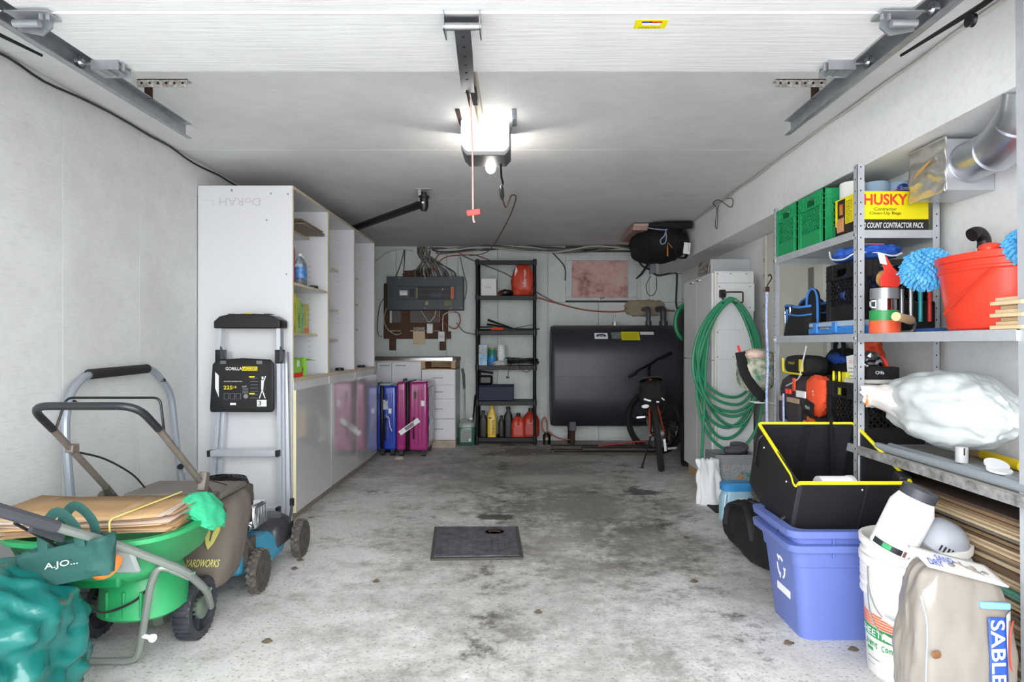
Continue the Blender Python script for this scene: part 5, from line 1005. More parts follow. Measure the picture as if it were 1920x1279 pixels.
# ---------------------------------------------------------------- basket, bag, jug, mat, duffel
bs=thing('fabric_bin','grey patterned fabric bin with coloured marks before the tall cabinet','bin',(1.54,4.85,0))
def pat():
    m=bpy.data.materials.new('bin_pattern'); m.use_nodes=True; nt=m.node_tree; b=nt.nodes['Principled BSDF']; L=nt.links.new; N=nt.nodes.new
    tc=N('ShaderNodeTexCoord'); v=N('ShaderNodeTexVoronoi'); v.inputs['Scale'].default_value=20; L(tc.outputs['Object'],v.inputs[0])
    sp=N('ShaderNodeSeparateXYZ'); L(v.outputs['Color'],sp.inputs[0]); cr=N('ShaderNodeValToRGB'); cr.color_ramp.interpolation='CONSTANT'; L(sp.outputs[0],cr.inputs[0])
    e=cr.color_ramp.elements; e[0].color=lin('#8d9294'); e[1].position=.62; e[1].color=lin('#d98a2c')
    for p,c in ((.76,'#3f9a6a'),(.88,'#2f3331'),(.94,'#8d9294')): q=e.new(p); q.color=lin(c)
    n=N('ShaderNodeTexNoise'); n.inputs['Scale'].default_value=90; L(tc.outputs['Object'],n.inputs[0])
    mx=N('ShaderNodeMix'); mx.data_type='RGBA'; r=N('ShaderNodeMapRange'); r.inputs[1].default_value=.36; r.inputs[2].default_value=.42; L(v.outputs['Distance'],r.inputs[0])
    L(r.outputs[0],mx.inputs[0]); L(cr.outputs[0],mx.inputs[6]); mx.inputs[7].default_value=lin('#9a9fa1')
    m2=N('ShaderNodeMix'); m2.data_type='RGBA'; r2=N('ShaderNodeMapRange'); r2.inputs[1].default_value=.52; r2.inputs[2].default_value=.6; r2.inputs[4].default_value=.6; L(n.outputs[0],r2.inputs[0]); L(r2.outputs[0],m2.inputs[0]); L(mx.outputs[2],m2.inputs[6]); m2.inputs[7].default_value=lin('#5d6264')
    L(m2.outputs[2],b.inputs['Base Color']); b.inputs['Roughness'].default_value=.85; return m
mb=MB().bx(1.40,1.69,4.72,4.724,0,.31); mb.bx(1.40,1.69,4.966,4.97,0,.31); mb.bx(1.40,1.404,4.72,4.97,0,.31); mb.bx(1.686,1.69,4.72,4.97,0,.31); mb.bx(1.40,1.69,4.72,4.97,0,.004)
part(mb,'bin_body',pat(),bs,smooth=0); part(MB().bx(1.396,1.694,4.715,4.724,.275,.345).bx(1.396,1.694,4.966,4.975,.275,.345).bx(1.396,1.404,4.715,4.975,.275,.345).bx(1.686,1.694,4.715,4.975,.275,.345),'bin_rim',mat('bin_grey','#878b8e',.9,bump=.3,bs=90),bs,smooth=0)
solo(MB().tube([V(1.58+.062*math.cos(a*.55),4.82+.05*math.sin(a*.55),.34+.004*a) for a in range(16)],[.03]*14+[.026,.018],8),'scarf',mat('scarf_grey','#4f4d55',.95,bump=.4,bs=60),'dark grey knitted scarf rolled up on the fabric bin','scarf')
def pbag(u,v):
    a=2*PI*u; k=.062+.045*(1-v)**1.5+.03*noise.noise(V(math.cos(a)*2,math.sin(a)*2,v*2.5))+.010*math.sin(7*a+3*v+2*noise.noise(V(a,v*3,0))); return V(1.345-.02*v+.03*(1-v)+k*1.05*math.cos(a),4.665+k*.5*math.sin(a),.003+.32*v+.02*v*noise.noise(V(math.cos(a)*3,1,math.sin(a)*3)))
mb=MB().grid(pbag,80,16,cu=True); mb.f.append([i*16 for i in range(80)])
solo(mb,'plastic_bag',mat('thin_plastic','#e4e4e6',.35,sss=.2),'white crinkled plastic bag hanging off the left of the fabric bin','bag',smooth=60,solid=.002)
jg=thing('detergent_jug','pale blue detergent jug with bright blue lid on the floor','jug',(1.39,4.22,0))
part(MB().lathe([(0,0),(.095,0),(.105,.012),(.105,.15),(.085,.20),(.08,.21),(0,.21)],30,TR(V(1.385,4.22,0)),sy=.62,pw=4),'jug_body',mat('jug_pale_blue','#a9cfe0',.3),jg); part(MB().lathe([(.0,.205),(.10,.205),(.102,.245),(.09,.255),(0,.255)],30,TR(V(1.385,4.22,0)),sy=.62,pw=4),'lid',mat('lid_blue','#3f93d2',.35),jg)
card('label_sheet',paper,jg,V(1.405,4.153,.12),X_,Z_,.06,.09); card('label_dark',mat('navy_label','#22304f',.5),jg,V(1.452,4.1535,.12),X_,Z_,.032,.09); part(MB().tube(rounded([V(1.30,4.16,.19),V(1.285,4.15,.10),V(1.30,4.15,.02)],.04),.012,8),'jug_groove',mat('jug_pale_blue','#a9cfe0'),jg)
solo(MB().bx(1.31,1.66,4.42,4.66,0,.010),'door_mat',mat('mat_dark','#2b2926',.95,bump=.5,bs=120),'small dark rubber mat on the floor behind the detergent jug','mat',bev=.003)
df=thing('duffel_bag','black duffel bag lying on the floor left of the blue bins','bag',(1.3,3.55,0))
part(MB().blob(V(1.30,3.53,.122),(.135,.40,.125),.06,2.6,50,34,pw=3.2,seed=8,flat=-.12),'bag_body',clothblack,df); part(MB().tube(rounded([V(1.17,3.30,.15),V(1.16,3.32,.25),V(1.20,3.52,.28),V(1.17,3.70,.25),V(1.165,3.72,.12)],.05),.018,6,flat=.2),'strap',mat('strap_grey','#2a2a2d',.8),df); part(MB().tube(spline([V(1.32,3.16,.20),V(1.30,3.4,.252),V(1.30,3.7,.25),V(1.30,3.88,.18)],6),.006,6),'zip',mat('zip_grey','#55565a',.5),df)
# ---------------------------------------------------------------- steel shelving
UP=[(3.83,1.945),(2.875,1.945),(1.945,2.31)]
SX0,SX1=1.478,1.845
def upright(t,x,y,h,sx,sy):
    o=part(MB().bx(x,x+sx*.032,y,y+sy*.0025,0,h).bx(x,x+sx*.0025,y,y+sy*.032,0,h),'upright',shelfm,t,smooth=0)
    hm=MB(); n=int(h/.052)
    for k in range(n):
        hm.box(V(x+sx*.016,y-sy*.0004,.06+.052*k),(.005,.001,.007)); hm.box(V(x-sx*.0004,y+sy*.016,.06+.052*k),(.001,.005,.007))
    part(hm,'bolt_holes',ink,o,smooth=0,kind='stuff')
def shelfboard(t,y0,y1,z,m_=shelfm):
    s=part(MB().bx(SX0+.002,SX1-.002,y0,y1,z-.003,z),'shelf',m_,t,smooth=0)
    part(MB().bx(SX0+.001,SX0+.004,y0,y1,z-.036,z),'shelf_lip',shelfm,s,smooth=0); part(MB().bx(SX1-.004,SX1-.001,y0,y1,z-.036,z),'shelf_lip',shelfm,s,smooth=0)
    part(MB().bx(SX0+.004,SX1-.004,y0,y0+.003,z-.036,z),'shelf_lip',shelfm,s,smooth=0); part(MB().bx(SX0+.004,SX1-.004,y1-.003,y1,z-.036,z),'shelf_lip',shelfm,s,smooth=0)
ZA,ZB,ZC=1.655,1.195,.70
u1=thing('shelving_unit','grey steel shelving unit with green crates on its top shelf','shelving',(1.66,3.35,0))
for (x,sx) in ((SX0,1),(SX1,-1)): upright(u1,x,2.875,1.945,sx,1); upright(u1,x,3.83,1.945,sx,-1)
for z in (ZA,ZB,ZC,.20-.19): 
    if z>.1: shelfboard(u1,2.879,3.826,z)
u2=thing('shelving_unit','grey steel shelving unit nearest the eye, holding red bucket and white bag','shelving',(1.66,2.4,0))
upright(u2,SX1,1.945,2.30,-1,1)
uo=part(MB().bar(V(1.5155,1.925,0),V(1.4955,1.925,2.31),.032,.0025,Y_).bar(V(1.5015,1.941,0),V(1.4815,1.941,2.31),.0025,.032,Y_),'upright',shelfm,u2,smooth=0)
hm=MB()
for k in range(43): hm.box(V(1.5155-.02*(.06+.052*k)/2.31,1.9235,.06+.052*k),(.005,.001,.007))
part(hm,'bolt_holes',ink,uo,smooth=0,kind='stuff')
shelfboard(u2,1.95,2.87,ZB); 
pb_=part(MB().bx(SX0+.002,SX1-.002,1.30,2.872,ZC-.022,ZC),'shelf',mat('grey_painted_board','#8f8c86',.8,var=.5,vs=12,col2='#b7b1a2'),u2,bev=.003)
part(MB().bx(SX0-.004,SX0+.002,1.30,2.872,ZC-.036,ZC-.002),'chipped_edge',mat('chipped','#a9a9a8',.6,var=1,vs=24,col2='#5d5b57'),pb_)
def shelf_top(z): return z+.0006
def bolt(p): part(MB().cyl(p,p-V(.005,0,0),.007,seg=6),'bolt',chrome,u1)
for z in (ZA-.02,ZB-.02): bolt(V(SX0,2.893,z)); bolt(V(SX0,3.815,z))
# milk crates
def crate(name,label,m_,loc,rz,w_=.30,d_=.31,h=.265,group=None):
    t=thing(name,label,'crate',(0,0,0),group=group); part(MB().bx(-w_/2+.004,w_/2-.004,-d_/2+.004,d_/2-.004,0,.006),'base',m_,t)
    for (o,u,nrm,L) in ((V(0,-d_/2,0),X_,-Y_,w_),(V(0,d_/2,0),-X_,Y_,w_),(V(-w_/2,0,0),-Y_,-X_,d_),(V(w_/2,0,0),Y_,X_,d_)):
        mb=MB(); P=lambda a,b_,k=0:o+u*a+Z_*b_+nrm*k; th=.006; H=L/2
        def bar(a0,b0,a1,b1,wd,k=0,t_=th): mb.bar(P(a0,b0,-th/2+k),P(a1,b1,-th/2+k),wd,t_,nrm)
        bar(-H,.035,H,.035,.07); bar(-H,h-.009,H,h-.009,.018)
        hw=.05; hz0=h-.062; hz1=h-.026
        bar(-H,(h-.018+h-.075)/2,-hw,(h-.018+h-.075)/2,.057); bar(hw,(h-.018+h-.075)/2,H,(h-.018+h-.075)/2,.057)
        bar(-hw,h-.022,hw,h-.022,.010); bar(-hw,h-.069,hw,h-.069,.014)
        cw_=H-.045; lz0,lz1=.07,h-.075
        bar(-(cw_+H)/2,(lz0+lz1)/2,-(cw_+H)/2+.0001,(lz0+lz1)/2,.001) if False else None
        for s in (-1,1): mb.bar(P(s*(cw_+H)/2,lz0,-th/2),P(s*(cw_+H)/2,lz1,-th/2),H-cw_,th,nrm)
        stp=.031; hh=lz1-lz0
        k=-cw_-hh
        while k<cw_:
            for s in (1,-1):
                a0,b0,a1,b1=k,lz0,k+hh,lz1
                if a0<-cw_: b0+=(-cw_-a0); a0=-cw_
                if a1>cw_: b1-=(a1-cw_); a1=cw_
                if a1-a0>.008:
                    if s>0: bar(a0,b0,a1,b1,.0065)
                    else: bar(-a0,b0,-a1,b1,.0065)
            k+=stp
        for k in range(int(L/.028)):
            a=-H+.014+k*.028
            if abs(a)>hw+.006: mb.bar(P(a,h-.075,.002),P(a,h-.002,.002),.003,.006,nrm)
            if abs(a)>cw_: mb.bar(P(a,0,.002),P(a,h-.07,.002),.003,.006,nrm)
        for b_ in (h-.075,h-.05,h-.028): 
            for s in (-1,1): mb.bar(P(s*H,b_,.0015),P(s*(hw+.004),b_,.0015),.003,.005,nrm)
        for b_ in (.072,.115,.155):
            for s in (-1,1): mb.bar(P(s*H,b_,.0015),P(s*cw_,b_,.0015),.003,.005,nrm)
        part(mb,'side_panel',m_,t,smooth=0)
    place(t,loc,(0,0,rz)); return t
gc=mat('crate_green','#1d9a5c',.4); kc=mat('crate_black','#151518',.4)
crate('milk_crate','green milk crate on the far end of the top steel shelf',gc,(1.633,3.668,shelf_top(ZA)),0,.30,.30,group='green milk crates')
crate('milk_crate','green milk crate between its twin and the yellow bag box',gc,(1.635,3.36,shelf_top(ZA)),0,.30,.30,group='green milk crates')
# yellow contractor bag box
hb_=thing('bag_box','yellow and black box of contractor clean-up bags on the top shelf','box',(1.645,2.98,shelf_top(ZA)))
z=shelf_top(ZA); bx0,bx1,by0,by1=1.487,1.80,2.885,3.095
box('box_upper',yellow,hb_,bx0,bx1,by0,by1,z+.047,z+.172,bev=.001); box('box_lower',mat('box_black','#1c1b1a',.4),hb_,bx0+.0003,bx1,by0,by1,z,z+.047,bev=.001)
huskyred=mat('husky_red','#e5432e',.5)
text('HUSKY',V(1.61,by0,z+.135),X_,Z_,.195,.05,huskyred,hb_,off=.03); text('Contractor',V(1.608,by0,z+.093),X_,Z_,.10,.014,ink,hb_,off=.008); text('Clean-Up Bags',V(1.608,by0,z+.073),X_,Z_,.14,.016,ink,hb_,off=.008)
text('50 COUNT CONTRACTOR PACK',V(1.64,by0,z+.021),X_,Z_,.275,.024,wink,hb_,off=.012,shear=.2)
text('HUSKY',V(bx0,2.915,z+.10),-Z_,-Y_,.12,.022,huskyred,hb_,off=.02)
for k,(s_,y_) in enumerate((('Sacs pour',2.945),('Detritus',2.963),('Industriels',2.981))): text(s_,V(bx0,y_,z+.10),-Z_,-Y_,.10,.013,ink,hb_,off=.01)
pc_=card('picture_panel',mat('picture_dark','#2a211c',.5),hb_,V(bx0,3.035,z+.085),-Y_,Z_,.07,.16)
for k in range(4): part(MB().tube([V(bx0-.002,3.012+.016*k,z+.015),V(bx0-.003,3.014+.016*k,z+.05),V(bx0-.002,3.012+.016*k,z+.08)],[.006,.007,.004],6,flat=.4),'picture_finger',mat('picture_skin','#b98252',.6),pc_)
part(MB().box(V(bx0-.0018,3.035,z+.12),(.001,.03,.05)),'picture_patch',mat('picture_patch','#d3472c',.5,var=.8,vs=30,col2='#e8d23c'),pc_)
# paper rolls
def roll(x,y,m_,label,r=.057):
    t=thing('paper_roll',label,'paper roll',(x,y,shelf_top(ZA)),group='paper towel rolls behind the bag box')
    part(MB().lathe([(.02,0),(r,0),(r,.27),(r-.004,.275),(.02,.275),(.02,0)],28,TR(V(x,y,shelf_top(ZA)))),'paper',m_,t); return t
roll(1.60,3.157,paper,'white paper towel roll left behind the yellow bag box'); bp_=mat('blue_towel','#a9c4e2',.8)
roll(1.715,3.157,bp_,'middle pale blue shop towel roll behind the yellow bag box')
t=roll(1.826,3.157,bp_,'pale blue shop towel roll with blue oval logo, next to the foil duct')
def arc(u,v,r=.0585,a0=0,a1=0,z0=0,z1=0): a=a0+(a1-a0)*u; return V(1.826+r*math.cos(a),3.157+r*math.sin(a),shelf_top(ZA)+z0+(z1-z0)*v)
part(MB().grid(lambda u,v:arc(u,v,a0=-2.7,a1=-1.1,z0=.19+.0,z1=.19+.035+.035*u),14,4),'red_swoosh',red,t); part(MB().grid(lambda u,v:arc(u*.001+0,v) if False else V(1.826+.0592*math.cos(-1.75+.5*(u-.5)*2*math.sqrt(max(0,1-(2*v-1)**2))),3.157+.0592*math.sin(-1.75+.5*(u-.5)*2*math.sqrt(max(0,1-(2*v-1)**2))),shelf_top(ZA)+.215+.045*v),12,10),'logo_oval',mat('logo_blue','#1d3c9a',.4),t); text('Scott',V(1.817,3.097,shelf_top(ZA)+.237),X_,Z_,.04,.018,wink,t,th=.002)
solo(MB().tube([V(1.70+.11*math.cos(a*.5),3.42+.11*math.sin(a*.5),1.945+.0006*a) for a in range(38)],.008,6),'coiled_cord',cableblack,'black cord coiled on top of the green crate behind the paper rolls','cord')
# ---------------------------------------------------------------- duct and round pipe at the upper right
dt=thing('air_duct','square duct with foil covered end and round pipe below the beam','duct',(1.79,2.7,1.76))
box('duct_box',duct,dt,1.692,XR-.002,2.60,2.835,1.765,1.972,bev=.004)
part(MB().grid(lambda u,v:V(1.686-.005*noise.noise(V(u*4,v*6,3))-.003*math.sin(v*19+3*noise.noise(V(u*3,v*3,0))),2.59+.25*u,1.755+.225*v),26,30),'foil_cover',foil,dt,solid=.003,smooth=15)
part(MB().prism([(0,0),(.06,.02),(.13,.055),(.12,.06),(.05,.035)],lambda u,v,d_:V(1.672+d_,2.80-u,1.85+v*.9),0,.002),'torn_paper',mat('torn_kraft','#c99a5a',.8),dt)
pipe=mat('galv_pipe','#c3c6cc',.28,.85,var=.2,vs=6)
pp=rounded([V(1.785,2.61,1.875),V(1.735,2.36,1.865),V(1.70,2.20,1.93),V(1.69,2.17,1.995)],.08,8)
part(MB().tube(pp,.078,32),'round_pipe',pipe,dt)
for q,rd in ((V(1.785,2.598,1.875),.083),): part(MB().cyl(q,q-V(.003,.016,0),rd,seg=32),'pipe_flange',pipe,dt)
part(MB().tube([V(1.745,2.405,1.866),V(1.742,2.39,1.866)],.082,32),'pipe_band',pipe,dt); part(MB().tube([V(1.712,2.245,1.905),V(1.708,2.232,1.913)],.082,32),'pipe_band',pipe,dt)
# ---------------------------------------------------------------- middle shelf (level with the eye)
z=shelf_top(ZB)
tb=thing('tool_bag','black open tool bag with blue trim on the middle steel shelf','tool bag',(1.6,3.6,z)); btrim=mat('trim_blue','#3a7fd0',.5)
def tbag(u,v): 
    a=2*PI*u; c,s=math.cos(a),math.sin(a); g=(abs(c)**4+abs(s)**4)**-.25; return V(1.625+.13*c*g*(1-.06*v),3.615+.185*s*g*(1-.04*v),z+.16*v+.01*v*math.sin(a*3))
mb=MB().grid(tbag,40,8,cu=True); mb.f.append([i*8 for i in range(40)]); part(mb,'bag_body',clothblack,tb,solid=.006)
part(MB().tube([tbag(k/40,1)+V(0,0,.002) for k in range(40)],.008,6,closed=True),'rim_trim',btrim,tb)
part(MB().tube([tbag(k/40,.72)+(tbag(k/40,.72)-V(1.625,3.615,z+.115)).normalized()*.005 for k in range(40)],.005,6,closed=True),'pocket_trim',btrim,tb)
for y,zt_ in ((3.64,.225),(3.43,.255)):
    poly=[(-.12,.0)]+[(-.12*math.cos(PI*k/12),.12+(zt_-.14)*math.sin(PI*k/12)**.6) for k in range(13)]+[(.12,0)]
    fl=part(MB().prism(poly,lambda u,v,d_:V(1.61+d_,y+u*1.25,z+.01+v),0,.012) if zt_<.24 else MB().prism(poly,lambda u,v,d_:V(1.53+d_,y+u*.55,z+.01+v),0,.012),'bag_flap',clothblack,tb)
    part(MB().tube([V((1.605 if zt_<.24 else 1.525),y+u*(1.25 if zt_<.24 else .55),z+.01+v) for u,v in poly],.006,6),'flap_trim',btrim,tb)
for k,c_ in enumerate((steel,btrim,chrome,black)): part(MB().cyl(V(1.505+.004*k,3.72-.035*k,z+.02),V(1.50,3.72-.035*k,z+.14+.01*k),.009),'screwdriver',c_,tb)
solo(MB().bx(1.862,1.872,4.18,4.25,1.50,1.645),'wall_bracket',mat('bracket_grey','#7c7b75',.5,.3),'grey metal keypad box on the cream door behind the shelves','keypad',bev=.004)
cs=thing('plastic_case','blue plastic case with clear lid lying under the black crate','case',(1.66,3.16,z)); cbl=mat('case_plastic_blue','#3b86d6',.25); box('case_base',cbl,cs,1.488,1.83,2.905,3.395,z,z+.036,bev=.008); box('case_lid',mat('case_lid_clear','#a9bdd2',.15),cs,1.490,1.828,2.907,3.393,z+.036,z+.064,bev=.008)
for y in (3.10,3.30): box('latch',cbl,cs,1.480,1.490,y-.02,y+.02,z+.008,z+.058,bev=.003)
box('case_handle',greym,cs,1.478,1.488,3.16,3.24,z+.025,z+.035,bev=.002)
crate('milk_crate','black milk crate on the blue case on the middle steel shelf',kc,(1.66,3.075,z+.0655),0,.31,.30,.27)
bl2=mat('rag_blue','#2f62c4',.6)
solo(MB().blob(V(1.63,3.08,z+.20),(.11,.11,.12),.25,3,26,18,seed=9),'cloth_bundle',mat('bundle_blue','#2a4fa0',.7,var=.8,vs=18,col2='#161a2c'),'blue cloth bundle inside the black crate on the middle shelf','cloth')
cp=thing('bag_packet','blue mesh cap with clear packet on top of the black crate','packet',(1.6,3.0,z+.336)); part(MB().blob(V(1.595,3.03,z+.372),(.115,.15,.035),.16,3,36,18,pw=2.6,seed=12,flat=-.034),'blue_bag',bl2,cp); part(MB().tube(spline([V(1.49,3.16,z+.40),V(1.483,3.12,z+.36),V(1.482,3.0,z+.345),V(1.49,2.92,z+.36),V(1.56,2.88,z+.36),V(1.64,2.885,z+.345),V(1.69,2.90,z+.36)],5),.004,5),'white_piping',paper,cp); part(MB().bx(1.55,1.66,2.98,3.08,z+.39,z+.415),'packet_card',paper,cp,bev=.004); part(MB().bx(1.56,1.65,2.97,2.979,z+.395,z+.41),'packet_print',red,cp)
def tape(x,y,z0,z1,r,m_,label,name='tape_roll',cat='tape'):
    t=thing(name,label,cat,(x,y,z0)); part(MB().lathe([(r*.6,0),(r,0),(r,z1-z0),(r*.6,z1-z0),(r*.6,0)],28,TR(V(x,y,z0))),'tape',m_,t); part(MB().lathe([(r*.57,0),(r*.6,0),(r*.6,z1-z0),(r*.57,z1-z0),(r*.57,0)],24,TR(V(x,y,z0))),'core',card_,t); return t
tx,ty=1.525,2.74
tape(tx,ty,z,z+.052,.060,mat('tape_orange','#f0603a',.4),'orange duct tape roll at the bottom of the tape stack'); tape(tx-.003,ty,z+.0525,z+.095,.056,mat('tape_green','#2b8f4c',.4),'green duct tape roll on top of the orange roll')
t=thing('steel_mug','polished steel mug between the green and silver tape rolls','mug',(tx,ty,z+.0955)); part(MB().lathe([(0,0),(.047,0),(.047,.047),(.044,.047),(.044,.003),(0,.003)],28,TR(V(tx-.004,ty,z+.0955))),'mug_body',chrome,t); part(MB().tube(rounded([V(tx-.048,ty-.005,z+.135),V(tx-.066,ty-.01,z+.135),V(tx-.066,ty-.01,z+.108),V(tx-.048,ty-.005,z+.108)],.008),.004,6),'mug_handle',chrome,t)
tape(tx-.002,ty,z+.143,z+.188,.054,mat('tape_silver','#9a9ca0',.35,.5),'silver duct tape roll topmost but one of the tape stack')
t=thing('tape_dispenser','red packing tape dispenser standing on the silver tape roll','tape dispenser',(tx,ty,z+.1885)); 
part(MB().lathe([(.016,-.02),(.038,-.02),(.038,.02),(.016,.02),(.016,-.02)],24,TR(V(tx+.005,ty-.01,z+.228),rx=PI/2,rz=.2)),'tape_reel',mat('tan_tape','#b98c4e',.4),t); part(MB().prism([(-.045,-.035),(.03,-.04),(.05,-.02),(.05,.01),(.01,.045),(-.02,.09),(-.05,.095),(-.03,.03),(-.05,.0)],lambda u,v,d_:V(tx+.005+u*.9,ty-.02+d_,z+.228+v),-.018,-.011),'side_plate',red,t,bev=.002); part(MB().prism([(-.05,.06),(-.015,.055),(-.03,.10),(-.065,.105)],lambda u,v,d_:V(tx+.0+u*.8,ty-.02+d_,z+.228+v),-.02,-.017),'print_plate',paper,t)
# more stuff glimpsed right of the tapes
t=thing('tool_roll','black tool holder with coloured tools behind the tape rolls','tool holder',(1.68,2.80,z)); box('holder',clothblack,t,1.60,1.78,2.80,2.86,z,z+.14,bev=.01)
for k,c_ in enumerate((steel,steel,mat('teal_tool','#2fb0ba',.4),red)): part(MB().cyl(V(1.625+.04*k,2.79,z+.05),V(1.625+.04*k,2.79,z+.19+.015*(k%2)),.008),'tool',c_,t)
part(MB().cyl(V(1.59,2.79,z+.245),V(1.69,2.79,z+.25),.008),'teal_bar',mat('teal_tool','#2fb0ba'),t); part(MB().cyl(V(1.66,2.79,z+.08),V(1.66,2.79,z+.245),.004),'teal_stem',steel,t)
t=thing('garden_fork','wooden handled hand tool lying across the shelf lip','hand tool',(1.56,2.62,z)); part(MB().tube([V(1.463,2.55,z+.062),V(1.50,2.58,z+.060),V(1.585,2.66,z+.052),V(1.60,2.67,z+.05)],[.018,.0165,.019,.012],12),'wooden_handle',mat('handle_wood','#d9b98c',.5),t); part(MB().tube(rounded([V(1.60,2.67,z+.05),V(1.625,2.69,z+.04),V(1.62,2.70,z+.005),V(1.57,2.72,z+.004)],.015),.006,6),'tool_shank',steel,t)
solo(MB().bx(1.64,1.72,2.60,2.72,z,z+.018),'sandpaper_pack',mat('pack_blue','#2f66a8',.5),'small blue pack on the shelf left of the red bucket','pack',bev=.003)
solo(MB().bx(1.70,1.76,2.545,2.60,z,z+.16),'spice_carton',mat('carton_mixed','#8f5a3a',.5,var=1,vs=24,col2='#3c4a8a'),'narrow colourful carton wedged behind the red bucket','box',bev=.002)
# red bucket with mop pads
rb=thing('mop_bucket','large red oval mop bucket on the middle steel shelf','bucket',(1.66,2.25,z)); rbm=mat('bucket_red','#e8412b',.35)
T=TR(V(1.66,2.245,z)); part(MB().lathe([(0,0),(.135,0),(.145,.008),(.172,.235),(.180,.238),(.180,.26),(.170,.26),(.14,.02),(0,.012)],48,T,sy=1.22,pw=2.4),'bucket_body',rbm,rb)
part(MB().lathe([(.168,.20),(.174,.205),(.174,.212),(.169,.216)],48,T,sy=1.22,pw=2.4),'rim_rib',rbm,rb); part(MB().bx(1.50,1.56,2.10,2.16,z+.25,z+.285),'spout',rbm,rb,bev=.02); part(MB().tube([V(1.488,2.30,z+.06),V(1.485,2.20,z+.12),V(1.50,2.08,z+.20)],.004,6),'seam',mat('bucket_red_dark','#c93622',.4),rb)
def mop(name,label,c,r,n,seed,axis):
    t=thing(name,label,'mop pad',(c.x,c.y,c.z-r.z),group='blue chenille mop pads on the red bucket'); mm=mat('chenille_blue','#3fa6e0',.9,var=.5,vs=30,col2='#9ad6f4')
    part(MB().blob(c,(r.x*.86,r.y*.86,r.z*.86),.05,3,24,16),'pad',mm,t); random.seed(seed); mb=MB()
    for k in range(n):
        zz=1-2*(k+.5)/n; a=k*2.39996; q=math.sqrt(max(0,1-zz*zz)); d=V(q*math.cos(a),q*math.sin(a),zz); p=c+V(d.x*r.x,d.y*r.y,d.z*r.z)*.86; e=p+d*.020+V(random.uniform(-.006,.006),random.uniform(-.006,.006),-.012)
        mb.tube([p,p.lerp(e,.5),e],[.006,.0085,.003],5)
    part(mb,'noodles',mm,t,kind='stuff'); return t
mop('mop_pad','blue chenille mop pad hanging over the far side of the red bucket',V(1.55,2.50,z+.25),V(.07,.12,.075),330,4,0)
mop('mop_pad','blue chenille mop pad on the near side of the red bucket by the frame edge',V(1.62,2.05,z+.27),V(.095,.055,.06),260,5,0)
t=thing('spray_bottle','white bottle with curved black nozzle standing behind the mop bucket','bottle',(1.80,2.56,z)); part(MB().lathe([(0,0),(.04,0),(.04,.24),(.028,.29),(.03,.30),(.03,.325),(0,.325)],20,TR(V(1.79,2.525,z))),'bottle_body',paper,t); part(MB().tube(spline([V(1.79,2.525,z+.325),V(1.79,2.525,z+.36),V(1.765,2.52,z+.385),V(1.735,2.515,z+.375)],5),[.024]*12+[.026]*4,14),'nozzle',black,t)
random.seed(6)
for k in range(8):
    zz=z+.0125*k; x=1.56+.045*(k%2)+random.uniform(-.01,.01) if k<7 else 1.58
    solo(MB().box(V(1.503+.014*((k*7)%3),1.998-.01*(k%3)*.5,zz+.006),(.044,.13,.0115),Matrix.Rotation(random.uniform(-.03,.03),3,'Z')),'wood_strip',mat('pale_wood','#dcc39b',.6,var=.2,vs=20),'pale wooden strip, '+from_top(7-k)+' of the stack by the red bucket','wood strip','pale wooden strips by the red bucket',bev=.001)
# bungee cord on the far upright
t=thing('bungee_cord','blue and white bungee cord hanging on the far shelf upright','bungee cord',(1.455,3.85,.7)); part(MB().tube(spline([V(1.455,3.87,1.47),V(1.452,3.875,1.3),V(1.458,3.87,1.05),V(1.452,3.87,.85),V(1.455,3.87,.68)],8),.0075,8),'cord',mat('bungee','#6f8fd8',.7,var=1,vs=120,col2='#e4e8f2',stretch=(1,1,.6)),t); part(MB().tube(spline([V(1.456,3.87,1.47),V(1.455,3.865,1.50),V(1.47,3.845,1.535),V(1.462,3.842,1.56),V(1.45,3.845,1.55)],6),.004,6).cyl(V(1.455,3.87,1.46),V(1.455,3.868,1.49),.012),'hook',rust,t)
# floral bag with black strap hung beyond the far upright
fb=thing('floral_bag','green floral print bag with wide black strap beside the garden hose','bag',(1.42,4.0,.8)); fm_=mat('floral','#2f6f58',.8,var=1,vs=22,col2='#d8c8b4')
part(MB().blob(V(1.455,4.05,.985),(.11,.10,.13),.12,3,30,20,seed=15,pw=2.6),'bag_body',fm_,fb); part(MB().tube(spline([V(1.33,3.98,1.10),V(1.35,3.96,.98),V(1.39,3.945,.90),V(1.44,3.94,.84),V(1.47,3.945,.82)],6),.032,6,flat=.18),'strap',clothblack,fb); part(MB().blob(V(1.42,3.98,1.085),(.06,.04,.03),.2,4,20,12),'cream_fold',mat('cream_floral','#d9cbb8',.8,var=.5,vs=30,col2='#b85a4a'),fb); part(MB().tube([V(1.33,3.98,1.10),V(1.318,3.985,1.14)],.008,6),'red_toggle',red,fb)
t=thing('wire_basket','small white wire rack hung below the floral bag','wire rack',(1.42,3.93,.78)); wm=MB()
for k in range(6): wm.cyl(V(1.40+.012*k,3.92,.795),V(1.40+.012*k,4.0,.795),.002,seg=5)
wm.cyl(V(1.395,3.92,.795),V(1.478,3.92,.795),.003,seg=6); wm.cyl(V(1.395,4.0,.795),V(1.478,4.0,.795),.003,seg=6); part(wm,'wire_grid',paper,t); part(MB().cyl(V(1.478,3.92,.795),V(1.478,3.84,.80),.003),'wire_arm',paper,t)
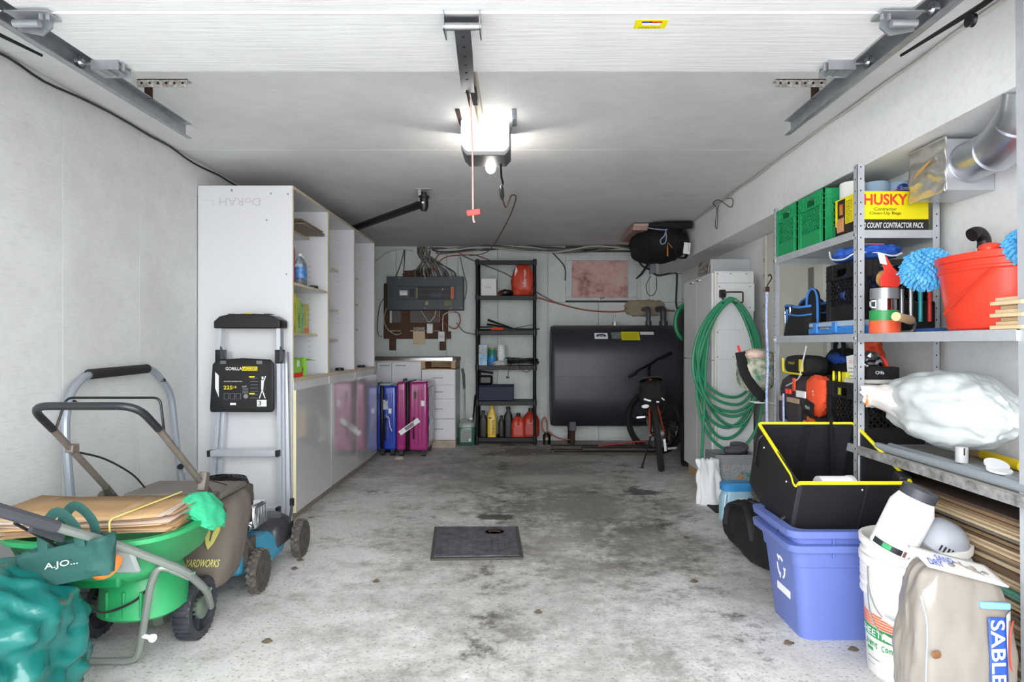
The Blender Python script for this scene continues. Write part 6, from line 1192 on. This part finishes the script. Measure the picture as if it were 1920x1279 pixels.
# ---------------------------------------------------------------- lower shelf of the far unit
z=shelf_top(ZC)
crate('milk_crate','black milk crate with yellow scissors on the lower steel shelf',kc,(1.65,3.06,z),0,.30,.30,.27)
sc_=thing('garden_shears','yellow and black looped scissors sticking out of the lower black crate','scissors',(1.53,3.13,z+.19))
for k in range(3):
    c=V(1.525,3.19-.028*k,z+.285); part(MB().tube([c+V(.02*math.cos(a*PI/8)*.4,.018*math.cos(a*PI/8),.028*math.sin(a*PI/8)) for a in range(16)],.006,6,closed=True),'loop_handle',black if k%2 else yellow,sc_)
part(MB().cyl(V(1.53,3.15,z+.10),V(1.53,3.15,z+.26),.012).box(V(1.545,3.10,z+.285),(.03,.05,.06)),'yellow_grip',mat('shear_yellow','#d6d22a',.4),sc_,bev=.004)
tl=thing('grey_tool_bag','dark grey tool bag with tan straps on the lower steel shelf','tool bag',(1.6,3.58,z)); tgm=mat('bag_charcoal','#3a3438',.9,bump=.2,bs=80); tan=mat('tan_strap','#a58f76',.85)
part(MB().blob(V(1.60,3.57,z+.14),(.125,.225,.142),.05,2.6,44,26,pw=4,seed=17,flat=-.139),'bag_body',tgm,tl)
for y,w_ in ((3.70,.05),(3.52,.16)): box('pocket',tgm,tl,1.462,1.485,y-w_/2,y+w_/2,z+.01,z+.13,bev=.012); box('tan_band',tan,tl,1.459,1.466,y-w_/2,y+w_/2,z+.13,z+.158,bev=.003)
for y in (3.62,3.58): part(MB().cyl(V(1.475,y,z+.175),V(1.47,y,z+.20),.011),'red_cap',red,tl)
part(MB().cyl(V(1.465,3.65,z+.005),V(1.467,3.66,z+.17),.006),'striped_cord',mat('bungee','#6f8fd8'),tl); part(MB().box(V(1.468,3.52,z+.23),(.008,.03,.07)),'orange_tab',orange,tl,bev=.002); part(MB().box(V(1.463,3.42,z+.185),(.008,.11,.035)),'white_tab',paper,tl,bev=.002)
part(MB().box(V(1.463,3.33,z+.12),(.01,.10,.08),Matrix.Rotation(.2,3,'X')),'logo_flap',clothblack,tl,bev=.004); text('Milwk',V(1.4575,3.33,z+.125),-Y_,Z_,.055,.02,wink,tl)
st_=thing('yellow_trim_pouch','black zip pouch with yellow piping on top of the grey tool bag','pouch',(1.56,3.55,z+.285)); part(MB().blob(V(1.55,3.56,z+.335),(.075,.15,.052),.04,3,36,20,pw=4,seed=18),'pouch_body',clothblack,st_); yp=mat('piping_yellow','#e2cf1e',.5)
part(MB().tube(rounded([V(1.476,3.69,z+.37),V(1.474,3.68,z+.29),V(1.472,3.44,z+.288)],.03),.006,6).box(V(1.476,3.45,z+.335),(.006,.045,.065)),'yellow_piping',yp,st_); text('STANLEY',V(1.4755,3.565,z+.345),-Y_,Z_,.085,.014,yp,st_,th=.003)
bt_=thing('black_tote','black tote with blue lining standing behind the yellow piped pouch','tote',(1.72,3.5,z)); part(MB().blob(V(1.745,3.52,z+.20),(.085,.17,.22),.08,2.6,34,22,pw=2.8,seed=19,flat=-.199),'tote_body',clothblack,bt_); part(MB().tube(rounded([V(1.70,3.56,z+.36),V(1.70,3.53,z+.47),V(1.70,3.45,z+.47),V(1.70,3.44,z+.36)],.03),.012,6,flat=.3),'tote_strap',clothblack,bt_); part(MB().blob(V(1.68,3.48,z+.37),(.03,.09,.03),.2,4,20,12),'blue_lining',mat('lining_blue','#234a9c',.7),bt_)
solo(MB().prism([(-.07,0),(.06,0),(.07,.10),(.035,.16),(.0,.185),(-.03,.14),(-.06,.09)],lambda u,v,d_:V(1.83+d_,3.71-u,z+.275+v),0,.006),'grey_sheet',mat('dull_grey','#86878a',.7),'pointed grey sheet standing at the back of the lower shelf','panel')
solo(MB().tube(spline([V(1.475,3.64,z+.215),V(1.47,3.47,z+.265),V(1.47,3.43,z+.33),V(1.47,3.37,z+.44)],6),.004,6),'elastic_cord',mat('elastic','#c9c9cc',.6),'pale elastic cord stretched across the dark grey tool bag','cord')
ob2=thing('orange_hood_bag','bright orange cloth bag with white letter before the lower black crate','bag',(1.48,3.30,z)); obm2=mat('cloth_orange','#e8532c',.7,bump=.2,bs=30)
part(MB().blob(V(1.512,3.315,z+.185),(.045,.095,.10),.10,3,34,22,pw=2.5,seed=20,fn=lambda p,d:V(p.x,p.y*(1+.35*p.z/.1),p.z)),'bag_body',obm2,ob2); text('T-',V(1.466,3.27,z+.20),-Y_,Z_,.028,.028,wink,ob2,th=.006)
ob3=thing('crumpled_bag','orange plastic figure-shaped bag leaning on the wall behind the price card','bag',(1.66,3.12,z+.28)); part(MB().blob(V(1.70,3.16,z+.36),(.05,.06,.10),.2,3,30,20,seed=22),'bag_body',obm2,ob3); part(MB().blob(V(1.69,3.16,z+.455),(.04,.055,.03),.25,3,24,14,seed=23),'bag_top',obm2,ob3)
pcw=thing('price_card','white printed card with red price leaning on the lower black crate','card',(1.53,3.05,z+.275)); part(MB().box(V(1.548,3.05,z+.335),(.003,.105,.125),Matrix.Rotation(-.12,3,'X')),'card_sheet',paper,pcw); text('$1.88',V(1.5462,3.05,z+.365),-Y_,V(0,-.12,1),.055,.018,red,pcw)
for k in range(3): card('print_line',greyp,pcw,V(1.5463,3.05,z+.335-.018*k),-Y_,Z_,.07,.004)
solo(MB().blob(V(1.60,3.0,z+.37),(.05,.035,.04),.35,5,24,16,seed=30),'foil_scrap',chrome,'crumpled shiny foil beside the white price card','foil')
t=thing('tool_tray','black plastic tray with red handled pliers above the lower crate','tray',(1.60,2.95,z+.275)); z2=z+.271
box('white_board',mat('paint_board','#d6d2c8',.7,var=.4,vs=20),t,1.50,1.70,2.91,3.04,z2,z2+.018,bev=.002); box('tray_body',clothblack,t,1.545,1.69,2.915,3.01,z2+.019,z2+.075,bev=.006); part(MB().tube(rounded([V(1.60,2.98,z2+.075),V(1.60,2.98,z2+.115),V(1.65,2.98,z2+.12),V(1.67,2.98,z2+.075)],.02),.008,8),'red_handle',red,t); text('Olfa',V(1.60,2.915,z2+.05),X_,Z_,.04,.014,wink,t)
t=thing('orange_board','orange toolbox lid with peg on the lower steel shelf','toolbox',(1.50,3.34,z)); box('lid',mat('toolbox_orange','#d9702c',.5),t,1.470,1.56,3.23,3.50,z,z+.012,bev=.004); part(MB().cyl(V(1.475,3.40,z+.012),V(1.475,3.40,z+.05),.013,.010),'peg',mat('peg_orange','#e0744a',.5),t); part(MB().box(V(1.472,3.31,z+.055),(.02,.09,.03),Matrix.Rotation(.35,3,'X')),'orange_grip',mat('toolbox_orange2','#d8691f',.5),t,bev=.006)
# ---------------------------------------------------------------- lower shelf of the near unit
z=shelf_top(ZC)
def wbag(p,d):
    q=p.copy(); a=math.atan2(p.z,p.x); q.x*=1+.03*math.sin(9*a+5*p.y/.3); q.z*=1+.03*math.sin(7*a+8*p.y); 
    if p.y>.2: q*=1.0; q.z+=.10*(p.y-.2); q.x-=.25*(p.y-.2)
    if p.y<0: q.x=q.x*(1+.55*p.y/.3*.8)+.16*p.y; q.z*=1+.25*p.y/.3
    r_=1+.07*abs(noise.noise(d*2.2+V(1,2,0)))+.03*abs(noise.noise(d*6+V(4,2,0)))-.02
    return q*r_
wb_=thing('plastic_sack','big white translucent plastic sack on the lower shelf','plastic bag',(1.63,2.42,z)); wpm=mat('white_plastic','#d3d9d9',.3,sss=.25,bump=.12,bs=16)
part(MB().blob(V(1.64,2.44,z+.20),(.165,.33,.145),.07,2.0,110,80,pw=2.3,seed=31,fn=wbag,flat=-.17),'sack_body',wpm,wb_,smooth=40); nk=MB().tube([V(1.60,2.60,z+.20),V(1.55,2.66,z+.215),V(1.515,2.71,z+.225),V(1.495,2.745,z+.23),V(1.475,2.775,z+.225),V(1.468,2.785,z+.222)],[.10,.075,.055,.047,.052,.03],30)
for i_,p in enumerate(nk.v):
    a_=(i_%30)/30*2*PI; nk.v[i_]=p+(p-V(1.53,2.69,z+.22)).normalized()*(.012*noise.noise(p*28)+.006*math.sin(9*a_+p.y*30))+V(0,0,.012*noise.noise(p*14))
part(nk,'sack_neck',mat('pink_plastic','#e3ddd9',.35,sss=.2),wb_,smooth=60); part(MB().box(V(1.448,2.745,z+.215),(.006,.03,.045)),'orange_tape',mat('tape_bright','#f08a3a',.4),wb_,bev=.002)
gp=mat('pvc_grey','#8d949a',.4)
for k,(x,ya,yb,r,lab) in enumerate(((1.505,1.45,2.76,.0165,'grey plastic pipe nearest the shelf edge under the white sack'),(1.548,1.45,2.74,.0165,'second grey plastic pipe from the shelf edge under the white sack'),(1.60,1.5,2.4,.013,'thin grey plastic pipe beside the yellow handle'))): solo(MB().cyl(V(x,ya,z+r),V(x+.0,yb,z+r),r,seg=18),'plastic_pipe',gp,lab,'pipe','grey plastic pipes on the lower shelf')
t=thing('pipe_coupling','short grey pipe coupling standing upright before the white sack','pipe fitting',(1.57,2.30,z)); part(MB().lathe([(.016,0),(.02,0),(.02,.055),(.016,.055),(.016,0)],20,TR(V(1.545,2.29,z+.033))),'coupling',mat('pvc_pale','#b3b2b2',.4),t); box('slot',ink,t,1.539,1.543,2.269,2.2715,z+.06,z+.086,bev=0)
t=thing('tool_pole','yellow tipped wooden tool handle lying at the back of the lower shelf','handle',(1.74,2.1,z)); part(MB().cyl(V(1.80,2.62,z+.02),V(1.785,2.52,z+.02),.015),'wood_shaft',wood,t); part(MB().cyl(V(1.785,2.52,z+.02),V(1.752,2.28,z+.02),.019),'yellow_grip',mat('grip_yellow','#e8c81e',.4),t)
for k,(x,y,tl_,lab) in enumerate(((1.558,2.14,.5,'upper white plastic disc leaning beside the yellow handle'),(1.545,2.11,.25,'lower white plastic disc lying before the yellow handle'))): solo(MB().lathe([(0,0),(.036,0),(.036,.006),(0,.006)],28,TR(V(x,y,z+.050-.012*k),rx=tl_*.8)),'plastic_disc',white,lab,'disc','white plastic discs')
# ---------------------------------------------------------------- stack of laminate planks under the lower shelf
random.seed(8); pal=[mat('laminate_%d'%k,c,.6,var=.35,vs=6,stretch=(1,.2,1)) for k,c in enumerate(('#7a634b','#a18a6b','#5f4b38','#b7a283','#8d7354','#6e665a','#c4ae8e'))]; tpl=mat('teal_edge','#4f8a7a',.6)
zz=.004
for k in range(52):
    h=random.choice((.008,.009,.011,.013)); xf_=1.512+random.uniform(0,.022)+(.02 if k%9==0 else 0); ya=1.35+random.uniform(-.1,.1); yb=3.78+random.uniform(-.25,.03)
    if zz+h>.645: break
    solo(MB().bx(xf_,1.83-random.uniform(0,.03),ya,yb,zz,zz+h),'laminate_plank',tpl if k in(31,32) else random.choice(pal),'laminate plank, @ of the brown stack under the lower shelf','plank','laminate planks under the lower shelf',bev=.001); zz+=h+.0015
pls=[o for o in bpy.data.objects if o.name.startswith('laminate_plank')]
pls.sort(key=lambda o:-o.location.z)
for i_,o in enumerate(pls): o['label']=o['label'].replace('@',from_top(i_))
solo(MB().bx(1.44,1.505,1.2,1.80,.30,.312) if False else MB().bx(1.512,1.82,1.5,3.3,zz+.001,zz+.012),'dark_panel',mat('dark_panel','#4a3a30',.6),'dark brown panel lying on top of the plank stack','panel',bev=.001)
# ---------------------------------------------------------------- nested blue recycling bins with trunk organiser
bl=mat('bin_blue','#6474b6',.4,var=.12,vs=4,col2='#8090c8')
def rbin(z0,label,marks):
    t=thing('recycling_bin',label,'bin',(1.27,2.68,z0),group='nested blue recycling bins')
    bx=(1.085,1.44,2.525,2.83); tx_=(1.045,1.47,2.49,2.865)
    def ring(k,e=0,zz=0):
        a=[bx[i]+(tx_[i]-bx[i])*k for i in range(4)]; r=.045; p=[]
        for (cx,cy,a0) in ((a[1]+e-r,a[3]+e-r,0),(a[0]-e+r,a[3]+e-r,PI/2),(a[0]-e+r,a[2]-e+r,PI),(a[1]+e-r,a[2]-e+r,1.5*PI)):
            for j in range(6): q=a0+PI/2*j/5; p.append(V(cx+r*math.cos(q),cy+r*math.sin(q),zz))
        return p
    mb=MB(); H=.385
    rings=[ring(0,0,z0),ring(.75,0,z0+H*.75),ring(.76,.006,z0+H*.76),ring(.97,.008,z0+H*.95),ring(1,.03,z0+H*.93),ring(1,.034,z0+H),ring(1,-.002,z0+H),ring(.03,-.006,z0+.01)]
    n=24
    for r_ in rings: mb.v+=r_
    for i in range(len(rings)-1):
        for k in range(n): mb.f.append([i*n+k,i*n+(k+1)%n,(i+1)*n+(k+1)%n,(i+1)*n+k])
    mb.f.append(list(range(n))); mb.f.append([(len(rings)-1)*n+k for k in range(n)])
    b_=part(mb,'bin_body',bl,t,smooth=30)
    for x in (1.18,1.32): box('rim_rib',bl,b_,x,x+.006,2.473,2.50,z0+H*.86,z0+H*.95,bev=.001)
    if marks:
        P=lambda y,zq:V(1.085-.040*(zq-z0)/H-.0012,y,zq)
        ar=MB()
        for k in range(3):
            a=2*PI*k/3+PI/2; c=[(.036*math.cos(a+q),.042*math.sin(a+q)) for q in (-.75,-.3,.15,.6)]
            for (p,q) in zip(c,c[1:]): ar.bar(P(2.67-p[0],.235+p[1]),P(2.67-q[0],.235+q[1]),.010,.0012,X_)
            p=c[-1]; ar.bar(P(2.67-p[0]*.7,.235+p[1]*.7),P(2.67-p[0]*1.3,.235+p[1]*1.3),.008,.0012,X_)
        part(ar,'recycling_mark',wink,b_,smooth=0); part(MB().bar(P(2.73,.145),P(2.60,.145),.03,.0012,X_),'white_bar',wink,b_,smooth=0)
    return t
rbin(0.0,'lower blue recycling bin with white recycling mark on the floor',True); rbin(.055,'upper blue recycling bin nested inside the marked one',False)
og=thing('trunk_organizer','black fabric trunk organizer with yellow piping tilted in the blue bin','organizer',(1.28,2.75,.35)); ogm=mat('organizer_black','#131317',.7,bump=.1,bs=150); oin=mat('organizer_lining','#0c0c11',.8,var=.5,vs=9,col2='#26262e')
ang=math.radians(22); T=Matrix.Translation(V(1.28,2.50,.615))@Matrix.Rotation(ang,4,'X')   # local: y back along the rim, z up, rim at z=0
W,D,Hh=.215,.47,.315
def ob_(name,x0,x1,y0,y1,z0,z1,m_,par=og,bev=.004): return part(xform(MB().bx(x0,x1,y0,y1,z0,z1),T),name,m_,par,bev=bev)
ob_('front_panel',-W,W,0,.008,-Hh,0,ogm); ob_('back_panel',-W,W,D-.008,D,-Hh,0,ogm); 
for s in (-1,1): ob_('side_panel',s*W-.004,s*W+.004,0,D,-Hh,0,ogm)
ob_('floor_panel',-W,W,0,D,-Hh,-Hh+.006,ogm)
ob_('lining',-W+.006,-.02,D-.012,D-.008,-Hh+.01,-.01,oin); ob_('lining',.02,W-.006,D-.012,D-.008,-Hh+.01,-.01,oin)
pts=[V(-W,0,.0),V(W,0,0),V(W,D,0),V(-W,D,0),V(-W,.07,-.012),V(-W,.045,-.03),V(-W,.02,-.03)]
part(MB().tube([T@p for p in rounded(pts+[pts[0]],.015,3)],.0075,6),'yellow_piping',mat('piping_bright','#f0e01a',.5),og)
for (x,y,zq,nx) in ((-W-.005,.10,-.06,0),(-W-.005,.36,-.06,0),(.03,-.001,-.03,1)): p=T@V(x,y,zq); part(MB().blob(p,(.006,.006,.006),nu=10,nv=6),'rivet',chrome,og)
ob_('front_seam',.045,.049,-.002,.001,-.28,-.005,mat('organizer_seam','#2c2c31',.6),bev=0); ob_('side_binding',-W-.006,-W+.012,-.004,.004,-.29,-.01,mat('organizer_seam','#2c2c31'),bev=.002)
part(MB().tube([T@p for p in spline([V(.12,D+.005,.01),V(.11,D-.01,-.0),V(.115,D-.06,-.12),V(.12,D-.09,-.2),V(.11,.30,-.29)],6)],.028,6,flat=.1),'inner_strap',mat('strap_black','#1d1d21',.6),og); part(xform(MB().bx(W-.035,W+.012,.02,.07,-.04,.012),T),'corner_strap',mat('strap_black','#1d1d21'),og,bev=.006)
part(MB().tube([T@p for p in rounded([V(-W-.004,.06,-.20),V(-W-.02,.06,-.215),V(-W-.02,.06,-.27),V(-W-.004,.06,-.285)],.01)],.007,6),'side_handle',black,og); part(MB().tube([T@p for p in rounded([V(-W-.004,.40,-.02),V(-W-.018,.40,-.04),V(-W-.018,.40,-.16),V(-W-.004,.40,-.18)],.01)],.006,6),'side_handle',black,og)
ic=thing('white_tub','white round tub lying inside the black trunk organizer','tub',(1.2,2.66,.45)); part(MB().tube([T@V(-.10,.07,-.085),T@V(.02,.07,-.085)],.06,24),'tub_body',paper,ic); part(MB().tube([T@V(.02,.07,-.085),T@V(.035,.07,-.085)],.063,24),'tub_lid',mat('tub_lid','#c9ccd0',.4),ic)
# ---------------------------------------------------------------- white pails, jar, dome, sand bag
pw_=mat('pail_white','#eeece8',.4,var=.06,vs=4); pxc,pyc=1.365,2.27
def pail(z0,label,lower):
    t=thing('plastic_pail',label,'bucket',(pxc,pyc,z0),group='nested white plastic pails'); T=TR(V(pxc,pyc,z0))
    pr=[(0,0),(.140,0),(.145,.006),(.157,.27)]
    for k in range(4): zz=.275+.026*k; pr+=[(.158,zz),(.168,zz+.003),(.169,zz+.010),(.160,zz+.014)]
    pr+=[(.162,.385),(.172,.388),(.173,.41),(.163,.412),(.155,.405),(.142,.01),(0,.008)]
    b_=part(MB().lathe(pr,48,T),'pail_body',pw_,t,smooth=50)
    sgn=1 if lower else .6
    part(MB().tube(spline([V(pxc-.172,pyc-.02,z0+.32),V(pxc-.185,pyc-.06,z0+.24),V(pxc-.165,pyc-.10,z0+.175),V(pxc-.10,pyc-.152,z0+.14),V(pxc+.0,pyc-.178,z0+.135),V(pxc+.1,pyc-.155,z0+.16),V(pxc+.172,pyc-.03,z0+.32)],7),.0028,6),'wire_bail',steel,t)
    part(MB().cyl(V(pxc-.165,pyc-.10,z0+.176),V(pxc-.10,pyc-.153,z0+.141),.009),'bail_grip',paper,t); return t,b_
t1,b1=pail(0,'lower white pail with green and orange joint compound print',True); t2,b2=pail(.062,'upper white pail nested in the printed one',False)
def onp(a,zz,k=.0008): r=.1450+.04545*zz+k; return V(pxc+r*math.cos(a),pyc+r*math.sin(a),zz)
def band(a0,a1,z0,z1,m_,name,k=.0012,sl=0): return part(MB().grid(lambda u,v:onp(a0+(a1-a0)*u,z0+(z1-z0)*v+sl*u,k),24,3),name,m_,b1)
A0,A1=-3.6,-1.7
pg_=mat('print_green','#2f9a56',.5); po=mat('print_orange','#f0784a',.5)
band(A0,A1,.135,.172,pg_,'green_band')
for k in range(5): band(A0+.0,A1-.05,.176+.009*k,.182+.009*k,po,'orange_stripe')
band(A0-.15,A0-.02,.176,.215,mat('print_pink','#e84a8a',.5),'pink_patch')
def ctext(s,a0,a1,zc_,h,m_):
    n=len(s)
    for i,ch in enumerate(s):
        if ch==' ': continue
        a=a0+(a1-a0)*(i+.5)/n; p=onp(a,zc_,.0018); r=V(-math.sin(a),math.cos(a),0); text(ch,p,r,Z_,(a1-a0)*.155/n*.82,h if ch.isupper() or ch in'tdlb' else h*.75,m_,b1,off=.015)
ctext('SHEETROCK',-3.5,-2.2,.153,.022,wink); ctext('Joint Compound',-3.35,-2.05,.112,.02,pg_)
band(-3.3,-3.05,.085,.096,pg_,'print_patch'); band(-3.3,-2.85,.06,.063,greyp,'print_line'); band(-3.3,-3.0,.04,.042,greyp,'print_line')
jr=thing('supplement_jar','white plastic jar with black lid leaning in the white pails','jar',(1.36,2.27,.36)); jd=(V(1.33,2.165,.675)-V(1.245,2.205,.45)); Tj=Matrix.Translation(V(1.245,2.205,.45))@jd.to_track_quat('Z','Y').to_matrix().to_4x4()
part(MB().lathe([(0,0),(.062,0),(.07,.008),(.07,.165),(.058,.195),(.053,.205)],32,Tj),'jar_body',mat('jar_white','#f0eff0',.35),jr); part(MB().lathe([(0,.203),(.056,.203),(.056,.235),(0,.235)],32,Tj),'lid',mat('lid_dark','#3a3c44',.45),jr)
def onj(a,h,k=.0006): return Tj@V((.07+k)*math.cos(a),(.07+k)*math.sin(a),h)
# angle of the jar's side that faces the room front
inv=Tj.to_3x3().inverted(); fv=inv@V(-.25,-1,0); fa=math.atan2(fv.y,fv.x)
def jband(a0,a1,h0,h1,m_,name,k=.0006): return part(MB().grid(lambda u,v:onj(fa+a0+(a1-a0)*u,h0+(h1-h0)*v,k),10,3),name,m_,jr)
jband(-1.3,.15,.012,.032,mat('label_black2','#20242a',.5),'dark_band'); jband(-.75,-.35,.014,.030,mat('label_green','#1f9a58',.5),'green_mark',.001); jband(.2,.35,.012,.032,mat('label_brown','#8a5a58',.5),'brown_mark'); jband(.55,.9,.012,.028,mat('barcode_grey2','#a9abb0',.6,var=.8,vs=120,col2='#4a4c50'),'barcode')
for k in range(9): jband(-.55,.45 if k%3 else .2,.075+.009*k,.078+.009*k,mat('fine_print','#c3c4c8',.6),'print_line')
dm_=thing('grey_dome','grey plastic dome cover with slots lying in the white pails','dome',(1.46,2.28,.44)); Td=TR(V(1.405,2.20,.47),ry=.35,rx=.3); part(MB().lathe([(.083,0),(.086,.006),(.082,.03),(.066,.066),(.04,.084),(0,.09)],36,Td),'dome_shell',mat('dome_grey','#9a9ea6',.45),dm_)
for j in range(2):
    for k in range(4): a=-2.1+.14*k+j*.75; part(xform(MB().box(V(.083*math.cos(a),.083*math.sin(a),.022),(.004,.005,.020),Matrix.Rotation(a,3,'Z')),Td),'slot',ink,dm_)
sb=thing('sand_bag','clear plastic bag of sand with blue lettering in the near right corner','sand bag',(1.35,1.9,0)); sm=mat('sand_plastic','#948d85',.25,var=.35,vs=5,col2='#7d756c',bump=.15,bs=12,coat=.3)
def sbf(p,d):
    k=1-.16*max(0,p.z)/.25; q=V(p.x*k,p.y*k,p.z+.035*(-p.x/.17 if p.z>.1 else 0)*.8); return q
part(MB().blob(V(1.367,1.93,.248),(.152,.085,.25),.045,2.6,80,56,pw=4.2,seed=41,fn=sbf,flat=-.246),'bag_body',sm,sb,smooth=40)
part(MB().grid(lambda u,v:V(1.245+.23*u,1.855+.10*v,.516-.06*u+.028*v),16,8),'top_fold',mat('fold_white','#e6e4e2',.4),sb,solid=.006); part(MB().box(V(1.432,1.852,.405),(.085,.014,.02),Matrix.Rotation(.05,3,'Y')),'blue_fold',mat('fold_blue','#7fb4d2',.4),sb,bev=.004)
bb_=mat('lettering_blue','#2f55b4',.5)
bd=part(MB().grid(lambda u,v:V(1.405+.05*u+.03*(1-v)*.3,1.842-.004*math.sin(PI*v),.03+.345*v),6,20),'blue_panel',bb_,sb,solid=.002); text('SABLE SEC',V(1.433,1.8365,.21),V(.03,0,-1),V(1,0,.03),.32,.04,wink,sb,off=.015)
part(MB().grid(lambda u,v:V(1.462+.032*u,1.846+.03*u,.02+.36*v),5,12),'white_panel',mat('panel_white','#ece9ea',.4),sb,solid=.002)
part(MB().tube(rounded([V(1.488,1.856,.36),V(1.47,1.845,.33),V(1.47,1.845,.24),V(1.49,1.858,.20)],.02),.002,5).tube(rounded([V(1.49,1.858,.18),V(1.472,1.846,.16),V(1.472,1.846,.08),V(1.49,1.858,.07)],.02),.002,5),'red_outline',red,sb)
text('DRY',V(1.275,1.872,.5185),V(1,0,-.24),V(.1,.9,.4),.045,.026,bb_,sb,off=.012,th=.004); text('SAND',V(1.32,1.905,.5165),V(1,0,-.24),V(.1,.9,.4),.055,.024,bb_,sb,off=.012,th=.004)
part(MB().tube(spline([V(1.225,1.86,.43),V(1.235,1.846,.35),V(1.23,1.843,.2),V(1.235,1.845,.06)],6),.002,5),'seal_line',mat('seal_blue','#9fc0d6',.5),sb); part(MB().blob(V(1.26,1.842,.27),(.012,.003,.01),.4,4,12,8),'dead_leaf',mat('leaf_brown','#7a5230',.8),sb)
sb.location.x-=.088
# ---------------------------------------------------------------- manhole cover and floor litter
mh=thing('manhole_cover','dark rectangular metal access cover set in the concrete floor','manhole cover',(-.265,3.75,0)); mm=mat('iron_dark','#686970',.6,.2,var=.7,vs=14,col2='#15151a')
q=[(-.49,3.445),(.004,3.47),(-.028,4.06),(-.55,4.06)]
def quad(e,z0,z1,m_,name,par):
    c=(sum(a for a,_ in q)/4,sum(b_ for _,b_ in q)/4); p=[(c[0]+(a-c[0])*e,c[1]+(b_-c[1])*e) for a,b_ in q]; return part(MB().prism(p,lambda u,v,d_:V(u,v,d_),z0,z1),name,m_,par,smooth=0,bev=.003)
quad(1.0,0.0005,.012,mat('iron_frame','#55524e',.7,.2,var=.6,vs=20),'frame',mh); pl_=quad(.93,.012,.018,mm,'plate',mh)
random.seed(4); nb=MB()
for i in range(13):
    for j in range(15):
        u=(i+.5)/13; v=(j+.5)/15; xl=-.475+(-.525+.475)*v; xr=-.02+(-.05+.02)*v; x=xl+(xr-xl)*u; y=3.475+.56*v
        if math.hypot((x+.17)/.09,(y-3.92)/.07)>1: nb.box(V(x,y,.0185),(.018,.010,.002),Matrix.Rotation((.5 if (i+j)%2 else -.5),3,'Z'))
part(nb,'tread_studs',mm,pl_,smooth=0,kind='stuff'); part(MB().lathe([(0,0),(.05,0),(.055,.0016),(.06,.0017),(.06,0)],24,TR(V(-.17,3.92,.0182)),sx=1,sy=.8),'lift_hole',mat('hole_black','#050506',.6),pl_); part(MB().tube([V(-.205,3.92,.02),V(-.17,3.92,.026),V(-.135,3.92,.02)],.006,6),'lift_bar',rust,pl_)
box('edge_strip',mat('edge_strip','#8d8a84',.6,.4,var=.7,vs=40),mh,-.01,.0,3.47,3.5,.012,.016) if False else None
random.seed(12)
lf=mat('leaf_litter','#6a5a48',.9,var=.5,vs=30)
for k,(px,py) in enumerate(((1478,1208),(552,1068),(1288,1010),(562,1052),(500,1205),(1302,1092),(705,1092),(1600,1220),(1010,1150))):
    Yq=HC*FP/(py-VY); Xq=(px-VX)*Yq/FP
    solo(MB().grid(lambda u,v:V(Xq+.05*(u-.5)*(.5+random.random()*.5),Yq+.026*(v-.5)*(1-abs(2*u-1)**2*.9),.004+.007*math.sin(u*3)*v),6,5),'dead_leaf',lf,'dry leaf on the floor '+('beside the blue bins','beside the mower rear wheel','left of the duffel bag','before the mower front wheel','right of the spreader wheel','in the open floor left of the blue bins','left of the manhole cover','before the white pail','in the open floor before the manhole cover')[k],'leaf','dry leaves on the concrete floor',solid=.001)
